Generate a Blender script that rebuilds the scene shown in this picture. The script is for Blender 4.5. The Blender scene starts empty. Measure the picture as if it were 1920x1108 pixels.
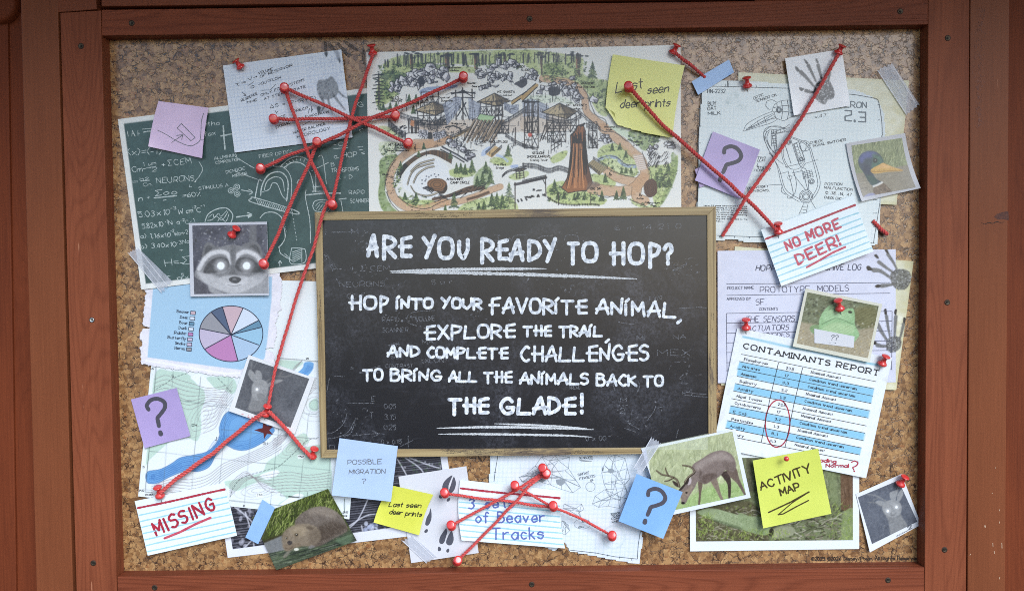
import bpy, bmesh, math, random
import numpy as np
from mathutils import Vector, Matrix

SC = bpy.context.scene
COL = SC.collection
RNG = np.random.default_rng(7)
random.seed(7)

# ------------------------------------------------------------------ camera
PITCH, YAW, ROLL = -0.0360356, 0.00057457, 0.0134094
CAMP = np.array([-0.00859278, -1.13103539, 0.0560776])
FPX = 1420.0                      # focal length in pixels of a 1920-wide frame


def _rot(p, y, r):
    cx, sx, cy, sy, cr, sr = math.cos(p), math.sin(p), math.cos(y), math.sin(y), math.cos(r), math.sin(r)
    rx = np.array([[1, 0, 0], [0, cx, -sx], [0, sx, cx]])
    rz = np.array([[cy, -sy, 0], [sy, cy, 0], [0, 0, 1]])
    ry = np.array([[cr, 0, sr], [0, 1, 0], [-sr, 0, cr]])
    return rz @ rx @ ry


CM = _rot(PITCH, YAW, ROLL)
cam = bpy.data.cameras.new('camera')
camo = bpy.data.objects.new('camera', cam)
COL.objects.link(camo)
cam.sensor_fit = 'HORIZONTAL'
cam.sensor_width = 36.0
cam.lens = 36.0 * FPX / 1920.0
cam.clip_start, cam.clip_end = 0.01, 200.0
m = Matrix.Identity(4)
for i in range(3):
    m[i][0], m[i][1], m[i][2], m[i][3] = CM[i, 0], CM[i, 2], -CM[i, 1], CAMP[i]
camo.matrix_world = m
SC.camera = camo

# ------------------------------------------------------------------ light
SUN_EL, SUN_AZ = math.radians(34), math.radians(24)     # sun in front of the board, high, veiled by cloud
w = bpy.data.worlds.new('World')
SC.world = w
w.use_nodes = True
nt = w.node_tree
nt.nodes.clear()
out = nt.nodes.new('ShaderNodeOutputWorld')
bg = nt.nodes.new('ShaderNodeBackground')
sky = nt.nodes.new('ShaderNodeTexSky')
sky.sky_type = 'NISHITA'
sky.sun_disc = False
sky.sun_elevation = SUN_EL
sky.sun_rotation = math.pi - SUN_AZ
sky.air_density, sky.dust_density, sky.ozone_density = 1.0, 1.0, 3.0
bg.inputs['Strength'].default_value = 0.10
nt.links.new(sky.outputs[0], bg.inputs[0])
nt.links.new(bg.outputs[0], out.inputs[0])
sl = bpy.data.lights.new('sun', 'SUN')
sl.energy = 1.5
sl.angle = math.radians(32)
sl.color = (0.92, 0.97, 1.0)
so = bpy.data.objects.new('sun', sl)
COL.objects.link(so)
sd = Vector((math.sin(SUN_AZ) * math.cos(SUN_EL), -math.cos(SUN_AZ) * math.cos(SUN_EL), math.sin(SUN_EL)))
so.rotation_euler = sd.to_track_quat('Z', 'Y').to_euler()
so.location = sd * 5
vs = SC.view_settings
SC.display_settings.display_device = 'sRGB'
vs.view_transform = 'Standard'
vs.look = 'None'
vs.exposure, vs.gamma = 1.0, 1.0
vs.use_curve_mapping = False
SC.cycles.use_denoising = False
SC.cycles.max_bounces = 6
SC.cycles.filter_width = 1.0

# ------------------------------------------------------------------ geometry helpers
MM = 0.0014                       # heights above the cork are given in units of 1.4 mm
PXM = 0.7965e-3                 # one photo pixel on the board, in metres


def P(px, py, h):
    """world points on the plane h metres in front of the cork, along the sight line of photo pixel px, py"""
    px, py = np.asarray(px, float), np.asarray(py, float)
    h = np.broadcast_to(np.asarray(h, float), px.shape)
    d = np.stack([(px - 960) / FPX, np.ones_like(px), -(py - 554) / FPX], -1) @ CM.T
    t = (-h - CAMP[1]) / d[..., 1]
    return CAMP + d * t[..., None]


def lin(c):
    c = np.asarray(c, float)
    return np.where(c <= 0.04045, c / 12.92, ((c + 0.055) / 1.055) ** 2.4)


def rgb(*c):
    return np.array(c, float) / 255.0


WLOC = {}


def link(name, mesh, mat, parent=None, loc=None):
    o = bpy.data.objects.new(name, mesh)
    COL.objects.link(o)
    if mat is not None:
        mesh.materials.append(mat)
    loc = Vector((0, 0, 0)) if loc is None else Vector(loc)
    WLOC[o.name] = loc
    if parent is not None:
        o.parent = parent
        o.location = loc - WLOC[parent.name]
    else:
        o.location = loc
    return o


def mkobj(name, v, faces, mat, parent=None, smooth=False, base=None):
    v = np.asarray(v, float).reshape(-1, 3)
    c = v.mean(0) if base is None else np.asarray(base, float)
    me = bpy.data.meshes.new(name)
    if isinstance(faces, np.ndarray):
        nf, k = faces.shape
        me.vertices.add(len(v))
        me.vertices.foreach_set('co', (v - c).astype(np.float32).ravel())
        me.loops.add(nf * k)
        me.loops.foreach_set('vertex_index', faces.astype(np.int32).ravel())
        me.polygons.add(nf)
        me.polygons.foreach_set('loop_start', np.arange(0, nf * k, k, dtype=np.int32))
        me.update(calc_edges=True)
    else:
        me.from_pydata([tuple(x) for x in (v - c)], [], faces)
        me.update()
    if smooth:
        me.polygons.foreach_set('use_smooth', np.ones(len(me.polygons), bool))
    return link(name, me, mat, parent, c)


def empty(name, loc):
    o = bpy.data.objects.new(name, None)
    COL.objects.link(o)
    o.location = loc
    o.empty_display_size = 0.02
    WLOC[o.name] = Vector(loc)
    return o


def tag(o, label=None, cat=None, group=None, kind=None):
    for k, x in (('label', label), ('category', cat), ('group', group), ('kind', kind)):
        if x:
            o[k] = x
    return o


# ------------------------------------------------------------------ materials
def nodes(name):
    mt = bpy.data.materials.new(name)
    mt.use_nodes = True
    t = mt.node_tree
    t.nodes.clear()
    o = t.nodes.new('ShaderNodeOutputMaterial')
    b = t.nodes.new('ShaderNodeBsdfPrincipled')
    t.links.new(b.outputs[0], o.inputs[0])

    def N(kind, **kw):
        n = t.nodes.new('ShaderNode' + kind)
        for k, x in kw.items():
            if k.startswith('i_'):
                key = k[2:]
                n.inputs[int(key) if key.isdigit() else key.replace('_', ' ')].default_value = x
            else:
                setattr(n, k, x)
        return n
    return mt, t, N, b, t.links.new


def ramp(N, stops, interp='LINEAR'):
    r = N('ValToRGB')
    e = r.color_ramp.elements
    r.color_ramp.interpolation = interp
    while len(e) < len(stops):
        e.new(0.5)
    for x, (p, c) in zip(e, stops):
        x.position = p
        x.color = (*[float(q) for q in lin(c)], 1) if len(np.shape(c)) else (c, c, c, 1)
    return r


PAPER_ROUGH = 0.26


def paper_material(name='printed_paper', rough=PAPER_ROUGH, spec=0.62, bump=0.05):
    mt, t, N, b, L = nodes(name)
    a = N('Attribute', attribute_name='Col')
    L(a.outputs['Color'], b.inputs['Base Color'])
    b.inputs['Roughness'].default_value = rough
    b.inputs['Specular IOR Level'].default_value = spec
    tc = N('TexCoord')
    n1 = N('TexNoise', i_Scale=900.0, i_Detail=3.0)
    n2 = N('TexNoise', i_Scale=28.0, i_Detail=2.0)
    L(tc.outputs['Object'], n1.inputs['Vector'])
    L(tc.outputs['Object'], n2.inputs['Vector'])
    ad = N('Math', operation='MULTIPLY_ADD')
    L(n2.outputs['Fac'], ad.inputs[0])
    ad.inputs[1].default_value = 3.0
    L(n1.outputs['Fac'], ad.inputs[2])
    bp = N('Bump', i_Strength=bump, i_Distance=0.002)
    L(ad.outputs[0], bp.inputs['Height'])
    L(bp.outputs[0], b.inputs['Normal'])
    return mt


MATS = {}


def ink_mat(name, c, rough=0.4, var=0.0, scale=60.0, c2=None, spec=0.5):
    """ink or marker: a colour, streaked towards a second colour by noise"""
    if name in MATS:
        return MATS[name]
    mt, t, N, b, L = nodes(name)
    b.inputs['Roughness'].default_value = rough
    b.inputs['Specular IOR Level'].default_value = spec
    if c2 is None:
        b.inputs['Base Color'].default_value = (*lin(c), 1)
    else:
        tc = N('TexCoord')
        n1 = N('TexNoise', i_Scale=scale, i_Detail=4.0, i_Roughness=0.6)
        L(tc.outputs['Object'], n1.inputs['Vector'])
        r = ramp(N, [(0.36, c), (0.66, c2)])
        L(n1.outputs['Fac'], r.inputs[0])
        L(r.outputs[0], b.inputs['Base Color'])
    MATS[name] = mt
    return mt


def chalk_mat(name, c, lo, hi, scale=900.0, alpha=1.0, rough=0.7):
    """grainy chalk: a noise threshold leaves gaps where the board shows through"""
    if name in MATS:
        return MATS[name]
    mt, t, N, b, L = nodes(name)
    b.inputs['Roughness'].default_value = rough
    b.inputs['Base Color'].default_value = (*lin(c), 1)
    tc = N('TexCoord')
    n1 = N('TexNoise', i_Scale=scale, i_Detail=3.0, i_Roughness=0.7)
    L(tc.outputs['Object'], n1.inputs['Vector'])
    r = ramp(N, [(lo, 0.0), (hi, float(alpha))])
    L(n1.outputs['Fac'], r.inputs[0])
    L(r.outputs[0], b.inputs['Alpha'])
    MATS[name] = mt
    return mt


PAPER = paper_material()
MATTE = paper_material('matte_paper', 0.3, 0.58, 0.06)
GLOSS = paper_material('glossy_photo_print', 0.26, 0.65, 0.02)


# ------------------------------------------------------------------ curves
def cr(pts, closed=False, n=6):
    """Catmull-Rom through pts"""
    p = np.asarray(pts, float)
    k = len(p)
    if k < 3:
        return p
    o = []
    rng = range(k if closed else k - 1)
    for i in rng:
        if closed:
            a, b, c, d = p[(i - 1) % k], p[i], p[(i + 1) % k], p[(i + 2) % k]
        else:
            a, b, c, d = p[max(i - 1, 0)], p[i], p[i + 1], p[min(i + 2, k - 1)]
        for s in np.arange(n) / n:
            o.append(0.5 * ((2 * b) + (-a + c) * s + (2 * a - 5 * b + 4 * c - d) * s * s + (-a + 3 * b - 3 * c + d) * s ** 3))
    if not closed:
        o.append(p[-1])
    return np.array(o)


def resample(p, step):
    p = np.asarray(p, float)
    if len(p) < 2:
        return p
    o = [p[:1]]
    for a, b in zip(p[:-1], p[1:]):
        d = math.hypot(*(b - a)[:2])
        k = max(1, int(math.ceil(d / step)))
        o.append(a + (b - a) * (np.arange(1, k + 1)[:, None] / k))
    return np.concatenate(o)


class Z:
    """turns positions measured in an enlarged crop into photo pixels"""

    def __init__(s, x, y, k):
        s.x, s.y, s.k = x, y, k

    def __call__(s, txt, *more):
        v = np.array(txt.split() if isinstance(txt, str) else (txt,) + more, float).reshape(-1, 2)
        return np.stack([s.x + v[:, 0] / s.k, s.y + v[:, 1] / s.k], 1)


# ------------------------------------------------------------------ a raster painted by code (becomes vertex colours)
class Canvas:
    def __init__(s, sheet, nu, nv, base):
        s.sh, s.nu, s.nv = sheet, nu, nv
        s.a = np.empty((nv, nu, 3))
        s.a[:] = base
        s.k = sheet.cell                                   # photo px per cell

    def loc(s, pts):
        u, v = s.sh.uv(np.asarray(pts, float).reshape(-1, 2))
        return np.stack([u * (s.nu - 1), v * (s.nv - 1)], 1)

    def _box(s, q, mgn):
        x0, y0 = np.floor(q.min(0) - mgn).astype(int)
        x1, y1 = np.ceil(q.max(0) + mgn).astype(int) + 1
        x0, y0, x1, y1 = max(x0, 0), max(y0, 0), min(x1, s.nu), min(y1, s.nv)
        return (x0, y0, x1, y1) if x1 > x0 and y1 > y0 else None

    def _put(s, b, m, col):
        x0, y0, x1, y1 = b
        r = s.a[y0:y1, x0:x1]
        r += (np.asarray(col) - r) * m[..., None]

    def poly(s, pts, col, alpha=1.0, soft=1.2, tex=None):
        """filled polygon, edge softened over soft px; tex: (amount, size px) mottling"""
        q = s.loc(pts)
        sf = max(soft / s.k, 0.9)
        b = s._box(q, sf)
        if b is None:
            return
        x0, y0, x1, y1 = b
        X, Y = np.meshgrid(np.arange(x0, x1, dtype=float), np.arange(y0, y1, dtype=float))
        ins = np.zeros(X.shape, bool)
        d2 = np.full(X.shape, 1e18)
        k = len(q)
        for i in range(k):
            ax, ay = q[i]
            bx, by = q[(i + 1) % k]
            dx, dy = bx - ax, by - ay
            ll = dx * dx + dy * dy
            if ll < 1e-12:
                continue
            t = np.clip(((X - ax) * dx + (Y - ay) * dy) / ll, 0, 1)
            np.minimum(d2, (X - ax - t * dx) ** 2 + (Y - ay - t * dy) ** 2, out=d2)
            if ay != by:
                c = ((ay > Y) != (by > Y)) & (X < (Y - ay) * dx / (by - ay) + ax)
                ins ^= c
        d = np.sqrt(d2) * np.where(ins, 1, -1)
        m = np.clip(0.5 + d / sf, 0, 1)
        m = m * m * (3 - 2 * m) * alpha
        if tex:
            m = m * np.clip(1 - tex[0] + tex[0] * 2 * s.noise(tex[1])[y0:y1, x0:x1], 0, 1)
        s._put(b, m, col)

    def line(s, pts, w, col, alpha=1.0, soft=1.0, taper=0.0):
        q = s.loc(pts)
        w = max(w / s.k, 0.55)
        sf = max(soft / s.k, 0.8)
        b = s._box(q, w / 2 + sf)
        if b is None:
            return
        x0, y0, x1, y1 = b
        M = np.zeros((y1 - y0, x1 - x0))
        n = len(q) - 1
        for i in range(n):
            ax, ay = q[i]
            bx, by = q[i + 1]
            wi = w * (1 - taper * (i + 0.5) / n)
            g = wi / 2 + sf
            u0, v0 = max(int(min(ax, bx) - g), x0), max(int(min(ay, by) - g), y0)
            u1, v1 = min(int(max(ax, bx) + g) + 2, x1), min(int(max(ay, by) + g) + 2, y1)
            if u1 <= u0 or v1 <= v0:
                continue
            X = np.arange(u0, u1)[None, :]
            Y = np.arange(v0, v1)[:, None]
            dx, dy = bx - ax, by - ay
            ll = dx * dx + dy * dy + 1e-9
            t = np.clip(((X - ax) * dx + (Y - ay) * dy) / ll, 0, 1)
            d = np.sqrt((X - ax - t * dx) ** 2 + (Y - ay - t * dy) ** 2)
            mm = np.clip((wi / 2 - d) / sf + 0.5, 0, 1)
            r = M[v0 - y0:v1 - y0, u0 - x0:u1 - x0]
            np.maximum(r, mm, out=r)
        s._put(b, M * alpha, col)

    def ell(s, c, rx, ry, col, alpha=1.0, soft=1.2, rot=0.0):
        t = np.linspace(0, 2 * math.pi, 28)[:-1]
        cc, ss = math.cos(rot), math.sin(rot)
        x, y = rx * np.cos(t), ry * np.sin(t)
        s.poly(np.stack([c[0] + x * cc - y * ss, c[1] + x * ss + y * cc], 1), col, alpha, soft)

    def noise(s, size, seed=None):
        """smooth noise 0..1, feature size in px"""
        r = np.random.default_rng(seed if seed is not None else RNG.integers(1e9))
        k = max(size / s.k, 1.0)
        gx, gy = int(s.nu / k) + 3, int(s.nv / k) + 3
        g = r.random((gy, gx))
        x, y = np.arange(s.nu) / k, np.arange(s.nv) / k
        xi, yi = x.astype(int), y.astype(int)
        fx, fy = x - xi, y - yi
        fx, fy = fx * fx * (3 - 2 * fx), (fy * fy * (3 - 2 * fy))[:, None]
        a, b = g[np.ix_(yi, xi)], g[np.ix_(yi, xi + 1)]
        c, d = g[np.ix_(yi + 1, xi)], g[np.ix_(yi + 1, xi + 1)]
        return (a * (1 - fx) + b * fx) * (1 - fy) + (c * (1 - fx) + d * fx) * fy

    def mottle(s, size, amp, tint=(1, 1, 1)):
        s.a += ((s.noise(size) - 0.5) * 2 * amp)[..., None] * np.asarray(tint)

    def grid(s, n_u, n_v, w, col, alpha):
        for i in range(1, n_u):
            s.line(s.sh.at([i / n_u, i / n_u], [0, 1]), w, col, alpha)
        for j in range(1, n_v):
            s.line(s.sh.at([0, 1], [j / n_v, j / n_v]), w, col, alpha)


# ------------------------------------------------------------------ sheets of paper
class Sheet:
    def __init__(s, corners, h, step=3.0, lift=(0, 0, 0, 0), bow=0.0, over=None, off=0.12, bend=0.0):
        """corners TL TR BR BL in photo px; h, lift, bow in mm; over: the sheet this one is printed on; bend: px the side edges bulge"""
        s.q = np.asarray(corners, float)
        s.h0, s.lift, s.bow, s.over, s.off, s.bend = h, lift, bow, over, off, bend
        a = max(math.hypot(*(s.q[1] - s.q[0])), math.hypot(*(s.q[2] - s.q[3])))
        b = max(math.hypot(*(s.q[3] - s.q[0])), math.hypot(*(s.q[2] - s.q[1])))
        s.nu, s.nv = int(a / step) + 2, int(b / step) + 2
        s.cell = a / (s.nu - 1)
        s.mask = None
        s.size = (a, b)

    def at(s, u, v):
        u, v = np.asarray(u, float)[..., None], np.asarray(v, float)[..., None]
        q = s.q
        p = (q[0] * (1 - u) + q[1] * u) * (1 - v) + (q[3] * (1 - u) + q[2] * u) * v
        if s.bend:
            ax = (q[1] - q[0]) / (np.linalg.norm(q[1] - q[0]) + 1e-9)
            p = p + ax * (s.bend * 4 * v * (1 - v))
        return p

    def uv(s, p):
        p = np.asarray(p, float).reshape(-1, 2)
        u, v = np.full(len(p), 0.5), np.full(len(p), 0.5)
        for _ in range(7):
            f = s.at(u, v) - p
            e = 1e-4
            fu = (s.at(u + e, v) - s.at(u - e, v)) / (2 * e)
            fv = (s.at(u, v + e) - s.at(u, v - e)) / (2 * e)
            det = fu[:, 0] * fv[:, 1] - fu[:, 1] * fv[:, 0]
            u = u - (f[:, 0] * fv[:, 1] - f[:, 1] * fv[:, 0]) / det
            v = v - (fu[:, 0] * f[:, 1] - fu[:, 1] * f[:, 0]) / det
            u, v = np.clip(u, -3, 4), np.clip(v, -3, 4)
        return u, v

    def h(s, p):
        """height in metres at photo pixels p"""
        if s.over is not None:
            return s.over.h(p) + s.off * MM
        u, v = s.uv(p)
        u, v = np.clip(u, 0, 1), np.clip(v, 0, 1)
        a, b, c, d = s.lift
        z = s.h0 + a * ((1 - u) * (1 - v)) ** 3 + b * (u * (1 - v)) ** 3 + c * (u * v) ** 3 + d * ((1 - u) * v) ** 3
        z = z + s.bow * 4 * v * (1 - v)
        return z * MM

    def canvas(s, base):
        s.c = Canvas(s, s.nu, s.nv, base)
        return s.c

    def build(s, name, mat=None, parent=None, thick=0.22, edge=None):
        U, V = np.meshgrid(np.linspace(0, 1, s.nu), np.linspace(0, 1, s.nv))
        p = s.at(U.ravel(), V.ravel())
        h = s.h(p)
        v = P(p[:, 0], p[:, 1], h)
        i = np.arange(s.nu * s.nv).reshape(s.nv, s.nu)
        f = np.stack([i[1:, :-1], i[1:, 1:], i[:-1, 1:], i[:-1, :-1]], -1).reshape(-1, 4)
        if s.mask is not None:
            f = f[s.mask(p[f].mean(1))]
        # skirt: the cut edge of the paper
        e = np.concatenate([f[:, [0, 1]], f[:, [1, 2]], f[:, [2, 3]], f[:, [3, 0]]])
        key = np.sort(e, 1)
        _, inv, cnt = np.unique(key[:, 0] * (s.nu * s.nv) + key[:, 1], return_inverse=True, return_counts=True)
        be = e[cnt[inv] == 1]
        bv = np.unique(be)
        mp = np.zeros(len(v), int)
        mp[bv] = len(v) + np.arange(len(bv))
        nbv = len(bv)
        dn = v[bv] + np.array([0, thick * MM, 0])
        f = np.concatenate([f, np.stack([mp[be[:, 1]], mp[be[:, 0]], mp[be[:, 0]] + nbv, mp[be[:, 1]] + nbv], 1)])
        vv = np.concatenate([v, v[bv], dn])
        used = np.unique(f)
        re = np.zeros(len(vv), int)
        re[used] = np.arange(len(used))
        o = mkobj(name, vv[used], re[f], mat or PAPER, parent, smooth=True)
        col = np.ones((len(vv), 4), np.float32)
        cs = np.clip(s.c.a.reshape(-1, 3), 0.0, 1)
        col[:len(v), :3] = lin(cs)
        col[len(v):, :3] = np.tile(lin(cs[bv]) * 0.9, (2, 1))
        at = o.data.color_attributes.new('Col', 'FLOAT_COLOR', 'POINT')
        at.data.foreach_set('color', col[used].ravel())
        s.o = o
        return o


# ------------------------------------------------------------------ ink strokes lying on a surface
def ribbons(name, surf, strokes, width, mat, parent, off=0.10, rough=0.0, taper=0.0, seed=3, step=3.0, caps=True):
    """strokes: polylines in photo px -> one mesh of flat strokes lying just above surf (a Sheet or a height in mm)"""
    r = np.random.default_rng(seed)
    VX, H, F = [], [], []
    nb = 0
    runs = []
    for p in strokes:
        p, wd = p if isinstance(p, tuple) else (p, width)
        p = np.asarray(p, float)
        p = p[np.concatenate([[True], np.hypot(*np.diff(p, axis=0).T) > 1e-6])]
        if len(p) < 2:
            continue
        d = np.diff(p, axis=0)
        d /= np.hypot(d[:, 0], d[:, 1])[:, None]
        cut = [0] + [i + 1 for i in range(len(d) - 1) if d[i] @ d[i + 1] < 0.55] + [len(p) - 1]   # lift the pen at sharp corners
        for a, b in zip(cut[:-1], cut[1:]):
            runs.append((p[a:b + 1], wd))
    for si, (p, wd) in enumerate(runs):
        p = resample(p, step)
        shut = len(p) > 6 and math.hypot(*(p[0] - p[-1])) < 1e-4
        keep = np.concatenate([[True], np.hypot(*np.diff(p, axis=0).T) > 1e-6])
        p = p[keep]
        if len(p) < 2:
            continue
        d = np.diff(p, axis=0)
        d /= np.hypot(d[:, 0], d[:, 1])[:, None]
        tn = np.concatenate([d[:1], d[:-1] + d[1:], d[-1:]])
        if shut:
            tn[0] = tn[-1] = d[0] + d[-1]
        ln = np.hypot(tn[:, 0], tn[:, 1])
        tn = np.where(ln[:, None] > 0.35, tn / np.maximum(ln, 1e-6)[:, None], np.concatenate([d[:1], d]))
        nm = np.stack([-tn[:, 1], tn[:, 0]], 1)
        k = np.ones(len(p))
        if rough:
            k += rough * (r.random(len(p)) - 0.5)
        if taper:
            s_ = np.linspace(0, 1, len(p))
            k *= 1 - taper * np.abs(2 * s_ - 1) ** 3
        hw = (wd / 2 * k)[:, None]
        a, b = p + nm * hw, p - nm * hw
        n = len(p)
        q = np.empty((2 * n, 2))
        q[0::2], q[1::2] = a, b
        idx = nb + np.arange(0, 2 * n - 2, 2)
        F += [(int(j), int(j + 1), int(j + 3), int(j + 2)) for j in idx]
        cap = []
        if shut and rough:
            k[-1] = k[0]
        if caps and not shut:
            for e, (pt, t, nn, hwi) in enumerate(((p[0], -tn[0], nm[0], hw[0, 0]), (p[-1], tn[-1], nm[-1], hw[-1, 0]))):
                c1 = [pt + nn * hwi * 0.72 + t * hwi * 0.68, pt + t * hwi * 0.95, pt - nn * hwi * 0.72 + t * hwi * 0.68]
                b0 = nb + 2 * n + len(cap)
                l, rr = (nb, nb + 1) if e == 0 else (nb + 2 * n - 2, nb + 2 * n - 1)
                F.append((l, b0, b0 + 1, b0 + 2, rr) if e else (rr, b0 + 2, b0 + 1, b0, l))
                cap += c1
        if cap:
            q = np.concatenate([q, np.array(cap)])
        VX.append(q)
        H.append(np.full(len(q), off + 0.010 * (si % 17)))
        nb += len(q)
    if not VX:
        return None
    q = np.concatenate(VX)
    hh = np.concatenate(H) * MM
    hs = surf.h(q) if isinstance(surf, Sheet) else surf * MM
    return mkobj(name, P(q[:, 0], q[:, 1], hs + hh), F, mat, parent)


def flat_poly(name, surf, polys, mat, parent, off=0.08):
    """filled flat shapes in photo px"""
    V, F, n = [], [], 0
    for i, p in enumerate(polys):
        p = np.asarray(p, float)
        hs = surf.h(p) if isinstance(surf, Sheet) else np.full(len(p), surf * MM)
        V.append(P(p[:, 0], p[:, 1], hs + (off + 0.01 * (i % 6)) * MM))
        F.append(tuple(range(n, n + len(p))))
        n += len(p)
    return mkobj(name, np.concatenate(V), F, mat, parent)


# ------------------------------------------------------------------ a hand-drawn stroke alphabet (x, y as hex digits; baseline 4, cap height e)
GL = {
    'A': '044e84 1878', 'B': '0e04 ~0e3e6c3a0a ~0a4a775404', 'C': '~7c5e2d09255476', 'D': '0e04 ~0e4d794504', 'E': '7e0e0474 0959',
    'F': '7e0e04 0959', 'G': '~7c5e2d09255476 767949', 'H': '0e04 7e74 0979', 'I': '0e04', 'J': '~5e573404 06', 'K': '0e04 6e08 2a74',
    'L': '0e0464', 'M': '040e478e84', 'N': '040e747e', 'O': '~4e1d09154475897d4e', 'P': '040e ~0e5e7b5808', 'Q': '~4e1d09154475897d4e 5783',
    'R': '040e ~0e5e7b5808 3874', 'S': '~6d3e0c1a59663405', 'T': '0e8e 4e44', 'U': '~0e072454777e', 'V': '0e448e', 'W': '0e245b84ae',
    'X': '0e74 7e04', 'Y': '0e498e 4944', 'Z': '7e0474 0e7e', '0': '~3e0b0734676b3e', '1': '1c3e34', '2': '~0c2e5e6b04 0464',
    '3': '~0d3e6c3a ~3a67442405', '4': '5e0767 5e54', '5': '6e0e0a ~0a4b674405', '6': '~5e1a0634664917', '7': '0e6e24',
    '8': '~3e0c3a6634063a6c3e', '9': '~6b390b3e6b6654', 'a': '~693a07244467 6a64', 'b': '0e04 ~083a673405', 'c': '~592a072455',
    'd': '6e64 ~693a07244466', 'e': '0767 ~675a2a072465', 'f': '~5d3e2c24 0a4a', 'g': '~693a07244466 ~6a623001', 'h': '0e04 ~083a5a6864',
    'i': '0a04 0c0d', 'j': '~3a310001 3c3d', 'k': '0e04 4a07 1854', 'l': '0e04', 'm': '0a04 ~083a4944 ~487a8984', 'n': '0a04 ~084a6864',
    'o': '~3a0734673a', 'p': '0a00 ~083a673405', 'q': '6a60 ~693a07244466', 'r': '0a04 ~083a5a', 's': '~592a08573405', 't': '2d2534 0a4a',
    'u': '~0a062456 6a64', 'v': '0a346a', 'w': '0a2449648a', 'x': '0a64 6a04', 'y': '0a35 6a20', 'z': '0a6a0464', '.': '0405', ',': '1502',
    '!': '0e08 0405', '?': '~0c2e5e6b3937 3435', ':': '0506 090a', '-': '0848', '+': '0868 3b35', '=': '0767 0a6a', '(': '~3e0a0833',
    ')': '~0e3a3803', '/': '046e', '|': '0f03', "'": '0e0c', '^': '7e0e49047 4'.replace(' ', ''), '>': '0878 5a7856', '<': '7808 2a0826',
    '#': '044e8404', '~': '0a6a ~3a3454', '*': '~3a0734673a 3a7a', '_': '0383', '@': '~6a3b18265587 8a4d1c0925438 4'.replace(' ', ''),
    'í': '0b04 0d2f', '%': '046e 0d1d 5565', '&': '~642c3e4c0705357 8'.replace(' ', '')[:20], '{': '~4e1d09154475897d4e ~5b3a3856',
}


def glyph(ch):
    """strokes with y 0 at the baseline and 1 at cap height; width"""
    if ch == ' ':
        return [], 0.38
    o, wd = [], 0.0
    for st in GL.get(ch, '0464').split():
        sm = st[0] == '~'
        st = st[1:] if sm else st
        p = np.array([[int(st[i], 16), int(st[i + 1], 16) - 4] for i in range(0, len(st) - 1, 2)], float) / 10.0
        wd = max(wd, p[:, 0].max())
        if sm and len(p) > 2:
            cl = np.allclose(p[0], p[-1])
            p = np.concatenate([cr(p[:-1], True, 4), p[:1]]) if cl else cr(p, False, 4)
        o.append(p)
    return o, wd


def text(s, p0, p1=None, cap=10.0, gap=0.22, slant=0.0, jit=0.4, up=None, cap1=None, seed=1, serif=False, mono=0.0):
    """strokes for a line of writing whose baseline runs from p0 to p1 (photo px); cap: capital height in px"""
    r = np.random.default_rng(seed)
    jit = 0.0 if serif else jit * min(1.0, cap / 13.0)
    p0 = np.asarray(p0, float)
    cells, x = [], 0.0
    for ch in s:
        g, wd = glyph(ch)
        if mono:
            x += max(0, (mono - wd) / 2)
        cells.append((g, x, wd))
        x += wd + (max(0, (mono - wd) / 2) if mono else 0) + gap
    tot = max(x - gap, 0.12)
    if p1 is None:
        p1 = p0 + np.array([tot * cap, 0.0])
    p1 = np.asarray(p1, float)
    dx = p1 - p0
    L = math.hypot(*dx)
    ax = dx / L
    upv = np.array([ax[1], -ax[0]]) if up is None else np.asarray(up, float) / math.hypot(*up)
    kx = L / tot
    o = []
    for g, gx, wd in cells:
        jx, jy, js, ja = (r.random(4) - 0.5) * jit
        for p in g:
            if jit and len(p):
                p = np.stack([p[:, 0] * (1 + js * 0.3) + p[:, 1] * ja * 0.45, p[:, 1] + (p[:, 0] - 0.35) * ja * 0.5], 1)
                p = p + r.normal(0, 0.035 * jit, p.shape)
            f = (gx + p[:, 0]) / tot
            cp = cap + ((cap1 - cap) * f if cap1 is not None else 0)
            xx = gx + p[:, 0] + slant * p[:, 1] * cap / kx + jx * 0.15
            yy = (p[:, 1] * (1 + js * 0.25) + jy * 0.2)
            q = p0 + ax * (xx * kx)[:, None] + upv * (yy * cp)[:, None]
            o.append(q)
            if serif:
                for e, nx in ((0, 1), (-1, -2)):
                    t = p[e] - p[nx]
                    if abs(t[1]) > 1.2 * abs(t[0]) and len(p) < 6 or (abs(t[1]) > 2.0 * abs(t[0]) and (p[e][1] in (0.0, 1.0))):
                        if min(abs(p[e][1]), abs(p[e][1] - 1), abs(p[e][1] - 0.6), abs(p[e][1] + 0.4)) < 0.02:
                            o.append(np.stack([q[e] - ax * 0.23 * cap, q[e] + ax * 0.23 * cap]))
    return o


def cursive(s, lines, cap, **kw):
    return sum((text(t, a, b, cap, **kw) for t, a, b in lines), [])


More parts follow.
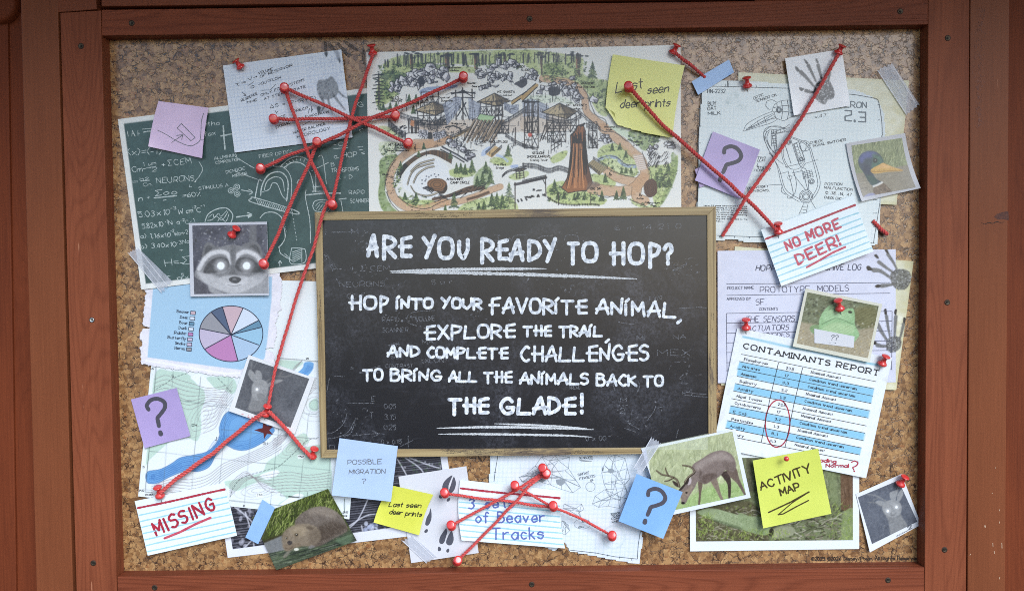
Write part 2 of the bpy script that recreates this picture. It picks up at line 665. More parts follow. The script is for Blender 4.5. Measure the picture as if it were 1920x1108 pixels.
# ================================================================== the wooden case and its surroundings
def wood(name, c_hi, c_lo, vertical, grain=1.0, rough=0.5, sheen=0.15):
    """stained, slightly worn planed timber: flowing year rings, fine pores, a few pale scuffs"""
    mt, t, N, b, L = nodes(name)
    tc, oi = N('TexCoord'), N('ObjectInfo')
    of = N('VectorMath', operation='SCALE')
    L(oi.outputs['Random'], of.inputs['Scale'])
    of.inputs[0].default_value = (7.3, 3.1, 11.7)
    add = N('VectorMath', operation='ADD')
    L(tc.outputs['Object'], add.inputs[0])
    L(of.outputs[0], add.inputs[1])

    def stretch(a, l):
        mp = N('Mapping')
        mp.inputs['Scale'].default_value = (a, a, l) if vertical else (l, a, a)
        L(add.outputs[0], mp.inputs['Vector'])
        return mp
    big = N('TexNoise', i_Scale=1.0, i_Detail=1.5, i_Roughness=0.45, i_Distortion=0.3)
    L(stretch(15.0, 1.1).outputs[0], big.inputs['Vector'])
    mul = N('Math', operation='MULTIPLY')
    L(big.outputs['Fac'], mul.inputs[0])
    mul.inputs[1].default_value = 210.0
    sn = N('Math', operation='SINE')
    L(mul.outputs[0], sn.inputs[0])
    ring = N('MapRange', i_From_Min=-1.0, i_From_Max=1.0)
    L(sn.outputs[0], ring.inputs['Value'])
    rp = N('Math', operation='POWER')
    L(ring.outputs[0], rp.inputs[0])
    rp.inputs[1].default_value = 3.5
    fine = N('TexNoise', i_Scale=1.0, i_Detail=4.0, i_Roughness=0.7)
    L(stretch(420.0, 9.0).outputs[0], fine.inputs['Vector'])
    blot = N('TexNoise', i_Scale=5.0, i_Detail=3.0)
    L(stretch(3.0, 0.7).outputs[0], blot.inputs['Vector'])
    s1 = N('Math', operation='MULTIPLY')
    L(rp.outputs[0], s1.inputs[0])
    s1.inputs[1].default_value = 0.15 * grain
    s2 = N('Math', operation='MULTIPLY_ADD')
    L(fine.outputs['Fac'], s2.inputs[0])
    s2.inputs[1].default_value = 0.6
    L(s1.outputs[0], s2.inputs[2])
    s3 = N('Math', operation='MULTIPLY_ADD')
    L(blot.outputs['Fac'], s3.inputs[0])
    s3.inputs[1].default_value = 0.5
    L(s2.outputs[0], s3.inputs[2])
    r = ramp(N, [(0.35, c_hi), (1.15 if grain < 0.5 else 1.0, c_lo)])
    L(s3.outputs[0], r.inputs[0])
    # pale scuffs where the stain has worn through
    sc = N('TexNoise', i_Scale=1.0, i_Detail=3.0)
    L(stretch(170.0, 16.0).outputs[0], sc.inputs['Vector'])
    sr = ramp(N, [(0.765, 0.0), (0.80, 1.0)])
    L(sc.outputs['Fac'], sr.inputs[0])
    mx = N('Mix', data_type='RGBA')
    L(sr.outputs[0], mx.inputs[0])
    L(r.outputs[0], mx.inputs[6])
    mx.inputs[7].default_value = (*lin(rgb(176, 120, 92)), 1)
    L(mx.outputs[2], b.inputs['Base Color'])
    b.inputs['Roughness'].default_value = rough
    b.inputs['Specular IOR Level'].default_value = sheen
    bp = N('Bump', i_Strength=0.5, i_Distance=0.0014)
    L(s2.outputs[0], bp.inputs['Height'])
    L(bp.outputs[0], b.inputs['Normal'])
    return mt


STILE = wood('stained_timber_upright', rgb(141, 78, 52), rgb(96, 46, 29), True)
RAIL = wood('stained_timber_level', rgb(138, 74, 50), rgb(86, 39, 25), False, 1.15)
PAINT_V = wood('painted_timber_upright', rgb(131, 75, 48), rgb(103, 55, 34), True, 0.25, 0.42)
PAINT_H = wood('painted_timber_level', rgb(132, 74, 50), rgb(104, 53, 34), False, 0.3, 0.42)
POST = wood('weathered_timber_upright', rgb(122, 60, 34), rgb(78, 33, 18), True, 0.5, 0.6)


def board(name, q, hf, hb, mat, parent=None, bev=1.1, wob=0.0):
    """plank: front face corners TL TR BR BL in photo px at height hf (mm), back at hb"""
    q = np.asarray(q, float)
    n = 2
    L = [q[0] + (q[3] - q[0]) * t for t in np.linspace(0, 1, n)]
    R = [q[1] + (q[2] - q[1]) * t for t in np.linspace(0, 1, n)]
    fr = P(np.array([q[0][0], q[1][0], q[2][0], q[3][0]]), np.array([q[0][1], q[1][1], q[2][1], q[3][1]]), hf * MM)
    bk = fr.copy()
    bk[:, 1] = -hb * MM
    v = np.concatenate([fr, bk])
    bm = bmesh.new()
    c = v.mean(0)
    vs_ = [bm.verts.new(x - c) for x in v]
    for f in ((0, 3, 2, 1), (4, 5, 6, 7), (0, 1, 5, 4), (1, 2, 6, 5), (2, 3, 7, 6), (3, 0, 4, 7)):
        bm.faces.new([vs_[i] for i in f])
    bmesh.ops.recalc_face_normals(bm, faces=bm.faces)
    bmesh.ops.bevel(bm, geom=list(bm.edges), offset=bev * 0.001, segments=2, profile=0.6, affect='EDGES')
    me = bpy.data.meshes.new(name)
    bm.to_mesh(me)
    bm.free()
    return link(name, me, mat, parent, c)


def lathe(prof, base, axis, n=20):
    """surface of revolution: prof (radius, distance along axis) in metres"""
    ax = np.asarray(axis, float)
    ax /= np.linalg.norm(ax)
    s = np.cross(ax, [0, 0, 1] if abs(ax[2]) < 0.9 else [1, 0, 0])
    s /= np.linalg.norm(s)
    u = np.cross(ax, s)
    t = np.arange(n) * 2 * math.pi / n
    V = []
    for r, z in prof:
        V.append(np.asarray(base) + ax * z + r * (np.cos(t)[:, None] * s + np.sin(t)[:, None] * u))
    V = np.concatenate(V)
    k = len(prof)
    i = np.arange(n)
    j = (i + 1) % n
    F = np.concatenate([np.stack([a * n + i, a * n + j, (a + 1) * n + j, (a + 1) * n + i], 1) for a in range(k - 1)])
    return V, F


SCREW = ink_mat('dull_screw_steel', rgb(86, 78, 62), 0.45, c2=rgb(52, 40, 32), scale=900.0)
SCREW.node_tree.nodes['Principled BSDF'].inputs['Metallic'].default_value = 0.6
BRIGHT = ink_mat('bright_screw_steel', rgb(210, 210, 205), 0.25)
BRIGHT.node_tree.nodes['Principled BSDF'].inputs['Metallic'].default_value = 0.9
RECESS = ink_mat('dark_screw_recess', rgb(24, 18, 15), 0.8)


def screw(px, py, hf, parent, bright=False, r=4.3):
    b = P(px, py, hf * MM)
    k = PXM * r
    V, F = lathe([(k, -0.0005), (k * 1.02, 0.0006), (k * 0.92, 0.0009), (k * 0.7, 0.0006), (k * 0.4, 0.0004), (k * 0.02, 0.0004)], b, (0, -1, 0), 18)
    o = mkobj('screw', V, F, BRIGHT if bright else SCREW, parent, True, base=b)
    t = np.arange(12) * math.pi / 6 + 0.3
    rr = np.where(np.arange(12) % 2 == 0, 0.6, 0.3) * (r * (0.7 if bright else 1.0))
    pts = np.stack([px + rr * np.cos(t), py + rr * np.sin(t)], 1)
    v = P(pts[:, 0], pts[:, 1], hf * MM + 0.00105)
    mkobj('drive_recess', v, [tuple(range(12))], RECESS, o)
    # the drilled countersink round it
    V, F = lathe([(k * 1.3, -0.0006), (k * 1.28, 0.00016), (k * 1.0, 0.00022)], b, (0, -1, 0), 20)
    mkobj('countersink', V, F, ink_mat('dark_drilled_wood', rgb(66, 38, 28), 0.8), o)
    return o


FD = 15.7                                                  # the case stands this far proud of the cork, mm
fr = empty('display_case', tuple(P(960, 554, 0.0)))
tag(fr, 'reddish brown timber case of four screwed boards framing the cork board', 'display case')
lst = board('stile', [(112.5, 24.5), (189, 20), (219.5, 1120), (143.5, 1120)], FD, -4, STILE, fr)
rst = board('stile', [(1741, -15), (1818, -15), (1811.5, 1120), (1733.5, 1120)], FD, -4, STILE, fr)
trl = board('rail', [(190.3, 19), (1740.2, -2), (1740.2, 46.5), (190.8, 67.5)], FD - 0.4, -4, RAIL, fr)
brl = board('rail', [(219.8, 1080.5), (1732.8, 1063), (1732.8, 1130), (221.5, 1146)], FD - 0.3, -4, RAIL, fr)
for x, y, p in ((152, 87, lst), (175, 1055, lst), (1777, 72, rst), (1776, 567, rst), (1771, 1030, rst)):
    screw(x, y, FD, p)
screw(172.5, 600, FD, lst, True, 4.0)
for x, y, p in ((247, 44, trl), (993, 36, trl), (1688, 22, trl), (290, 1101, brl), (997, 1095, brl), (1665, 1087, brl)):
    screw(x, y, FD - 0.35, p)

o = board('trim_board', [(38, -20), (107.5, -20), (137, 1125), (69, 1125)], FD + 1, -4, PAINT_V)
tag(o, 'smooth brown painted upright trim board beside the stile with the bright screw', 'trim board', 'painted boards round the case')
o = board('trim_lip', [(107.6, 25.5), (111.5, 25.5), (141.5, 1125), (137.1, 1125)], FD - 9, -4, PAINT_V, o, 0.6)
o = board('trim_board', [(108, -20), (178.5, -20), (181.5, 18), (108, 24)], FD + 0.6, -4, PAINT_H)
tag(o, 'short brown painted board above the upright stile, ending at the dark notch', 'trim board', 'painted boards round the case')
o = board('trim_board', [(190, -22), (1420, -40), (1420, -2.5), (190, 12.5)], FD + 3, -4, PAINT_H, None, 1.6)
tag(o, 'long brown painted header board running above the top rail of the case', 'trim board', 'painted boards round the case')
o = board('trim_board', [(1819.5, -20), (1893, -20), (1884.5, 1125), (1814, 1125)], FD - 1, -4, PAINT_V, None, 1.6)
tag(o, 'brown painted upright trim board with a cracked knot and flaking pale specks', 'trim board', 'painted boards round the case')
KN = ink_mat('split_knot_wood', rgb(62, 26, 16), 0.7, c2=rgb(96, 50, 34), scale=300.0)
kz = Z(1680, 340, 4.617)
flat_poly('knot', FD - 1, [kz('850 310 870 285 920 268 972 258 976 300 975 338 930 330 880 332')], KN, o, 0.1)
ribbons('crack', FD - 1, [cr(kz('735 355 770 372 800 358 835 365 870 352 910 358 945 352'))], 1.3, RECESS, o, 0.12, 0.8, 0.8)
ribbons('paint_flake', FD - 1, [(Z(1680, 868, 4.617)(t), wv) for t, wv in (('770 540 772 552', 2.0), ('838 690 840 720', 0.9), ('916 690 918 735', 1.0), (
    '850 760 853 780', 0.9), ('898 400 896 412', 0.9), ('898 985 897 1000', 0.9), ('640 795 646 785', 0.9), ('895 505 895 518', 0.8), ('833 258 834 262', 1.0), ('862 38 862 42', 1))],
    1.0, ink_mat('bare_pale_wood', rgb(205, 178, 150), 0.7), o, 0.1)
# roughened strip down that board's edge
sz = Z(1680, 0, 4.617)
rs = []
for i in range(150):
    y = 30 + 1070 * RNG.random() ** 0.9
    xm = 745 - (y - 30) * 0.04 if y < 400 else 720
    x = xm + RNG.normal(0, 22 if 250 < y < 700 else 14)
    rs.append((cr(sz(x, y, x + RNG.normal(0, 9), y + 10, x + RNG.normal(0, 9), y + 24)), 0.5 + RNG.random() * 0.7))
ribbons('rough_grain', FD - 1, rs, 1.0, ink_mat('torn_dark_grain', rgb(96, 50, 36), 0.6, c2=rgb(134, 76, 54), scale=500.0), o, 0.06, 1.0, 0.9)

o = board('corner_post', [(-60, -30), (13.5, -30), (31, 1130), (-60, 1130)], -4, -60, POST, None, 2)
tag(o, 'dark weathered post at the edge, split from its neighbour by a black crack', 'post', 'dark posts behind the trim boards')
o2 = board('corner_post', [(15, -30), (58, -30), (98, 1130), (32.2, 1130)], -6, -60, POST, None, 2)
tag(o2, 'dark reddish post in shade between the crack and the smooth trim board', 'post', 'dark posts behind the trim boards')
V, F = lathe([(0.001, 0.0), (0.024, 0.0), (0.028, -0.003), (0.029, -0.02)], P(-8, 5, 0.006), (0, -1, 0), 40)
o = mkobj('log_end', V, F, POST, None, True)
tag(o, 'rounded dark log end in the top corner above the split post', 'log')
o = board('corner_post', [(1880, -30), (2010, -30), (2010, 1130), (1870, 1130)], -8, -60, POST, None, 2)
tag(o, 'dark red brown post beyond the trim board with the cracked knot', 'post', 'dark posts behind the trim boards')
o = board('backing_wall', [(-300, -300), (2220, -300), (2220, 1400), (-300, 1400)], -62, -80, POST, None, 2)
tag(o, 'dark timber wall seen only in the gaps behind the boards', 'wall', kind='structure')

rv = [(x, y, z) for z in (0.735, 0.765) for x, y in ((-1.6, -0.80), (1.6, -0.80), (1.6, 0.05), (-1.6, 0.05))]  # unseen roof, added and sized to dim the upper board
o = mkobj('roof', rv, [(0, 3, 2, 1), (4, 5, 6, 7), (0, 1, 5, 4), (1, 2, 6, 5), (2, 3, 7, 6), (3, 0, 4, 7)], POST)
tag(o, 'unseen dark timber roof added over the display case to shade its upper part', 'roof', kind='structure')

o = mkobj('ground', [(-30, -30, -1.25), (30, -30, -1.25), (30, 6, -1.25), (-30, 6, -1.25)], [(0, 1, 2, 3)], ink_mat('dark_added_ground', rgb(84, 80, 76), 0.9, c2=rgb(60, 58, 54), scale=3.0))  # unseen ground, added to cut the glare low on the board
tag(o, 'unseen dark ground plane added in front of the case to lower its glare', 'ground', kind='structure')

# ------------------------------------------------------------------ cork
mt, t, N, b, L = nodes('pressed_cork')
tc = N('TexCoord')
nz = N('TexNoise', i_Scale=190.0, i_Detail=3.0, i_Roughness=0.6)
L(tc.outputs['Object'], nz.inputs['Vector'])
ofs = N('VectorMath', operation='MULTIPLY_ADD')
L(nz.outputs['Color'], ofs.inputs[0])
ofs.inputs[1].default_value = (0.006, 0.006, 0.006)
L(tc.outputs['Object'], ofs.inputs[2])
flat = N('VectorMath', operation='MULTIPLY')
L(ofs.outputs[0], flat.inputs[0])
flat.inputs[1].default_value = (1, 0, 1)


def voro(feature, scale):
    v = N('TexVoronoi', feature=feature, i_Scale=scale, i_Randomness=1.0)
    L(flat.outputs[0], v.inputs['Vector'])
    return v


e1, e2 = voro('DISTANCE_TO_EDGE', 112.0), voro('DISTANCE_TO_EDGE', 215.0)
c1, c2 = voro('F1', 112.0), voro('F1', 215.0)
gap = N('TexNoise', i_Scale=110.0, i_Detail=3.0)
L(tc.outputs['Object'], gap.inputs['Vector'])
wd = N('MapRange', i_From_Min=0.42, i_From_Max=0.68, i_To_Min=0.0, i_To_Max=0.062)
L(gap.outputs['Fac'], wd.inputs['Value'])


def crack(e, k):
    dv = N('Math', operation='DIVIDE')
    L(e.outputs['Distance'], dv.inputs[0])
    ml = N('Math', operation='MULTIPLY')
    L(wd.outputs[0], ml.inputs[0])
    ml.inputs[1].default_value = k
    mxx = N('Math', operation='MAXIMUM')
    L(ml.outputs[0], mxx.inputs[0])
    mxx.inputs[1].default_value = 0.0005
    L(mxx.outputs[0], dv.inputs[1])
    cl = N('MapRange', i_From_Min=0.45, i_From_Max=1.2)
    L(dv.outputs[0], cl.inputs['Value'])
    return cl


k1, k2 = crack(e1, 1.15), crack(e2, 0.95)
kk = N('Math', operation='MULTIPLY')
L(k1.outputs[0], kk.inputs[0])
L(k2.outputs[0], kk.inputs[1])
hue = N('Mix', data_type='RGBA')
hue.inputs[0].default_value = 0.45
L(c1.outputs['Color'], hue.inputs[6])
L(c2.outputs['Color'], hue.inputs[7])
sep = N('SeparateColor')
L(hue.outputs[2], sep.inputs[0])
rc = ramp(N, [(0.15, rgb(116, 80, 48)), (0.35, rgb(147, 107, 68)), (0.55, rgb(163, 123, 80)), (0.75, rgb(186, 146, 98)), (0.92, rgb(150, 101, 62))])
L(sep.outputs[0], rc.inputs[0])
sp = N('TexNoise', i_Scale=700.0, i_Detail=4.0, i_Roughness=0.75)
L(tc.outputs['Object'], sp.inputs['Vector'])
spr = ramp(N, [(0.28, rgb(120, 96, 76)), (0.5, rgb(255, 255, 255))])
L(sp.outputs['Fac'], spr.inputs[0])
mu = N('Mix', data_type='RGBA', blend_type='MULTIPLY')
mu.inputs[0].default_value = 0.45
L(rc.outputs[0], mu.inputs[6])
L(spr.outputs[0], mu.inputs[7])
md = N('Mix', data_type='RGBA')
L(kk.outputs[0], md.inputs[0])
md.inputs[6].default_value = (*lin(rgb(66, 44, 29)), 1)
L(mu.outputs[2], md.inputs[7])
L(md.outputs[2], b.inputs['Base Color'])
b.inputs['Roughness'].default_value = 0.3
b.inputs['Specular IOR Level'].default_value = 0.9
bp = N('Bump', i_Strength=0.25, i_Distance=0.0012)
L(kk.outputs[0], bp.inputs['Height'])
L(bp.outputs[0], b.inputs['Normal'])
CORK = mt
cork = board('cork_board', [(196, 64), (1735, 50), (1729, 1066), (224, 1082)], 0, -3, CORK, None, 0.3)
tag(cork, 'large brown pressed cork board covered with pinned papers and red strings', 'cork board')
cz = Z(1380, 800, 3.958)
ribbons('copyright_line', 0, text('{2025 {2026 Disney/Pixar. All Rights Reserved', cz(560, 990)[0], cz(1352, 985)[0], 6.0), 1.5, ink_mat('black_print', rgb(46, 33, 25), 0.5), cork, 0.1)


# ================================================================== the big chalkboard in the middle
CB_BACK, CB_SLATE, CB_FRONT = 6.0, 8.8, 10.6
ch = empty('chalkboard', tuple(P(966, 626, 0.006)))
tag(ch, 'large black chalkboard in a thin pale wooden frame with white hand lettering', 'chalkboard')


def pale_wood(name, vertical):
    mt, t, N, b, L = nodes(name)
    tc, oi = N('TexCoord'), N('ObjectInfo')
    sc_ = N('VectorMath', operation='SCALE')
    sc_.inputs[0].default_value = (3, 7, 5)
    L(oi.outputs['Random'], sc_.inputs['Scale'])
    ad = N('VectorMath', operation='ADD')
    L(tc.outputs['Object'], ad.inputs[0])
    L(sc_.outputs[0], ad.inputs[1])

    def st(a, l):
        mp = N('Mapping')
        mp.inputs['Scale'].default_value = (a, a, l) if vertical else (l, a, a)
        L(ad.outputs[0], mp.inputs['Vector'])
        return mp
    g = N('TexNoise', i_Scale=1.0, i_Detail=3.0, i_Roughness=0.6)
    L(st(330.0, 4.5).outputs[0], g.inputs['Vector'])
    r = ramp(N, [(0.3, rgb(96, 78, 52)), (0.46, rgb(156, 134, 96)), (0.7, rgb(178, 158, 116))])
    L(g.outputs['Fac'], r.inputs[0])
    a = N('TexNoise', i_Scale=1.0, i_Detail=3.0)
    L(st(18.0, 7.0).outputs[0], a.inputs['Vector'])
    s = N('TexNoise', i_Scale=1.0, i_Detail=5.0, i_Roughness=0.8)
    L(st(500.0, 60.0).outputs[0], s.inputs['Vector'])
    mm = N('Math', operation='MULTIPLY_ADD')
    L(s.outputs['Fac'], mm.inputs[0])
    mm.inputs[1].default_value = 0.5
    L(a.outputs['Fac'], mm.inputs[2])
    rr = ramp(N, [(0.83, 0.0), (0.93, 0.8)])
    L(mm.outputs[0], rr.inputs[0])
    mx = N('Mix', data_type='RGBA')
    L(rr.outputs[0], mx.inputs[0])
    L(r.outputs[0], mx.inputs[6])
    mx.inputs[7].default_value = (*lin(rgb(82, 70, 66)), 1)
    L(mx.outputs[2], b.inputs['Base Color'])
    b.inputs['Roughness'].default_value = 0.45
    return mt


PW_V, PW_H = pale_wood('pale_frame_wood_upright', True), pale_wood('pale_frame_wood_level', False)
TLo, TRo, BRo, BLo = np.array([[589.5, 398], [1342.5, 387.5], [1344, 849], [601, 858.5]])
TLi, TRi, BRi, BLi = np.array([[604, 413], [1326, 403.5], [1328.5, 838.5], [612.5, 843]])
board('frame_bar', [TLo, TRo, TRi, TLi], CB_FRONT, CB_BACK, PW_H, ch, 0.5)
board('frame_bar', [BLi, BRi, BRo, BLo], CB_FRONT, CB_BACK, PW_H, ch, 0.5)
board('frame_bar', [TLo + (0.2, 0.3), TLi, BLi, BLo], CB_FRONT - 0.1, CB_BACK, PW_V, ch, 0.5)
board('frame_bar', [TRi, TRo + (-0.2, 0.3), BRo, BRi], CB_FRONT - 0.1, CB_BACK, PW_V, ch, 0.5)
# slate with rubbed-out chalk dust
mt, t, N, b, L = nodes('worn_black_slate')
tc = N('TexCoord')
d1 = N('TexNoise', i_Scale=9.0, i_Detail=5.0, i_Roughness=0.65, i_Distortion=0.8)
d2 = N('TexNoise', i_Scale=260.0, i_Detail=4.0, i_Roughness=0.8)
mp = N('Mapping')
mp.inputs['Scale'].default_value = (14.0, 1.0, 160.0)
L(tc.outputs['Object'], d1.inputs['Vector'])
L(tc.outputs['Object'], d2.inputs['Vector'])
L(tc.outputs['Object'], mp.inputs['Vector'])
d3 = N('TexNoise', i_Scale=1.0, i_Detail=4.0, i_Roughness=0.7)
L(mp.outputs[0], d3.inputs['Vector'])
r1 = ramp(N, [(0.45, 0.0), (0.72, 1.0)])
L(d1.outputs['Fac'], r1.inputs[0])
r2 = ramp(N, [(0.42, 0.0), (0.8, 1.0)])
L(d2.outputs['Fac'], r2.inputs[0])
ml = N('Math', operation='MULTIPLY')
L(r1.outputs[0], ml.inputs[0])
L(r2.outputs[0], ml.inputs[1])
r3 = ramp(N, [(0.58, 0.0), (0.85, 0.25)])
L(d3.outputs['Fac'], r3.inputs[0])
aa = N('Math', operation='MAXIMUM')
L(ml.outputs[0], aa.inputs[0])
L(r3.outputs[0], aa.inputs[1])
mx = N('Mix', data_type='RGBA')
L(aa.outputs[0], mx.inputs[0])
mx.inputs[6].default_value = (*lin(rgb(25, 25, 31)), 1)
mx.inputs[7].default_value = (*lin(rgb(100, 102, 114)), 1)
L(mx.outputs[2], b.inputs['Base Color'])
b.inputs['Roughness'].default_value = 0.27
b.inputs['Specular IOR Level'].default_value = 0.75
slate = board('slate', [TLi + (-3, -3), TRi + (3, -3), BRi + (3, 3), BLi + (-3, 3)], CB_SLATE, CB_BACK + 0.2, mt, ch, 0.2)

# white brush lettering, each letter boxed as in the photo
HEAD = dict(GL)
HEAD.update({'A': '044d5e84 0788', 'E': '8e2d2484 0989', 'H': '2e24 8e84 0989', 'F': '8e2d23 0979', 'T': '0d9d 4d43', 'R': '0d03 ~0e5d7b5908 2874', 'P': '0d03 ~0e5d7c5908',
             'C': '~6d4e1b0825446 5'.replace(' ', ''), 'G': '~7c5e2d0925447588 4888', 'N': '04 0c'.replace(' ', '') + '657f', 'Y': '0e4a 8f24', 'K': '0e04 6d09 1974',
             'X': '0e84 7e04', 'L': '1d046484', 'M': '040d477d84', 'D': '0e04 ~0e5d795604', 'B': '0e04 ~0e4e6c3a0a ~0a5a775404', 'í': '0b04 0d2f', 'U': '~0d0725446689 8e'.replace(' ', '')})


def boxed(ch_, x0, x1, yt0, yb0, yt1=None, yb1=None):
    """one word or letter filled into a box whose top and bottom lines may slope"""
    yt1, yb1 = yt0 if yt1 is None else yt1, yb0 if yb1 is None else yb1
    save = dict(GL)
    GL.update(HEAD)
    cells, x = [], 0.0
    for c in ch_:
        g, wd = glyph(c)
        cells.append((g, x))
        x += wd + 0.24
    GL.clear()
    GL.update(save)
    tot = max(x - 0.24, 0.12)
    o = []
    for g, gx in cells:
        for p in g:
            f = (gx + p[:, 0]) / tot
            yt, yb = yt0 + (yt1 - yt0) * f, yb0 + (yb1 - yb0) * f
            o.append(np.stack([x0 + (x1 - x0) * f, yb + (yt - yb) * p[:, 1]], 1))
    return o


WHITE_PAINT = ink_mat('white_brush_paint', rgb(238, 242, 246), 0.5, c2=rgb(160, 168, 182), scale=150.0)
WHITE_PAINT.node_tree.nodes['Color Ramp'].color_ramp.elements[0].position = 0.42
WHITE_PAINT.node_tree.nodes['Color Ramp'].color_ramp.elements[1].position = 0.66


def head_line(words_, wpx):
    st = []
    for wd_ in words_:
        st += [(p, wpx) for p in boxed(*wd_)]
    k = wpx / 2
    ribbons('lettering', CB_SLATE, st, wpx, WHITE_PAINT, ch, 0.16, 0.2, 0.0, step=2.0)


head_line([('A', 690, 707, 441, 480), ('R', 720, 741, 443, 482), ('E', 749, 770, 445, 480), ('Y', 794, 815, 446, 483), ('O', 823, 849, 447, 484), ('U', 861, 877, 450, 484),
           ('R', 904, 924, 448, 489), ('E', 932, 951, 451, 485), ('A', 957, 980, 451, 488), ('D', 992, 1013, 452, 488), ('Y', 1021, 1041, 452, 490),
           ('T', 1066, 1084, 453, 491), ('O', 1093, 1119, 456, 490), ('H', 1145, 1169, 456, 495), ('O', 1180, 1206, 457, 494), ('P', 1219, 1236, 457, 497), ('?', 1246, 1259, 460, 495)], 7.8)
head_line([('H', 655, 676, 555, 580), ('O', 683, 705, 556, 579), ('P', 714, 727, 556, 582), ('íNTO', 744, 811, 558, 578, 560, 577), ('YOUR', 828, 902, 559, 577, 560, 579),
           ('FAVORíTE', 918, 1100, 558, 586, 563, 587), ('ANíMAL', 1118, 1266, 561, 587, 567, 595), (',', 1270, 1278, 583, 602)], 5.5)
head_line([('EXPLORE', 796, 965, 611, 636, 608, 631), ('THE', 982, 1033, 611, 629), ('TRAíL', 1049, 1128, 611, 630), (',', 1136, 1143, 621, 638)], 5.1)
head_line([('AND', 727, 786, 648, 668, 650, 668), ('COMPLETE', 802, 952, 651, 670, 652, 671), ('CHALLENGES', 977, 1215, 650, 677, 647, 675)], 5.1)
head_line([('TO', 681, 717, 692, 712), ('BRíNG', 733, 827, 692, 713, 695, 713), ('ALL', 842, 893, 696, 715), ('THE', 908, 959, 697, 716), ('ANíMALS', 975, 1102, 699, 719, 700, 720),
           ('BACK', 1119, 1193, 701, 722, 704, 723), ('TO', 1207, 1243, 704, 723)], 4.9)
head_line([('THE', 842, 915, 746, 774, 747, 773), ('G', 939, 963, 747, 775), ('LADE', 971, 1078, 745, 775, 746, 775), ('!', 1091, 1093, 739, 774)], 7.0)
UL = chalk_mat('grainy_white_chalk', rgb(232, 236, 240), 0.42, 0.52, 1300.0)
ribbons('underline', CB_SLATE, [(np.array([[731, 508.5], [820, 506], [905, 504.5], [968, 504], [1024, 504]]), 5.5), (np.array([[733, 511], [850, 511.5], [968, 514], [1080, 518], [1194, 523]]), 6.0)], 6, UL, ch, 0.15, 0.5, 0.75)
ribbons('underline', CB_SLATE, [(np.array([[819, 802.5], [900, 800.5], [968, 800.5], [1060, 803], [1113, 805]]), 4.6), (np.array([[927, 794], [990, 796], [1050, 799], [1100, 803]]), 3.6),
                                (np.array([[822, 813.5], [900, 813.5], [980, 814.5], [1060, 816], [1110, 819]]), 4.0)], 4, UL, ch, 0.15, 0.5, 0.75)
FAINT = chalk_mat('rubbed_faint_chalk', rgb(190, 194, 205), 0.42, 0.66, 700.0, 0.5)
Z1, Z2, Z3, Z4 = Z(580, 380, 4.615), Z(960, 380, 4.615), Z(580, 610, 4.262), Z(960, 610, 4.262)
fs = []
for s_, zz, a, bb, c in (('| --- M x', Z1, (140, 275), (520, 268), 9), ('+ ^ CEM', Z1, (355, 590), (690, 590), 10), ('NEURONS', Z1, (265, 730), (650, 720), 9), ('RAPID', Z1, (630, 1030), (780, 1028), 9),
                         ('VOLUME', Z1, (925, 1030), (1090, 1018), 9), ('SCANNER', Z3, (585, 55), (790, 50), 8), ('TION', Z3, (640, 190), (720, 160), 7), ('MA', Z3, (905, 150), (990, 148), 8), ('MA', Z3, (660, 270), (740, 268), 7), ('(XLON)', Z3, (900, 300), (1095, 292), 8),
                         ('CONTRAST', Z3, (610, 340), (830, 335), 7), ('T', Z3, (480, 745), (510, 745), 12), ('0.05', Z3, (600, 665), (690, 665), 9), ('3.15', Z3, (600, 750), (690, 750), 9), ('0.25', Z3, (598, 832), (690, 832), 9),
                         ('0 x 0.15', Z3, (575, 945), (735, 945), 8), ('MEX', Z4, (1165, 240), (1420, 240), 11), ('(', Z4, (810, 520), (830, 520), 20), (')', Z4, (1000, 530), (1018, 530), 22), ('M', Z4, (865, 610), (915, 610), 7), ('2', Z4, (860, 700), (900, 700), 9),
                         ('---', Z4, (850, 655), (925, 655), 10), ('0 x 00', Z4, (590, 920), (750, 920), 9), ('MI', Z4, (1000, 120), (1060, 120), 9), ('NA', Z4, (1290, 110), (1390, 105), 8), ('< S', Z4, (1360, 560), (1440, 560), 12), ('x', Z4, (1165, 460), (1200, 460), 10),
                         ('6 m 14 21 0', Z2, (890, 240), (1460, 222), 9), ('Cf', Z1, (330, 838), (480, 832), 11), ('TAPID', Z1, (880, 885), (1020, 878), 10), ('F V/Q', Z2, (1190, 850), (1300, 835), 7), ('E', Z3, (495, 605), (525, 605), 9), ('n 3 w', Z1, (1500, 330), (1760, 330), 12),
                         ('z E _', Z1, (130, 450), (260, 700), 8), ('5 u r', Z1, (1060, 710), (1240, 700), 8), ('TREND', Z4, (455, 510), (545, 510), 6), ('=', Z3, (325, 360), (355, 355), 9)):
    q = zz(*a, *bb)
    fs += [(p, 1.15) for p in text(s_, q[0], q[1], c, jit=0.4, seed=len(s_))]
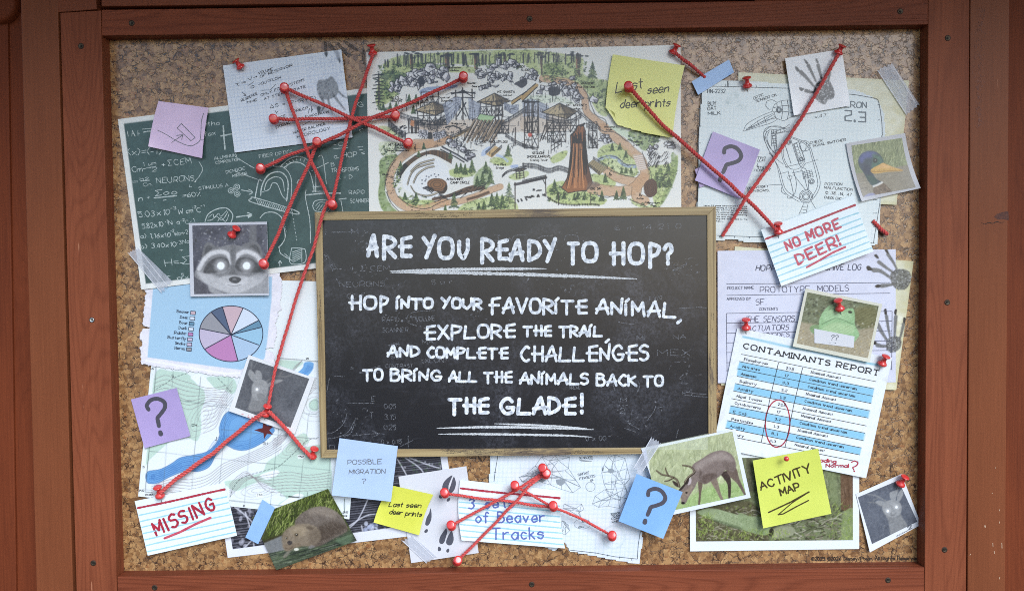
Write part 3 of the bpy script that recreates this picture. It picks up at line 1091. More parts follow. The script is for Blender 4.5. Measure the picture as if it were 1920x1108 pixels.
for zz, tx in ((Z1, '840 1000 870 960 960 938 1085 932'), (Z1, '840 1000 860 1040 930 1065'), (Z3, '140 865 200 850 250 810 285 760 300 700'), (Z3, '140 905 230 890 310 850 360 760'), (Z3, '240 885 330 860 370 740'), (Z3, '340 880 530 862 600 868'),
               (Z3, '400 375 490 345 570 322'), (Z3, '400 380 470 372 560 378'), (Z3, '160 990 162 958 198 958 200 990'), (Z3, '500 840 550 868 500 890'), (Z4, '1390 530 1480 545 1560 548'), (Z4, '1380 555 1470 565 1570 572'), (Z2, '0 310 30 285 120 282'), (Z2, '225 310 260 292 350 284'),
               (Z2, '455 330 470 285 560 285 580 330'), (Z4, '1080 760 1130 690 1150 640'), (Z4, '1160 660 1220 645'), (Z2, '1430 915 1600 905 1690 912'), (Z2, '920 1030 980 1045 1060 1048'), (Z3, '200 405 280 408'), (Z3, '140 530 160 420'), (Z1, '190 258 400 255'), (Z1, '130 578 280 575'), (Z2, '1390 585 1500 535'),
               (Z2, '1380 600 1480 560'), (Z4, '1330 830 1310 900'), (Z3, '300 620 520 622'), (Z3, '730 965 830 915'), (Z3, '790 880 790 980'), (Z4, '1340 420 1370 390'), (Z4, '1300 290 1340 292'), (Z4, '900 820 990 850'), (Z4, '930 780 1020 830')):
    fs.append((cr(zz(tx)), 1.2))
ribbons('faint_chalk_lettering', CB_SLATE, fs, 1.2, FAINT, ch, 0.06, 0.5, step=4, caps=False)
DUST = chalk_mat('chalk_dust_smear', rgb(196, 200, 212), 0.52, 0.72, 240.0, 0.4)
sm = []
for cx_, cy_, rx_, ry_, k in ((1085, 470, 45, 30, 60), (1265, 505, 26, 14, 40), (1060, 525, 70, 25, 40), (690, 470, 50, 30, 40), (700, 520, 60, 20, 30), (1280, 680, 20, 30, 30), (1180, 790, 50, 30, 30), (650, 790, 30, 40, 30), (900, 585, 60, 20, 20), (760, 600, 50, 14, 30), (1010, 775, 60, 14, 30)):
    for i in range(k):
        x, y = cx_ + RNG.normal(0, rx_ * 0.6), cy_ + RNG.normal(0, ry_ * 0.6)
        an, ln = RNG.normal(-0.4, 0.5), 4 + 10 * RNG.random()
        sm.append((np.array([[x, y], [x + ln * math.cos(an), y + ln * math.sin(an)]]), 1 + 3.5 * RNG.random()))
ribbons('chalk_smear_stain', CB_SLATE, sm, 3, DUST, ch, 0.035, 0.3, 0.9, caps=False)
SMUDGE = chalk_mat('grey_frame_scuffs', rgb(70, 62, 60), 0.5, 0.58, 800.0, 0.75)
sm = []
for x0, x1, y0, y1, k in ((770, 880, 399, 408, 30), (820, 990, 841, 851, 60), (1050, 1120, 844, 851, 30)):
    for i in range(k):
        x, y = x0 + (x1 - x0) * RNG.random(), y0 + (y1 - y0) * RNG.random()
        sm.append((np.array([[x, y], [x + 8 + 16 * RNG.random(), y - 0.3]]), 0.8 + 1.6 * RNG.random()))
for i in range(50):
    x, y = (592 + 8 * RNG.random() + (0.012 * 200), 540 + 90 * RNG.random()) if i < 25 else (1330 + 9 * RNG.random(), 560 + 260 * RNG.random())
    sm.append((np.array([[x, y], [x + 0.4, y + 8 + 12 * RNG.random()]]), 0.8 + 1.4 * RNG.random()))
ribbons('scuff_stain', CB_FRONT, sm, 1.5, SMUDGE, ch, 0.05, 0.3, 0.9, caps=False)


# ================================================================== papers
Za, Zb, Zc, Zd, Ze, Zf, Zg = Z(400, 60, 5.54), Z(200, 180, 5.035), Z(440, 240, 3.693), Z(200, 380, 4.618), Z(240, 530, 5.333), Z(230, 660, 3.692), Z(230, 860, 4.468)
Zh, Zi, Zj, Zk, Zl, Zn = Z(1240, 60, 4.617), Z(1440, 60, 4.616), Z(1290, 240, 5.036), Z(1420, 230, 4.432), Z(1320, 440, 3.693), Z(1340, 600, 3.574)
Zo, Zp, Zq, Zr, Zs, Zt = Z(1160, 800, 4.618), Z(1380, 800, 3.958), Z(600, 800, 4.104), Z(820, 840, 4.8), Z(480, 840, 4.617), Z(1440, 440, 4.261)
WHITE = rgb(228, 231, 235)
INK = ink_mat('dark_ballpoint_ink', rgb(52, 54, 62), 0.45)
PEN = ink_mat('grey_pencil', rgb(104, 108, 114), 0.5)
BLACKINK = ink_mat('black_printing_ink', rgb(34, 34, 38), 0.45)
FINE = ink_mat('fine_grey_drawing_ink', rgb(92, 100, 110), 0.45)
CHALKW = ink_mat('pale_chalk_line', rgb(206, 216, 214), 0.6, c2=rgb(150, 166, 166), scale=260.0)
REDMK = ink_mat('red_marker', rgb(178, 44, 62), 0.4, c2=rgb(150, 36, 60), scale=90.0)
PINKMK = ink_mat('faded_red_marker', rgb(206, 92, 108), 0.4, c2=rgb(176, 60, 84), scale=150.0)
BLUEMK = ink_mat('blue_marker', rgb(104, 122, 186), 0.4, c2=rgb(84, 100, 172), scale=120.0)
STAMP = chalk_mat('worn_grey_stamp_ink', rgb(74, 72, 84), 0.27, 0.36, 900.0, 1.0, 0.45)
AQUA = ink_mat('aqua_rule_ink', rgb(158, 206, 222), 0.4)
REDRULE = ink_mat('red_rule_ink', rgb(168, 50, 68), 0.4)
BLACKMK = ink_mat('black_felt_pen', rgb(38, 36, 30), 0.4)


def photo_print(name, label, q, inner, h, step, border, paint, base, lift=(0, 0, 0, 0), mat=None, group='photographs on the cork board', bow=0.0, cat='photo', bend=0.0):
    s = Sheet(q, h, 4.0, lift, bow, bend=bend)
    s.canvas(border)
    s.c.mottle(40, 0.012)
    o = s.build(name, mat or GLOSS)
    tag(o, label, cat, group)
    pc = Sheet(inner, 0, step, over=s, off=0.14, bend=bend)
    c = pc.canvas(base)
    paint(c)
    c.a = np.clip(1 - (1 - c.a) * 1.08, 0.02, 1)
    c.mottle(1.8, 0.035)
    c.mottle(5, 0.02)
    pc.build('picture', mat or GLOSS, o, 0.1)
    s.pic = pc
    return s


def note(name, label, q, h, col, lift=(0, 0, 0, 0), bow=0.0, cat='sticky note', group='sticky notes', step=4.0, mot=0.012, bend=0.0, mat=None):
    s = Sheet(q, h, step, lift, bow, bend=bend)
    s.canvas(col)
    s.c.mottle(30, mot)
    s.c.mottle(8, mot * 0.6)
    tag(s.build(name, mat or MATTE), label, cat, group)
    return s


def qmark(s, c, hgt, ang):
    """big stencilled question mark; c: centre px, hgt px, ang: lean in radians"""
    p = cr([(-0.22, -0.24), (-0.24, -0.36), (-0.1, -0.47), (0.08, -0.46), (0.22, -0.34), (0.2, -0.19), (0.06, -0.06), (-0.04, 0.02), (-0.05, 0.12), (-0.055, 0.24)])
    d = np.array([(-0.06, 0.40), (-0.055, 0.45)])
    R = np.array([[math.cos(ang), -math.sin(ang)], [math.sin(ang), math.cos(ang)]])
    ribbons('question_mark', s, [(c + (p * hgt) @ R.T, hgt * 0.105), (c + (d * hgt) @ R.T, hgt * 0.12)], 8, STAMP, s.o, 0.1, 0.12, step=2)


def grass(c, box, n, cols, ln=(8, 20), w=(0.8, 2.2), lean=0.0, spread=0.35, alpha=0.8):
    x0, y0, x1, y1 = box
    for _ in range(n):
        x, y = x0 + (x1 - x0) * RNG.random(), y0 + (y1 - y0) * RNG.random()
        a = -math.pi / 2 + lean + RNG.normal(0, spread)
        l_ = ln[0] + (ln[1] - ln[0]) * RNG.random()
        k = RNG.normal(0, 0.25)
        p = [(x, y), (x + l_ * 0.5 * math.cos(a), y + l_ * 0.5 * math.sin(a)), (x + l_ * math.cos(a + k), y + l_ * math.sin(a + k))]
        c.line(p, w[0] + (w[1] - w[0]) * RNG.random(), cols[RNG.integers(len(cols))], alpha, 1.0, 0.6)


def blotches(c, box, n, cols, r=(1, 4), alpha=0.6, soft=1.5):
    x0, y0, x1, y1 = box
    for _ in range(n):
        rr = r[0] + (r[1] - r[0]) * RNG.random()
        c.ell((x0 + (x1 - x0) * RNG.random(), y0 + (y1 - y0) * RNG.random()), rr, rr * (0.5 + 0.6 * RNG.random()), cols[RNG.integers(len(cols))], alpha, soft, RNG.random() * 3)


def torn(p, amp=2.0, step=3.0, closed=True, seed=5):
    """roughen an outline like torn paper"""
    r = np.random.default_rng(seed)
    p = resample(np.concatenate([p, p[:1]]) if closed else p, step)
    w = r.normal(0, 1, len(p))
    w = (w + np.roll(w, 1)) * 0.7 * amp
    d = np.gradient(p, axis=0)
    d /= np.hypot(d[:, 0], d[:, 1])[:, None] + 1e-6
    return p + np.stack([-d[:, 1], d[:, 0]], 1) * w[:, None]


def inside(poly):
    q = np.asarray(poly, float)

    def f(p):
        ins = np.zeros(len(p), bool)
        x, y = p[:, 0], p[:, 1]
        for (ax, ay), (bx, by) in zip(q, np.roll(q, -1, 0)):
            if ay != by:
                ins ^= ((ay > y) != (by > y)) & (x < (y - ay) * (bx - ax) / (by - ay) + ax)
        return ins
    return f


def paw(dst, zz, toes, pad, claws, alpha, col=None, w=3.2, dots=120):
    """a printed animal paw: thick toes running into a pad, dark claws, speckles. dst: canvas"""
    col = rgb(96, 98, 100) if col is None else col
    for t_ in toes:
        p = cr(zz(t_[0]))
        p = p[len(p) // 7:]
        dst.line(p, t_[1] * 0.82, col, alpha, 1.2, 0.55)
    pp = cr(zz(pad), True)
    dst.poly(pp, col, alpha, 2.0)
    for cl in claws:
        q = cr(zz(cl), True)
        dst.poly(q.mean(0) + (q - q.mean(0)) * 1.35, rgb(36, 36, 40), min(1, alpha * 1.4), 0.8)
    lo, hi = pp.min(0), pp.max(0)
    ok = inside(pp)
    for _ in range(dots):
        x, y = lo + (hi - lo) * RNG.random(2)
        if not ok(np.array([[x, y]]))[0]:
            continue
        dst.ell((x, y), 0.7 + 0.8 * RNG.random(), 0.7 + 0.7 * RNG.random(), rgb(44, 44, 50) if RNG.random() < 0.65 else rgb(200, 202, 206), alpha * 0.8, 0.8)
    for t_ in toes:
        p = resample(cr(zz(t_[0])), 1.0)
        for _ in range(18):
            x, y = p[RNG.integers(len(p))] + RNG.normal(0, t_[1] * 0.25, 2)
            dst.ell((x, y), 0.6, 0.6, rgb(40, 40, 46), alpha * 0.7, 0.8)


# ------------------------------------------------------------------ green chalk-covered print, top of the board
s = Sheet([(221, 224), (700, 164), (735, 486), (265, 543)], 3.6, 2.2, (0, 0, 0, 1.5))
c = s.canvas(rgb(226, 228, 226))
c.poly([(232, 232), (692, 174.5), (724, 477), (273.5, 532)], rgb(60, 84, 82), 1, 1.2)
for sz_, am in ((30, 0.018), (9, 0.016), (3, 0.018)):
    c.mottle(sz_, am, (0.9, 1, 1))
green = s
o = s.build('chalk_formula_print', MATTE)
tag(o, 'white bordered dark green print covered in chalked formulas and diagrams', 'print')
st = []
for tx, zz, a, bb, cp in (('I A I-', Zb, (205, 390), (320, 378), 12), ('-', Zb, (345, 345), (440, 335), 14), ('itha', Zb, (945, 285), (1065, 275), 9), ('fax', Zb, (925, 385), (1030, 368), 9), ('(x)=(-1)', Zb, (205, 560), (510, 545), 13),
                          ('Cm', Zb, (240, 722), (335, 718), 11), ('1 um', Zb, (345, 665), (465, 650), 8), ('2', Zb, (425, 715), (470, 712), 8), ('+', Zb, (520, 668), (552, 666), 9), ('^CEM', Zb, (580, 660), (800, 635), 12),
                          ('=', Zb, (240, 828), (290, 826), 8), ('h2', Zb, (315, 800), (395, 795), 6), ('Cn.', Zb, (345, 855), (430, 848), 7), ('NEURONS,', Zb, (475, 826), (845, 800), 11), ('n +', Zb, (300, 995), (415, 975), 11), ('^oo', Zb, (450, 945), (670, 925), 11),
                          ('. - .', Zb, (455, 1018), (640, 990), 10), ('=60%.', Zb, (715, 962), (900, 945), 9), ('5.03x10', Zd, (280, 130), (545, 105), 12), ('-3', Zd, (552, 62), (605, 58), 6), ('W cm', Zd, (620, 102), (745, 85), 10), ('-2', Zd, (740, 52), (775, 50), 5), ('C', Zd, (780, 85), (815, 82), 9), ('-1', Zd, (815, 38), (845, 36), 4),
                          ('5.82x10', Zd, (310, 225), (490, 208), 10), ('-3', Zd, (505, 175), (535, 172), 5), ('N a', Zd, (540, 195), (635, 185), 9), ('-2', Zd, (640, 165), (675, 160), 5), ('C-1', Zd, (688, 190), (765, 168), 8), ('a) 1,16x10', Zd, (295, 310), (550, 298), 9),
                          ('-2', Zd, (555, 255), (585, 252), 5), ('Wcm-2', Zd, (588, 290), (705, 270), 8), ('b) 3.40x10', Zd, (300, 400), (600, 378), 9), ('-3Na', Zd, (605, 365), (715, 350), 8), ('+', Zd, (632, 425), (660, 422), 7), ('H=^', Zd, (508, 550), (715, 525), 14), ('- d', Zd, (525, 650), (650, 670), 9), ('5', Zd, (650, 640), (670, 638), 6), ('x', Zd, (680, 665), (710, 655), 8),
                          ('STIMULUS A', Zb, (872, 890), (1150, 855), 7), ('ALUMINUM', Zb, (1015, 605), (1225, 570), 6), ('COMPOSITION', Zb, (1030, 645), (1255, 612), 5.5), ('DICHROIC', Zb, (1128, 735), (1309, 695), 6), ('MIRROR', Zb, (1190, 770), (1330, 745), 6),
                          ('FIBER OPTICS', Zc, (172, 210), (400, 175), 7), ('B', Zc, (668, 268), (690, 264), 8), ('TRANSFORMS', Zc, (672, 310), (858, 296), 8), ('A - D', Zc, (705, 355), (815, 352), 8), ('RAPID', Zc, (792, 462), (902, 455), 8), ('SCANNER', Zc, (802, 520), (930, 515), 8), ('a. HOP =', Zc, (690, 214), (900, 190), 10), ('-C2', Zc, (688, 130), (785, 122), 8), ('G', Za, (1510, 785), (1560, 775), 10), ("r'", Za, (1528, 1040), (1590, 1030), 9)):
    q = zz(*a, *bb)
    st += [(p, 1.15 if cp > 8 else 0.9) for p in text(tx, q[0], q[1], cp * 0.9, jit=0.7, seed=len(tx) + int(cp))]
for zz, tx, wv in ((Zb, '445 965 665 942', 2), (Zb, '345 690 468 665', 1.3), (Zb, '318 805 405 798', 1.3), (Zb, '1100 280 1108 400 1118 510', 2.6), (Zb, '1075 380 1190 360', 2.4), (Zb, '345 345 395 335 440 338', 2), (Zb, '870 620 905 690 880 750 830 815', 1.3), (Zb, '778 860 805 858', 1.2), (Zb, '785 840 780 862', 1.2), (Zd, '635 520 670 525', 1.2),
                   # optics drawing
                   (Zc, '0 195 60 235 135 280', 1.3), (Zc, '0 300 110 340 190 368', 1.3), (Zc, '140 490 165 370 185 360', 2), (Zc, '180 470 190 400 230 330 290 305 340 320 370 380 360 510', 2.2), (Zc, '270 215 270 265 330 270 380 320 395 400 385 530', 1.4), (Zc, '205 430 225 370 280 340 330 360 345 440', 1.6), (Zc, '190 445 240 425 260 385 290 385 310 420 330 470 360 500', 1.6),
                   (Zc, '320 265 380 215 460 200 530 250 560 330 560 445', 2), (Zc, '345 275 400 240 470 250 520 310 545 400 550 440', 1.8), (Zc, '530 300 590 270 650 240', 1.3), (Zc, '580 200 610 205 635 390', 1.2), (Zc, '540 410 600 405', 1.8), (Zc, '535 440 640 440', 1.4), (Zc, '495 465 600 455 735 452', 2.4), (Zc, '495 430 490 480 520 640 525 800', 1.4), (Zc, '735 500 750 580', 1.2), (Zc, '720 495 775 488', 1.4),
                   (Zc, '540 540 560 505 640 500 660 540 640 580 560 575 540 540', 1.4), (Zc, '560 540 590 515 650 520', 1), (Zc, '565 565 590 530', 1), (Zc, '580 570 610 530', 1), (Zc, '600 572 625 535', 1), (Zc, '115 490 145 485 415 570 410 595 120 515 115 490', 1.8), (Zc, '175 625 210 590 270 585 320 615 335 660', 1.6), (Zc, '335 660 350 750 330 800 300 830', 1.6), (Zc, '310 830 320 870 400 920', 1.4), (Zc, '345 870 385 905', 1.2),
                   (Zc, '395 830 465 835 490 850 485 930 385 935 395 830', 1.4), (Zc, '465 835 465 930', 1.2), (Zc, '313 960 312 925', 1.3), (Zc, '300 940 313 920 326 938', 1.3), (Zc, '10 615 120 605', 1.8), (Zc, '90 585 120 605 92 622', 1.6), (Zc, '45 430 125 445', 1.8), (Zc, '95 425 125 445 98 462', 1.6), (Zd, '850 170 880 100 960 55 1040 50 1090 100 1085 150 1075 172', 1.8), (Zd, '1120 128 1250 105', 1.8), (Zd, '1215 88 1255 103 1222 125', 1.5),
                   (Zd, '880 130 920 100 930 130 970 95 990 120 1040 70', 1.2), (Zd, '870 155 910 150 950 120 1000 150 1050 80', 1.2), (Zd, '960 165 990 130 1030 165 1060 100', 1.2), (Zc, '685 145 785 138', 1.2), (Zc, '850 135 890 130', 1.2), (Zc, '860 155 888 150', 1.2), (Zc, '430 385 445 360 455 385 435 385 435 400 450 400', 1.2)):
    st.append((cr(zz(tx)), wv))
for x in range(150, 405, 15):
    st.append((Zc(x, 495 + (x - 150) * 0.29, x + 14, 525 + (x - 150) * 0.29), 1.2))
for i in range(9):
    st.append((Zc(400, 860 + i * 14, 460, 840 + i * 12), 1.1)) if i < 6 else None
    a = math.radians(200 + i * 16)
    st.append((np.array([Zc(440 + 105 * math.cos(a), 300 + 90 * math.sin(a))[0], Zc(440 + 85 * math.cos(a), 300 + 72 * math.sin(a))[0]]), 1.2))
for x, y in ((1175, 895), (1228, 860), (1232, 925)):
    t_ = np.linspace(0, 6.3, 14)
    for r in (28, 12):
        st.append((Zb(np.stack([x + r * np.cos(t_), y + r * 0.9 * np.sin(t_)], 1).ravel().tolist()) if False else np.stack([200 + (x + r * np.cos(t_)) / 5.035, 180 + (y + r * 0.9 * np.sin(t_)) / 5.035], 1), 1.3))
for i in range(8):
    st.append((Zc(400 + 4 * i, 600 + i * 24, 403 + 4 * i, 612 + i * 24), 1.0))
    st.append((Zc(355 - 3 * i, 720 - i * 15, 357 - 3 * i, 712 - i * 15), 1.0))
st = [q for q in st if q]
ribbons('chalk_lettering', s, st, 1.4, CHALKW, o, 0.08, 0.5, step=3, caps=False)

# ------------------------------------------------------------------ topographic map
s = Sheet([(300, 520), (690, 530), (655, 973), (259, 930)], 2.0, 1.5, (0, 0, 0, 1.0))
c = s.canvas(rgb(226, 233, 236))
topo = s
c.mottle(60, 0.012)
P_ = lambda t: cr(Zf(t), True)
inner = Zf('232 108 560 60 1060 40 1345 72 1437 740 1400 1110 1310 1085 700 1020 155 965')
inner = np.array([Zf(225, 108)[0], (594, 679), (640, 684), Zf(1560, 1085)[0], Zf(155, 965)[0]])
c.poly(inner, rgb(225, 233, 238), 1, 0.8)
GRN = rgb(188, 212, 200)
for t in ('225 150 330 130 450 150 520 230 560 260 570 330 540 420 545 520 520 610 470 600 400 560 300 640 190 740 160 770 190 500', '580 180 640 170 760 180 790 240 760 290 700 260 640 250', '1060 55 1200 60 1250 75 1180 120 1100 100',
          '1180 600 1260 560 1290 620 1240 660 1400 640 1440 740 1430 1000 1250 1100 1080 1060 1130 1010 1070 960 960 900 880 920 780 960 700 900 780 880 960 830 1000 760 1100 690', '1290 350 1345 320 1350 400 1300 400'):
    c.poly(P_(t), GRN, 1, 1.5)
for t in ('470 175 560 170 720 350 820 430 760 420 640 300 540 230', '950 850 1060 815 1080 840 1000 880', '1080 1060 1200 980 1250 1000 1130 1070'):
    c.poly(P_(t), rgb(232, 238, 242), 1, 1.5)
lake = [P_('720 420 800 380 900 420 1040 520 1030 570 960 630 860 675 780 672 700 640 650 700 600 790 520 825 440 820 330 860 240 905 170 900 170 830 260 810 340 770 400 730 500 710 580 690 640 640 670 580 670 520 690 460'),
        P_('1262 70 1320 75 1310 130 1260 175 1210 150 1245 110')]
for lk in lake:
    c.poly(lk, rgb(112, 164, 214), 1, 1.0)
    ce = lk.mean(0)
CT = rgb(128, 118, 124)
for k in range(1, 6):
    q = lake[0]
    d = np.gradient(q, axis=0)
    d /= np.hypot(*d.T)[:, None] + 1e-6
    nm = np.stack([d[:, 1], -d[:, 0]], 1)
    area = 0.5 * np.sum(q[:, 0] * np.roll(q[:, 1], -1) - np.roll(q[:, 0], -1) * q[:, 1])
    nm = nm if area < 0 else -nm
    c.line(q + nm * k * 3.3, 1.1, rgb(58, 104, 168), 0.8 if k < 4 else 0.5)
c.line(np.concatenate([lake[0], lake[0][:1]]), 1.3, rgb(60, 100, 156), 0.9)
for k in range(7):
    c.line(Zf(1235 + 8 * k, 170 - 14 * k, 1320 - k * 6, 110 - 4 * k), 0.5, rgb(66, 118, 186), 0.7)
for lx, ly, rx, ry, rt in ((560, 440, 85, 40, -0.9), (1330, 365, 60, 55, 0), (940, 955, 80, 28, -0.15), (1180, 660, 55, 26, -0.5)):
    for k in (1, 0.6, 1.5, 2.1):
        t_ = np.linspace(0, 2 * math.pi, 40)
        x, y = rx * k * np.cos(t_), ry * k * np.sin(t_)
        c.line(np.stack([230 + (lx + x * math.cos(rt) - y * math.sin(rt)) / 3.692, 660 + (ly + x * math.sin(rt) + y * math.cos(rt)) / 3.692], 1), 0.7, CT, 0.55 if k < 2 else 0.3)
for k in range(7):
    c.line(cr(Zf('220 %d 300 %d 380 %d 470 %d 600 %d 720 %d' % (190 + k * 26, 160 + k * 30, 190 + k * 30, 215 + k * 30, 250 + k * 15, 230 + k * 22))), 0.7, CT, 0.85)
    c.line(cr(Zf('560 %d 640 %d 690 %d 760 %d' % (560 - k * 30, 520 - k * 26, 420 - k * 20, 330 - k * 22))), 0.6, CT, 0.75)
    c.line(cr(Zf('200 %d 330 %d 470 %d 590 %d 700 %d 830 %d 1000 %d 1100 %d' % (930 + k * 12, 880 + k * 18, 880 + k * 22, 850 + k * 20, 770 + k * 18, 720 + k * 12, 640 + k * 14, 560 + k * 18))), 0.7, CT, 0.85)
    c.line(cr(Zf('740 %d 800 %d 870 %d 1000 %d 1150 %d 1290 %d 1440 %d' % (1000 - k * 14, 940 - k * 14, 880 - k * 8, 850 + k * 18, 830 + k * 22, 850 + k * 18, 830 + k * 20))), 0.7, CT, 0.85)
    c.line(cr(Zf('1040 %d 1130 %d 1200 %d 1260 %d 1340 %d' % (600 + k * 12, 560 + k * 6, 470 - k * 6, 330 - k * 16, 250 - k * 12))), 0.6, CT, 0.75)
    c.line(cr(Zf('1050 %d 1150 %d 1200 %d 1240 %d' % (180 + k * 8, 140 + k * 5, 90 + k * 4, 60))), 0.6, CT, 0.4)
for a in ('350 130 270 1040', '540 170 470 1030', '735 170 660 1010', '900 420 840 1080', '1080 520 1020 1090', '1290 420 1210 1100', '1440 700 1400 1110', '185 685 700 740 1437 815', '210 430 300 320 800 400', '230 300 420 335 720 370 1340 430', '680 535 1345 600', '160 950 700 990'):
    c.line(Zf(a), 0.7, rgb(92, 100, 104), 0.6)
bd = rgb(70, 78, 80)
c.line([Zf(232, 100)[0], Zf(157, 965)[0], Zf(1310, 1085)[0]], 1.0, bd, 0.9)
c.line([(520, 671), (594, 677.5), (650, 682)], 1.0, bd, 0.9)
c.line([(646, 935), (645.5, 962), (636, 961)], 1.2, rgb(40, 60, 50), 0.9)
for a in ('232 255 300 215 360 175 450 145', '660 180 760 285', '745 1000 760 950 800 890 860 855 1000 815 1080 790 1150 730 1220 665 1280 610 1360 590'):
    p = resample(cr(Zf(a)), 1.0)
    for i in range(0, len(p) - 4, 8):
        c.line(p[i:i + 5], 1.0, rgb(64, 72, 74), 0.9)
c.line(Zf('1095 970 1092 992 1180 1002 1275 1002 1278 970'), 0.8, rgb(54, 60, 60), 0.9)
c.line(Zf('1150 998 1215 1003'), 2.2, rgb(30, 34, 34), 1)
for x, y in ((948, 990), (1235, 725)):
    c.poly(Zf(x - 24, y - 12, x + 22, y - 16, x + 24, y + 8, x - 22, y + 12), rgb(236, 240, 240), 1, 0.7)
o = s.build('topographic_map', PAPER)
tag(o, 'pale green and white contour map with blue lake and river', 'map')
st = []
for tx, a, bb, cp in (('770', (930, 996), (966, 992), 3), ('750', (1216, 731), (1252, 727), 3), ('121.380W', (152, 992), (220, 990), 3), ('39.22', (112, 962), (148, 962), 3), ('20', (1270, 50), (1288, 50), 3), ('45', (200, 122), (214, 120), 3), ('23', (138, 800), (150, 800), 3), ('S', (342, 175), (356, 172), 5), ('20', (832, 1068), (846, 1069), 3)):
    q = Zf(*a, *bb)
    st += [(p, 0.8) for p in text(tx, q[0], q[1], cp)]
st += [(p, 0.8) for p in text('39.22', Zq(178, 662)[0], Zq(216, 662)[0], 3)] + [(p, 0.8) for p in text('390418', Zq(165, 688)[0], Zq(208, 690)[0], 2.6)]
for x, y in ((487, 505), (980, 632)):
    st += [(Zf(x - 8, y - 8, x + 8, y - 8, x + 8, y + 8, x - 8, y + 8, x - 8, y - 8), 0.8), (Zf(x, y - 6, x, y + 6), 0.8), (Zf(x + 15, y, x + 28, y), 0.8), (Zf(x + 21, y - 9, x + 21, y + 9), 0.8)]
st += [(Zf('650 585 648 605 640 608 652 610'), 0.8), (Zf('696 668 696 668.5'), 1.5)]
ribbons('map_lettering', s, st, 0.8, INK, o, 0.08, caps=False)
stp = Zf('975 475 1000 510 1048 507 1015 540 1040 570 1000 562 978 603 975 560 910 538 968 524')
flat_poly('dark_red_star', s, [stp], ink_mat('dark_red_star_ink', rgb(92, 30, 34), 0.45), o, 0.2)

# ------------------------------------------------------------------ torn pie chart sheet
out_ = Ze('130 40 700 -130 1500 -140 1545 20 1530 90 1535 150 1520 200 1535 260 1500 300 1510 330 1470 400 1480 450 1490 520 1470 560 1460 640 1380 660 1440 690 1470 740 1465 830 1300 870 1110 945 960 935 700 900 440 860 220 825 175 815 130 810 122 770 140 720 125 650 138 600 118 560 130 490 160 455 222 445 160 425 148 380 165 340 152 290 160 250 180 200 160 160 188 110')
s = Sheet([(255, 500), (540, 495), (525, 715), (250, 712)], 3.2, 1.3, (0, 0, 0, 0))
s.mask = inside(torn(out_, 1.0, 2.5))
c = s.canvas(rgb(226, 224, 234))
c.mottle(14, 0.02)
c.mottle(4, 0.02)
c.poly(Ze('250 60 700 -60 1440 -60 1435 170 1390 600 1365 760 1130 870 850 835 195 745 215 480'), rgb(164, 198, 224), 1, 1.5)
for _ in range(90):
    x, y = Ze(250 + 1150 * RNG.random(), 60 + 750 * RNG.random())[0]
    c.line([(x, y), (x + 12 * RNG.random(), y - 3 + 6 * RNG.random())], 1 + 2 * RNG.random(), rgb(160, 196, 222) if RNG.random() < 0.6 else rgb(206, 228, 242), 0.22, 3)
rim = torn(out_, 0.5, 2.5)
for _ in range(220):
    i = RNG.integers(len(rim))
    c.ell(rim[i] + RNG.normal(0, 2.0, 2), 1.5, 0.8, rgb(244, 243, 248) if RNG.random() < 0.6 else rgb(196, 194, 208), 0.6, 1.0)
c.line(cr(Ze('180 778 420 815 700 862 960 905 1120 900')), 3, rgb(246, 246, 250), 0.8, 3)
piece = s
o = s.build('pie_chart_sheet', MATTE)
tag(o, 'torn light blue sheet with a pie chart and legend of animals', 'chart sheet')
pc_ = np.array([1030, 520.])
edge = [(945, 245), (1150, 255), (1303, 378), (1333, 445), (1308, 622), (1098, 775), (768, 663), (722, 458), (833, 295)]
cols = [(198, 172, 182), (206, 216, 232), (100, 140, 166), (150, 190, 216), (168, 192, 218), (184, 128, 178), (190, 180, 204), (148, 148, 156), (84, 98, 124)]
ang = [math.atan2((y - 510) / 278, (x - 1030) / 318) for x, y in edge]
arcs = []
for i, cl in enumerate(cols):
    a0, a1 = ang[i], ang[(i + 1) % 9]
    if a1 < a0:
        a1 += 2 * math.pi
    t_ = np.linspace(a0, a1, 16)
    arc = np.stack([1030 + 318 * np.cos(t_), 510 + 278 * np.sin(t_)], 1)
    w_ = np.concatenate([[pc_], arc])
    flat_poly('pie_slice', s, [np.stack([240 + w_[:, 0] / 5.333, 530 + w_[:, 1] / 5.333], 1)], ink_mat('chart_ink_%d' % i, rgb(*cl), 0.45), o, 0.10)
t_ = np.linspace(0, 2 * math.pi, 80)
st = [(np.stack([240 + (1030 + 318 * np.cos(t_)) / 5.333, 530 + (510 + 278 * np.sin(t_)) / 5.333], 1), 1.0)] + [(Ze(*pc_, *e), 1.0) for e in edge]
ribbons('pie_outline', s, [(p, 1.6) for p, _ in st], 1, ink_mat('navy_chart_line', rgb(40, 44, 66), 0.45), o, 0.22, caps=False)
st, sw = [], []
for i, (nm_, x, y, cl) in enumerate((('Beaver', 650, 302, 0), ('Deer', 643, 356, 1), ('Boar', 636, 410, 2), ('Duck', 630, 463, 1), ('Rabbit', 625, 515, 5), ('Butterfly', 619, 567, 6), ('Snake', 613, 617, 6), ('Heron', 609, 666, 7))):
    wd_ = len(nm_) * 20
    q = Ze(x - 42 - wd_, y - 2 - wd_ * 0.1 + 8, x - 42, y + 5)
    st += [(p, 0.85) for p in text(nm_, q[0], q[1], 4.6, serif=True)]
    bq = Ze(x - 23, y - 19, x + 25, y - 15, x + 23, y + 19, x - 25, y + 15)
    flat_poly('legend_box', s, [bq], ink_mat('chart_ink_%d' % cl, rgb(*cols[cl]), 0.45), o, 0.1)
    sw.append((np.concatenate([bq, bq[:1]]), 1.1))
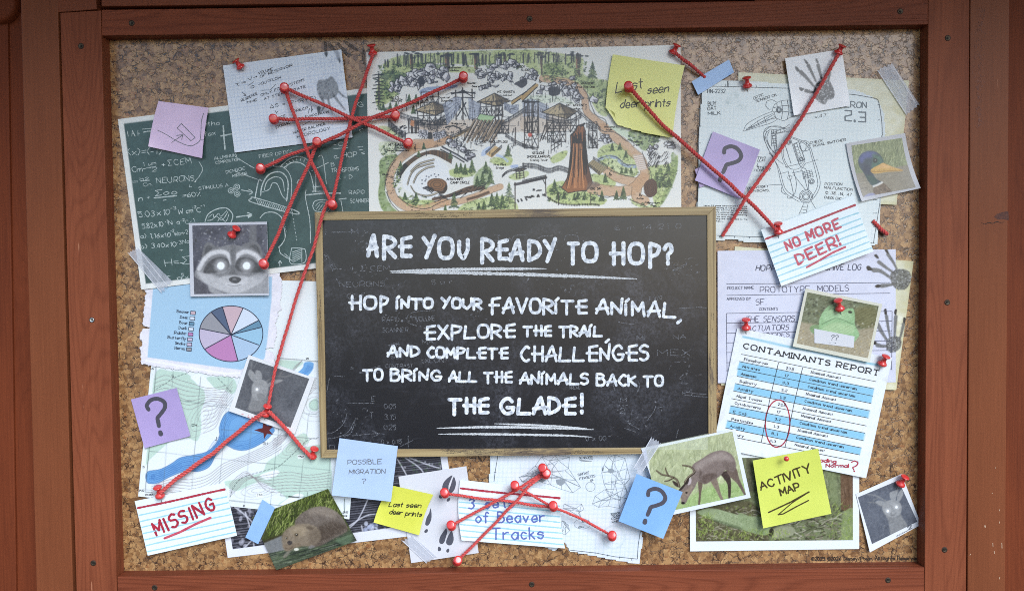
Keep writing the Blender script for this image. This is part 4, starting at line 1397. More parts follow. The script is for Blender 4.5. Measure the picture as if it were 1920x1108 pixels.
ribbons('legend_lettering', s, st + sw, 0.9, ink_mat('navy_chart_line', rgb(40, 44, 66), 0.45), o, 0.2, caps=False)

# ------------------------------------------------------------------ squared paper with hydrology notes
s = Sheet([(418, 123.5), (640, 93.5), (661, 258), (440, 286.5)], 5.2, 1.6, (0, 1.0, 1.0, 1.0))
c = s.canvas(rgb(222, 228, 238))
c.grid(32, 24, 0.6, rgb(176, 192, 220), 0.5)
c.mottle(40, 0.012)
for _ in range(260):
    x, y = Za(950 + 400 * RNG.random() ** 0.8, 260 + 330 * RNG.random())[0]
    c.ell((x, y), 0.7 + 1.2 * RNG.random(), 0.8, rgb(150, 158, 190), 0.35, 1.0)
paw(c, Za, [('1130 690 1150 780 1090 860', 6), ('1190 690 1215 790 1240 850', 5.5), ('1250 660 1310 740 1370 810', 6), ('1300 620 1340 660 1390 690', 5)], '1080 530 1110 500 1180 495 1220 460 1270 510 1300 590 1280 660 1200 700 1110 690 1080 610', ['1080 790 1110 790 1095 840', '1160 222 1186 222 1172 258', '1300 285 1318 285 1312 318'], 0.62)
c.line(Za('1245 150 1290 230 1300 280'), 7, rgb(120, 124, 136), 0.6, 1.5)
c.line(Za('1150 160 1170 205'), 6, rgb(110, 114, 120), 0.6, 1.5)
hyd = s
o = s.build('squared_note_paper', PAPER)
tag(o, 'white squared paper of handwritten reservoir formulas with a grey paw print', 'note paper')
st = []
for tx, a, bb, cp in (('~=', (230, 565), (345, 535), 10), ('V>', (365, 512), (455, 475), 9), ('VOLUME', (470, 445), (618, 398), 7.5), ('OF RESERVOIR', (488, 478), (822, 355), 6.5), ('Q', (390, 590), (425, 580), 7), ('>OUTFLOW', (470, 560), (705, 482), 7), ('RESIDENCE', (290, 728), (460, 650), 7), ('TIME', (345, 755), (455, 715), 6.5),
                      ('ONLY FOR SYSTEMS', (495, 672), (945, 510), 7), ('AT STEADY STATE', (530, 710), (960, 580), 7), ('#S = P-(R+T)', (590, 795), (1065, 700), 10), ('PRECIP', (835, 840), (985, 800), 7), ('EVAPOTRANS', (955, 895), (1200, 842), 6.5), ('ICE', (690, 900), (750, 885), 7), ('STORAGE', (650, 1008), (795, 955), 7), ('WATER BALANCE', (830, 1062), (1165, 965), 7.5), ('HYDROLOGY', (870, 1105), (1215, 1015), 8.5)):
    q = Za(*a, *bb)
    st += [(p, 0.85) for p in text(tx, q[0], q[1], cp * 0.62, slant=0.15, jit=0.6, seed=len(tx))]
for t in ('365 560 420 520', '295 625 340 665', '325 640 340 668 310 660', '490 610 590 605 650 545', '1020 770 1020 830 1035 800', '645 820 655 850 668 825', '930 970 1000 930', '1000 795 985 850'):
    st.append((Za(t), 0.9))
ribbons('handwriting', s, st, 0.95, INK, o, 0.08, 0.3, caps=False)
# the same print runs on over the cork
cs_ = Sheet([Za(1100, 90)[0], Za(1560, 90)[0], Za(1560, 330)[0], Za(1100, 330)[0]], 0.0, 1.2)
toes_ = [(Za('1160 110 1168 160 1165 205'), 6), (Za('1200 130 1255 195 1285 265'), 7.5), (Za('1290 120 1350 190 1410 260'), 7), (Za('1360 100 1430 150 1495 195'), 7), (Za('1560 180 1555 240 1570 330'), 6)]
ribbons('paw_print_stain', 0.0, [(cr(p), w_) for p, w_ in toes_], 6, chalk_mat('grey_paw_stain', rgb(66, 62, 62), 0.3, 0.62, 500.0, 0.75, 0.45), cork, 0.12, 0.25, 0.35)

# ------------------------------------------------------------------ sticky notes and cards, one half of the board
s = note('sticky_note', 'pink sticky note with a pencilled arrow pointing at a small rectangle', [(297, 190), (391, 202.5), (379, 297), (278, 275)], 5.8, rgb(218, 192, 222), (0, 1, 3, 5), bend=-1.5)
ribbons('pencil_sketch', s, [cr(Zb('480 325 560 365 650 420 740 462 800 472 850 450 882 415 890 330 895 240 915 165')), Zb('665 305 705 262 835 395 795 425 665 305'), Zb('612 442 718 370'), Zb('660 375 720 368 708 412'), Zb('888 418 915 418')], 1.2, PEN, s.o, 0.1, 0.3)
s = note('sticky_note', 'purple question mark sticky note lying on the contour map', [(245.5, 748.5), (331, 727), (357, 817), (271, 840)], 4.0, rgb(172, 154, 204), (0, 1, 2.5, 2))
qmark(s, np.array([298, 781.]), 72, -0.23)
s = note('sticky_note', 'light blue sticky note reading POSSIBLE MIGRATION ? over the chalkboard corner', [(636.5, 821), (746, 836), (733, 940), (622, 928)], 12.0, rgb(178, 200, 232), (0, 0, 2, 2))
ribbons('lettering', s, [(p, 1.25) for p in text('POSSIBLE', Zq(213, 290)[0], Zq(472, 282)[0], 8.5, jit=0.4) + text('MIGRATION', Zq(222, 362)[0], Zq(500, 358)[0], 8, slant=0.15, jit=0.4) + text('?', Zq(320, 435)[0], Zq(350, 437)[0], 9)], 1.2, PEN, s.o, 0.1, 0.3)
s = note('sticky_note', 'small yellow sticky note reading Last seen deer prints, on the hoofprint sheet', [(731.5, 909), (812.5, 927), (786, 1003), (700.5, 979)], 5.0, rgb(214, 216, 84), (0, 0, 3, 4), bend=-3)
LSD = text('Last seen', Zq(528, 612)[0], Zq(775, 622)[0], 9, slant=0.3, jit=0.3) + text('deer prints', Zq(532, 668)[0], Zq(778, 690)[0], 8.5, slant=0.25, jit=0.3)
ribbons('lettering', s, [(p, 1.6) for p in LSD], 1.5, BLACKMK, s.o, 0.1, 0.3)
s = Sheet([(1149, 102.5), (1284, 123.5), (1261, 259), (1134, 236)], 7.6, 1.8, (0, 0, 3, 3), bend=-3)
s.mask = inside([(1140, 90), (1295, 110), (1270, 270), Zm4(1500, 140)[0] if False else (1222, 252.5), (1185, 243), (1157, 234), (1134.2, 199.5)])
c = s.canvas(rgb(222, 222, 118))
c.mottle(40, 0.015)
o = s.build('sticky_note', MATTE)
tag(o, 'large yellow sticky note reading Last seen deer prints on the illustrated trail map', 'sticky note', 'sticky notes')
zm2 = Z(980, 80, 6.194)
ribbons('lettering', s, [(p, 1.9) for p in text('Last', zm2(1080, 590)[0], zm2(1395, 535)[0], 20, slant=0.25) + text('seen', zm2(1450, 598)[0], zm2(1690, 572)[0], 15, slant=0.25) + text('deer prints', zm2(1130, 762)[0], zm2(1705, 738)[0], 15, slant=0.2)], 1.9, BLACKMK, o, 0.1, 0.3)
fo = Sheet([(1134.5, 199.5), (1152, 212), (1157.5, 233.5), (1146, 217)], 8.6, 2.0, (0, 2.5, 0, 0))
fo.canvas(rgb(232, 230, 140))
fo.build('folded_corner', MATTE, o)
s = Sheet([(1303, 318), (1336, 300), (1345, 340), (1312, 352)], 4.4, 4.0)
s.canvas(rgb(180, 160, 206))
tag(s.build('sticky_note', MATTE), 'second purple sticky note, only one corner of it showing beneath another purple note', 'sticky note', 'sticky notes')
s = note('sticky_note', 'purple question mark sticky note on the bird blueprint under two red strings', [(1336.7, 247), (1425, 281), (1390, 374), (1303, 338.5)], 5.4, rgb(180, 162, 210), (0, 2, 3, 2))
qmark(s, np.array([1366, 309.]), 72, 0.38)
s = note('sticky_note', 'blue question mark sticky note covering the grazing deer photo corner', [(1193.6, 888), (1280, 922), (1243.5, 1009.5), (1160, 976.5)], 13.5, rgb(130, 176, 228), (0, 0, 3, 1))
qmark(s, np.array([1224, 950.]), 72, 0.36)
s = note('sticky_note', 'bright yellow sticky note reading ACTIVITY MAP with a scribbled zigzag', [(1411.5, 863), (1534, 840.5), (1559, 962.5), (1431, 990)], 8.2, rgb(208, 217, 98), (0, 1.5, 3, 3))
ribbons('lettering', s, [(p, 2.9) for p in text('ACTIVITY', Zp(185, 470)[0], Zp(560, 335)[0], 14, jit=0.3, cap1=16) + text('MAP', Zp(335, 510)[0], Zp(478, 462)[0], 13, jit=0.2)] + [(Zp('242 634 400 560 542 482'), 2.8), (Zp('542 482 420 560 314 650'), 2.0), (Zp('314 650 350 645 450 590 538 545'), 2.4)], 2.4,
        ink_mat('brown_black_felt_pen', rgb(62, 50, 18), 0.4), s.o, 0.1, 0.25)


def index_card(label, q, h, rules, lift=(0, 0, 0, 0), bend=0.0, first=0.13, wob=1):
    s = Sheet(q, h, 3.0, lift, bend=bend)
    c = s.canvas(rgb(228, 240, 246))
    c.mottle(40, 0.008)
    tag(s.build('index_card', MATTE), label, 'index card', 'ruled index cards')
    u = np.linspace(0.0, 1.0, 14)
    st = []
    for i in range(rules):
        v = first + 0.13 + (0.93 - first - 0.13) * i / (rules - 1)
        st.append((s.at(u * 0.99 + 0.005, v + 0.006 * wob * np.sin(u * 7 + i * 2) * 0.6 + 0.003 * RNG.random(14)), 2.5))
    ribbons('ruled_line', s, st, 1.5, AQUA, s.o, 0.07, 0.5, caps=False)
    ribbons('red_heading_line', s, [(s.at(u * 0.99 + 0.005, first + 0.006 * np.sin(u * 5)), 4.0)], 4.0, REDRULE, s.o, 0.08, 0.5, caps=False)
    return s


s = index_card('ruled index card reading MISSING in red marker', [(252.5, 939), (421, 904), (444.5, 1003.5), (277, 1041)], 4.6, 7, (0, 0, 1.5, 2))
ribbons('lettering', s, [(p, 4.5) for p in text('MISSING', Zg(285, 642)[0], Zg(775, 420)[0], 24, gap=0.42, jit=0.25, cap1=23)], 4.2, REDMK, s.o, 0.1, 0.3)
ribbons('underline', s, [(Zg('350 664 480 612 610 545 735 492'), 4.6)], 4.4, PINKMK, s.o, 0.14, 0.2)
s = index_card('ruled index card reading NO MORE DEER! in red marker', [(1427, 431), (1599.5, 366.5), (1638, 471.5), (1465, 536.5)], 8.0, 7, (0, 0, 3, 2), first=0.17)
ribbons('lettering', s, [(p, 4.1) for p in text('NO', Zk(252, 1065)[0], Zk(366, 1012)[0], 17, gap=0.4) + text('MORE', Zk(425, 980)[0], Zk(695, 870)[0], 17, gap=0.35, jit=0.2) + text('DEER!', Zl(655, 208)[0], Zl(945, 70)[0], 19, gap=0.3, jit=0.2)], 4.0, PINKMK, s.o, 0.1, 0.35)
ribbons('underline', s, [(Zl('712 226 800 178 890 125 978 86'), 4.0)], 4, PINKMK, s.o, 0.14, 0.2)
s = index_card('ruled index card reading 3 sets of Beaver Tracks in blue marker', [(863, 899), (1053.5, 919.5), (1059.5, 1027.5), (865.5, 1012.5)], 5.6, 8, (0, 0, 3, 2), first=0.14, bend=-5)
ribbons('lettering', s, [(p, 3.0) for p in text('3 sets', Zr(285, 545)[0], Zr(690, 525)[0], 18, gap=0.4) + text('of Beaver', Zr(345, 670)[0], Zr(965, 660)[0], 19, gap=0.3, jit=0.2) + text('Tracks', Zr(490, 822)[0], Zr(955, 812)[0], 21, gap=0.3, jit=0.2)], 3.6, BLUEMK, s.o, 0.1, 0.25)


# ------------------------------------------------------------------ illustrated trail map
Zm1, Zm2, Zm3, Zm4 = Z(680, 80, 6.194), Z(980, 80, 6.194), Z(680, 230, 6.194), Z(980, 230, 6.194)
s = Sheet([(687, 98.5), (1276, 85), (1277.5, 412), (692.5, 412)], 4.6, 0.95)
c = s.canvas(rgb(232, 232, 228))
c.mottle(90, 0.014)
IN = rgb(40, 40, 48)
G1, G2, G3, BR, BL2 = rgb(190, 202, 142), rgb(136, 156, 102), rgb(74, 96, 74), rgb(202, 166, 134), rgb(190, 204, 228)
T = lambda z, t: cr(z(t), True)
GREENS = []
for z, t, col, a in ((Zm1, '240 250 380 170 600 140 900 120 1300 100 1900 95 1910 230 1500 250 1330 270 900 240 720 300 600 340 500 420 470 500 380 620 300 700 180 740 150 640 190 420 250 300', G1, 0.85), (Zm2, '0 90 300 110 560 150 700 190 700 330 760 400 900 430 1000 460 980 620 960 720 1000 800 960 860 860 800 780 640 760 600 640 480 500 440 330 420 200 380 0 230', G1, 0.8),
                     (Zm1, '200 370 330 330 460 350 520 400 440 470 330 440 250 430', G3, 0.6), (Zm1, '200 470 320 480 380 560 320 640 200 700 170 600', G2, 0.5), (Zm1, '500 260 700 240 900 260 1000 250 900 300 700 300', G2, 0.6), (Zm2, '250 260 400 250 460 320 400 370 270 360', G2, 0.7), (Zm2, '600 380 760 400 860 460 960 470 960 640 860 600 760 560', G2, 0.4),
                     (Zm1, '1000 290 1200 280 1350 300 1340 350 1150 350 1000 340', G1, 0.8), (Zm2, '0 640 250 610 480 640 600 720 420 700 180 700', rgb(222, 230, 214), 0.9), (Zm4, '1000 30 1200 90 1320 200 1380 300 1240 200 1080 110 960 0', rgb(210, 222, 200), 0.9),
                     (Zm3, '200 440 330 370 420 400 340 500 280 640 260 800 330 960 430 1060 300 1060 220 1000 180 840 200 660', G2, 0.8), (Zm3, '430 860 560 900 800 900 860 940 740 990 560 980 460 920', G1, 0.9), (Zm3, '1000 560 1150 520 1300 560 1280 620 1100 640 1010 610', G1, 0.9), (Zm3, '1300 620 1420 500 1500 560 1500 680 1420 780 1300 760', G2, 0.6),
                     (Zm3, '1480 430 1640 390 1740 420 1700 500 1540 490', G1, 0.9), (Zm3, '1180 940 1500 860 1740 880 1760 1060 1150 1060', G1, 0.8), (Zm3, '1700 620 1900 560 1920 620 1780 670', G1, 0.8), (Zm3, '190 40 330 60 440 160 440 210 330 170 220 90', G1, 0.7), (Zm3, '200 230 420 240 420 330 230 380', rgb(214, 222, 190), 0.8),
                     (Zm4, '290 740 480 680 560 800 760 800 880 860 980 900 900 960 700 960 420 940 300 880', G1, 0.9), (Zm4, '320 420 420 350 520 330 480 420 370 470', G1, 0.9), (Zm4, '800 600 980 620 1080 690 1040 750 860 710 790 650', G1, 0.9), (Zm4, '880 320 1000 250 1150 260 1280 380 1340 540 1290 630 1100 600 960 520 880 440', G1, 0.9),
                     (Zm4, '980 440 1090 430 1160 510 1300 540 1290 620 1110 580 990 520', rgb(214, 222, 180), 0.9), (Zm4, '1460 520 1700 480 1800 380 1780 600 1700 760 1640 900 1540 960 1480 700', G1, 0.9), (Zm4, '1730 360 1800 420 1780 620 1680 860 1600 960 1640 800 1720 600', G2, 0.7), (Zm4, '1240 100 1580 110 1580 200 1420 330 1290 200', G2, 0.7), (Zm4, '1260 880 1420 960 1600 960 1500 1010 1300 960', G1, 0.7)):
    tp = T(z, t)
    c.poly(tp, col, a, 3.0, (0.35, 9))
    GREENS.append((tp, col))
for z, t, w_ in ((Zm3, '1000 190 880 235 700 270 560 330 440 420 360 520 315 640 325 780 380 890 520 985 700 1000 860 955 960 925', 15), (Zm3, '900 930 1100 920 1300 860 1450 800 1600 745', 12), (Zm2, '230 420 400 440 560 475 680 560 720 650 745 800 850 900 960 980', 13), (Zm4, '930 60 1060 160 1180 250 1270 340 1370 430 1410 540 1420 640 1330 690 1200 670 1080 630 980 560', 17),
                 (Zm4, '1400 640 1300 760 1150 800 980 790 800 770', 20), (Zm4, '1330 760 1320 860 1420 910', 18), (Zm3, '600 250 780 240 960 180', 18), (Zm3, '0 0 10 10', 1)):
    c.line(cr(z(t)), w_, BR, 0.8, 2.0)
    for sgn in (-1, 1):
        q = cr(z(t))
        d = np.gradient(q, axis=0)
        d /= np.hypot(*d.T)[:, None] + 1e-6
        c.line(q + np.stack([-d[:, 1], d[:, 0]], 1) * sgn * w_ / 2 + RNG.normal(0, 0.5, q.shape), 0.8, rgb(70, 60, 54), 0.55)
        for _ in range(int(len(q) * 0.8)):
            k = RNG.integers(len(q))
            e = q[k] + RNG.normal(0, w_ * 0.25, 2)
            c.line([e, e + (5 * RNG.random(), 1)], 1.0, rgb(226, 200, 176) if RNG.random() < 0.6 else rgb(160, 120, 92), 0.5)
for z, t in ((Zm1, '640 1000 760 960 900 900 1150 900 1300 880 1560 960 1900 800 1910 1000 1700 1050 1200 1050 800 1050'), (Zm3, '560 0 1000 0 1250 60 1500 120 1560 200 1350 160 1180 170 1000 140 820 200'), (Zm2, '0 820 200 760 480 860 560 1000 300 1040 0 1040')):
    c.poly(T(z, t), rgb(206, 188, 172), 0.6, 4)
c.poly(T(Zm1, '660 560 760 520 900 510 1080 490 1095 520 960 550 780 590 690 610'), BL2, 0.9, 1.5)
for k in range(3):
    c.line(cr(Zm1('665 %d 740 %d 880 %d 1090 %d' % (570 + k * 14, 530 + k * 14, 515 + k * 12, 500 + k * 10))), 0.9, rgb(90, 104, 140), 0.8)
c.line(cr(Zm4('890 430 980 400 1080 410 1140 460 1200 500 1310 510')), 7, rgb(176, 190, 204), 1, 1.5)
c.line(cr(Zm4('890 425 980 392 1080 400 1150 450 1210 490 1310 495')), 1.4, IN, 0.8)
c.poly(T(Zm3, '1390 330 1460 280 1500 300 1440 370 1380 390'), BL2, 0.9, 1.2)
c.line(cr(Zm3('1560 380 1640 410 1680 450')), 5, BL2, 0.9, 1.5)
c.poly(T(Zm3, '1720 500 1800 490 1800 520 1730 530'), rgb(176, 190, 220), 0.9, 1.2)


def scrib(p, w_=0.8, a=0.85, n=2, j=0.9):
    for _ in range(n + 1):
        c.line(np.asarray(p) + RNG.normal(0, j * 0.4, np.shape(p)), w_, IN, a, 0.8)


def rock(z, x, y, rx, ry):
    t_ = np.sort(RNG.random(7)) * 2 * math.pi
    q = np.stack([x + rx * np.cos(t_) * (0.8 + 0.3 * RNG.random(7)), y + ry * np.sin(t_) * (0.8 + 0.3 * RNG.random(7))], 1)
    p = z(q.ravel().tolist()) if False else np.stack([z.x + q[:, 0] / z.k, z.y + q[:, 1] / z.k], 1)
    c.poly(p, rgb(226, 226, 228), 1, 0.9)
    m_ = p.mean(0)
    sh = np.where((p[:, :1] > m_[0]), p, m_ + (p - m_) * 0.15)
    c.poly(sh, rgb(132, 130, 140), 0.8, 1.0)
    if RNG.random() < 0.55:
        c.poly(m_ + (sh - m_) * (0.6, 0.45) + (0.8, 1.2), rgb(50, 50, 60), 0.85, 1.0)
    scrib(np.concatenate([p, p[:1]]), 0.8, 0.85, 1)
    for _ in range(3):
        a = m_ + RNG.normal(0, rx / z.k * 0.35, 2)
        c.line([a, a + np.array([rx / z.k * 0.25, ry / z.k * 0.4])], 0.7, IN, 0.7, 0.8)


def rocks(z, pts, n, rx, ry):
    p = np.array(pts.split(), float).reshape(-1, 2)
    for _ in range(n):
        i = RNG.integers(len(p) - 1)
        q = p[i] + (p[i + 1] - p[i]) * RNG.random() + RNG.normal(0, ry * 0.4, 2)
        rock(z, q[0], q[1], rx * (0.6 + 0.7 * RNG.random()), ry * (0.6 + 0.7 * RNG.random()))


def pine(z, x, y, hgt, dens=1.0):
    b = z(x, y)[0]
    h_ = hgt / z.k
    c.line([b, b - (0, h_)], 1.0, rgb(70, 60, 52), 0.9)
    for i in range(int(14 * dens)):
        f = i / (14 * dens)
        w_ = h_ * 0.30 * (1 - f) + 0.6
        yy = b[1] - h_ * (0.08 + 0.9 * f)
        for sgn in (-1, 1):
            xx = w_ * (0.55 + 0.5 * RNG.random()) * sgn
            c.line([(b[0] + xx * 0.1, yy - 1), (b[0] + xx * 0.6, yy + 0.5), (b[0] + xx, yy + 1.2)], 1.5, G3 if RNG.random() < 0.45 else G2, 0.85, 1.0)
            c.line([(b[0] + xx * 0.2, yy), (b[0] + xx, yy + 1.0)], 0.7, rgb(46, 60, 54), 0.85, 0.8)


def bushes(z, box, n, r=14):
    for _ in range(n):
        x, y = box[0] + (box[2] - box[0]) * RNG.random(), box[1] + (box[3] - box[1]) * RNG.random()
        p = z(x, y)[0]
        for _ in range(5):
            q = p + RNG.normal(0, r / z.k * 0.6, 2)
            c.ell(q, r / z.k * 0.5, r / z.k * 0.35, (G3, G2, rgb(176, 190, 130), rgb(58, 70, 64))[RNG.integers(4)], 0.75, 1.0)
        a = p + RNG.normal(0, r / z.k * 0.7, (4, 2))
        c.line(cr(a), 0.7, rgb(50, 60, 54), 0.75, 0.8)


for tp, col in GREENS:
    lo, hi = tp.min(0), tp.max(0)
    ok = inside(tp)
    for _ in range(int((hi - lo).prod() / 22)):
        p = lo + (hi - lo) * RNG.random(2)
        if not ok(p[None])[0]:
            continue
        if RNG.random() < 0.5:
            c.ell(p, 1 + 2 * RNG.random(), 0.8 + 1.2 * RNG.random(), col * (0.72 + 0.4 * RNG.random()), 0.5, 1.2)
        elif RNG.random() < 0.55:
            a = p + RNG.normal(0, 1.6, (4, 2))
            c.line(cr(a), 0.7, rgb(54, 64, 50), 0.65, 0.8)
# tree line along the top
for i in range(105):
    f = RNG.random()
    x = 718 + 375 * f
    y1 = 122 - 8 * f if x < 930 else 119 - 5 * f + (x - 930) * 0.012
    top = 100 + (12 if x < 745 else 0) - 2 * f + RNG.random() * 6
    c.line([(x, top), (x + RNG.normal(0, 1.2), y1 + RNG.random() * 5)], 1.0 + 2.2 * RNG.random() ** 2, rgb(74, 76, 84), 0.8, 1.0)
for x, w_ in ((771, 6), (838, 9), (892, 7), (947, 4), (1083, 8), (1015, 3)):
    c.line([(x, 104), (x + 1, 128 if x < 1000 else 140)], w_, rgb(92, 84, 80), 0.9, 1.2)
    c.line([(x - w_ * 0.25, 112), (x - w_ * 0.2, 128)], w_ * 0.3, rgb(190, 150, 120), 0.8, 1.0)
    for k in range(8):
        c.ell((x + RNG.normal(0, 9), 103 + RNG.normal(0, 2.2)), 4, 1.6, rgb(70, 76, 78), 0.8, 1.0)
bushes(Zm1, (200, 250, 1000, 300), 26, 22)
bushes(Zm1, (170, 300, 440, 680), 26, 24)
bushes(Zm2, (240, 240, 720, 440), 34, 22)
bushes(Zm2, (800, 440, 980, 720), 16, 26)
bushes(Zm1, (1000, 240, 1850, 300), 18, 20)
c.line(Zm1('185 370 190 560 185 740'), 3.0, rgb(92, 82, 78), 0.95)
for k in range(9):
    y = 370 + k * 40
    scrib(Zm1(110 + RNG.random() * 40, y + 10, 185, y, 250 - RNG.random() * 30, y + 10), 1.6, 0.8, 1)
rocks(Zm1, '350 560 450 480 560 420 680 360 760 330 860 320 940 380', 34, 58, 52)
rocks(Zm1, '560 500 700 450 820 420', 16, 46, 44)
rocks(Zm1, '1330 380 1440 340 1560 260 1700 240 1800 250', 22, 52, 44)
rocks(Zm1, '1450 400 1600 400 1750 400', 16, 50, 46)
rocks(Zm1, '1360 530 1450 500 1560 490', 8, 34, 26)
rocks(Zm2, '0 430 60 400 160 420 120 300', 12, 40, 34)
rocks(Zm2, '200 560 280 540 400 560 560 540 620 600 640 640', 26, 46, 50)
rocks(Zm2, '270 480 440 480 520 420 640 420', 9, 40, 26)
rock(Zm2, 830, 660, 62, 50)
rocks(Zm4, '900 160 960 200 1040 200', 8, 44, 36)
rocks(Zm4, '1470 330 1560 260 1700 240 1740 300', 12, 44, 34)
c.poly(T(Zm1, '640 420 700 400 720 480 660 490'), rgb(52, 54, 66), 0.9, 1.2)
c.poly(T(Zm2, '300 530 400 520 430 600 330 620'), rgb(60, 62, 72), 0.9, 1.2)
for _ in range(60):
    x, y = 1460 + 230 * RNG.random(), 330 + 170 * RNG.random()
    scrib(Zm4(x, y, x - 15, y + 25), 1.0, 0.7, 1)
    scrib(Zm4(x + 20, y, x + 8, y + 20), 1.0, 0.15, 1)


# towers, bridges and fences
def post(z, x0, y0, x1, y1, w_=1.6):
    c.line(z(x0, y0, x1, y1), w_, rgb(78, 70, 68), 0.95, 0.9)


def fence(z, t, hgt, step, w_=0.9):
    p = resample(cr(z(t)), step)
    h_ = hgt / z.k
    for q in p:
        c.line([q, q - (0, h_)], w_, IN, 0.85, 0.8)
    for f in (0.35, 0.85):
        c.line(p - (0, h_ * f), w_, IN, 0.85, 0.8)


def roof(z, l_, m_, r_, base, tone=(196, 180, 150)):
    apex = z(*m_)[0]
    a, b, d = z(*l_)[0], z(*r_)[0], z(*base)[0]
    c.poly([apex, a, d], rgb(*tone), 1, 0.9)
    c.poly([apex, d, b], rgb(128, 116, 98), 1, 0.9)
    for i in range(26):
        f, g = RNG.random(), RNG.random()
        for p0, p1 in ((a, d), (d, b)):
            e = p0 + (p1 - p0) * f
            c.line([apex + (e - apex) * g, apex + (e - apex) * min(1, g + 0.25)], 0.7, IN, 0.5, 0.8)
    scrib([a, apex, b], 0.9, 0.9, 1)
    scrib([a, d, b], 1.0, 0.9, 1)


def tower(z, x0, x1, yt, yb, n=4, rails=True, cross=True):
    for i in range(n):
        x = x0 + (x1 - x0) * i / (n - 1)
        post(z, x, yt, x + RNG.normal(0, 5), yb, 1.7)
    for i in range(n - 1):
        xa, xb = x0 + (x1 - x0) * i / (n - 1), x0 + (x1 - x0) * (i + 1) / (n - 1)
        if cross:
            scrib(z(xa, yb, xb, yt + (yb - yt) * 0.4), 0.9, 0.8, 1)
            scrib(z(xb, yb, xa, yt + (yb - yt) * 0.4), 0.9, 0.8, 1)
    for y in np.linspace(yt, yb, 4):
        scrib(z(x0, y, x1, y - 8), 1.0, 0.8, 1)


tower(Zm1, 680, 880, 580, 760, 4)
roof(Zm1, (600, 790), (815, 690), (1020, 760), (850, 850))
tower(Zm1, 640, 980, 800, 960, 6)
fence(Zm1, '440 880 620 940 820 980 1000 880', 70, 3.0)
fence(Zm1, '610 960 830 1010 1010 920', 60, 3.0)
tower(Zm1, 540, 640, 880, 1053, 4, cross=False)
for x in (530, 560, 575, 605, 620):
    post(Zm1, x, 900, x + 8, 1053, 2.2)
c.poly(Zm1('560 900 600 910 595 980 550 960'), rgb(206, 150, 110), 0.9, 1)
roof(Zm1, (1330, 690), (1530, 590), (1720, 680), (1560, 740))
tower(Zm1, 1370, 1620, 690, 860, 5)
tower(Zm1, 1540, 1620, 740, 1053, 3)
for x, y0 in ((1080, 560), (1160, 530), (1270, 545)):
    post(Zm1, x, y0, x + 6, 900, 2.6)
for t in ('1030 590 1310 580', '1030 600 1180 560', '1180 570 1310 600', '1060 640 1290 640', '1150 560 1260 620', '1100 700 1200 860', '1200 700 1100 860', '1150 650 1240 900'):
    scrib(Zm1(t), 1.6, 0.9, 1)
for z, t0, t1 in ((Zm1, '930 720 1060 640 1150 640', '980 960 1060 860 1140 740'), (Zm1, '1230 640 1310 690 1370 720', '1230 880 1280 890 1370 830'), (Zm1, '1640 690 1720 730 1810 720', '1640 770 1740 830 1810 800'), (Zm2, '0 680 120 660 300 740', '0 860 140 860 300 900')):
    a, b = resample(cr(z(t0)), 2.5), resample(cr(z(t1)), 2.5)
    n = min(len(a), len(b))
    c.poly(np.concatenate([a, b[::-1]]), rgb(206, 214, 230), 0.7, 1.0)
    ia, ib = np.linspace(0, len(a) - 1, n).astype(int), np.linspace(0, len(b) - 1, n).astype(int)
    for k in range(n):
        c.line([a[ia[k]], b[ib[min(k + 1, n - 1)]]], 0.6, rgb(84, 88, 104), 0.7, 0.8)
    for f in np.linspace(0, 1, 6):
        c.line(a[ia] * (1 - f) + b[ib] * f, 0.7, rgb(84, 88, 104), 0.7, 0.8)
c.poly(Zm1('1360 830 1540 860 1470 950 1330 890'), rgb(176, 204, 160), 0.95, 1)
scrib(Zm1('1360 830 1540 860 1470 950 1330 890 1360 830'), 0.9, 0.8, 1)
c.line(Zm1('1740 700 1900 590'), 6, rgb(190, 160, 110), 0.95, 1)
scrib(Zm1('1740 720 1910 600'), 1.2, 0.9, 2)
scrib(Zm1('1730 680 1900 570'), 1.2, 0.9, 2)
fence(Zm1, '1560 1000 1700 930 1900 800', 60, 3)
c.line(Zm2('0 650 160 500'), 7, rgb(190, 160, 110), 0.95, 1)
scrib(Zm2('0 680 165 520'), 1.3, 0.9, 2)
scrib(Zm2('0 610 150 480'), 1.3, 0.9, 2)
c.poly(T(Zm1, '1760 480 1850 430 1900 420 1910 480 1850 530 1790 500'), rgb(70, 70, 78), 0.9, 1.2)
roof(Zm2, (220, 810), (430, 705), (640, 800), (510, 890))
tower(Zm2, 280, 620, 840, 1040, 6)
fence(Zm2, '280 920 520 960 680 880', 60, 3)
tower(Zm2, 20, 180, 700, 1050, 4)
for x in (60, 110, 180):
    post(Zm2, x, 660, x - 4, 1050, 2.2)
scrib(Zm2('0 690 190 690'), 2, 0.9, 2)
tower(Zm4, 20, 180, 0, 300, 3)
tower(Zm4, 290, 500, 0, 230, 4)
for t in ('280 0 200 220', '30 0 60 100', '300 60 230 200'):
    post(Zm4, *[float(v) for v in t.split()], 2.0)
fence(Zm4, '0 280 170 330', 40, 2.4)
fence(Zm4, '200 180 420 260', 40, 4.0)
tower(Zm4, 770, 860, 0, 300, 3)
fence(Zm4, '740 60 860 130', 60, 2.6)
fence(Zm4, '760 200 860 290', 60, 2.6)
fence(Zm2, '640 820 800 960 900 1030', 50, 3.4)
fence(Zm4, '330 360 450 280', 100, 8, 1.4)
fence(Zm3, '1660 170 1800 260 1910 310', 46, 2.6)
post(Zm3, 1775, 60, 1770, 260, 2.2)
tower(Zm3, 1540, 1700, 0, 130, 4)
fence(Zm3, '300 50 420 160 500 200', 90, 2.4)
for _ in range(26):
    x, y = 310 + 180 * RNG.random(), 40 + 140 * RNG.random()
    scrib(Zm3(x, y, x + 30, y - 14), 1.1, 0.85, 1)
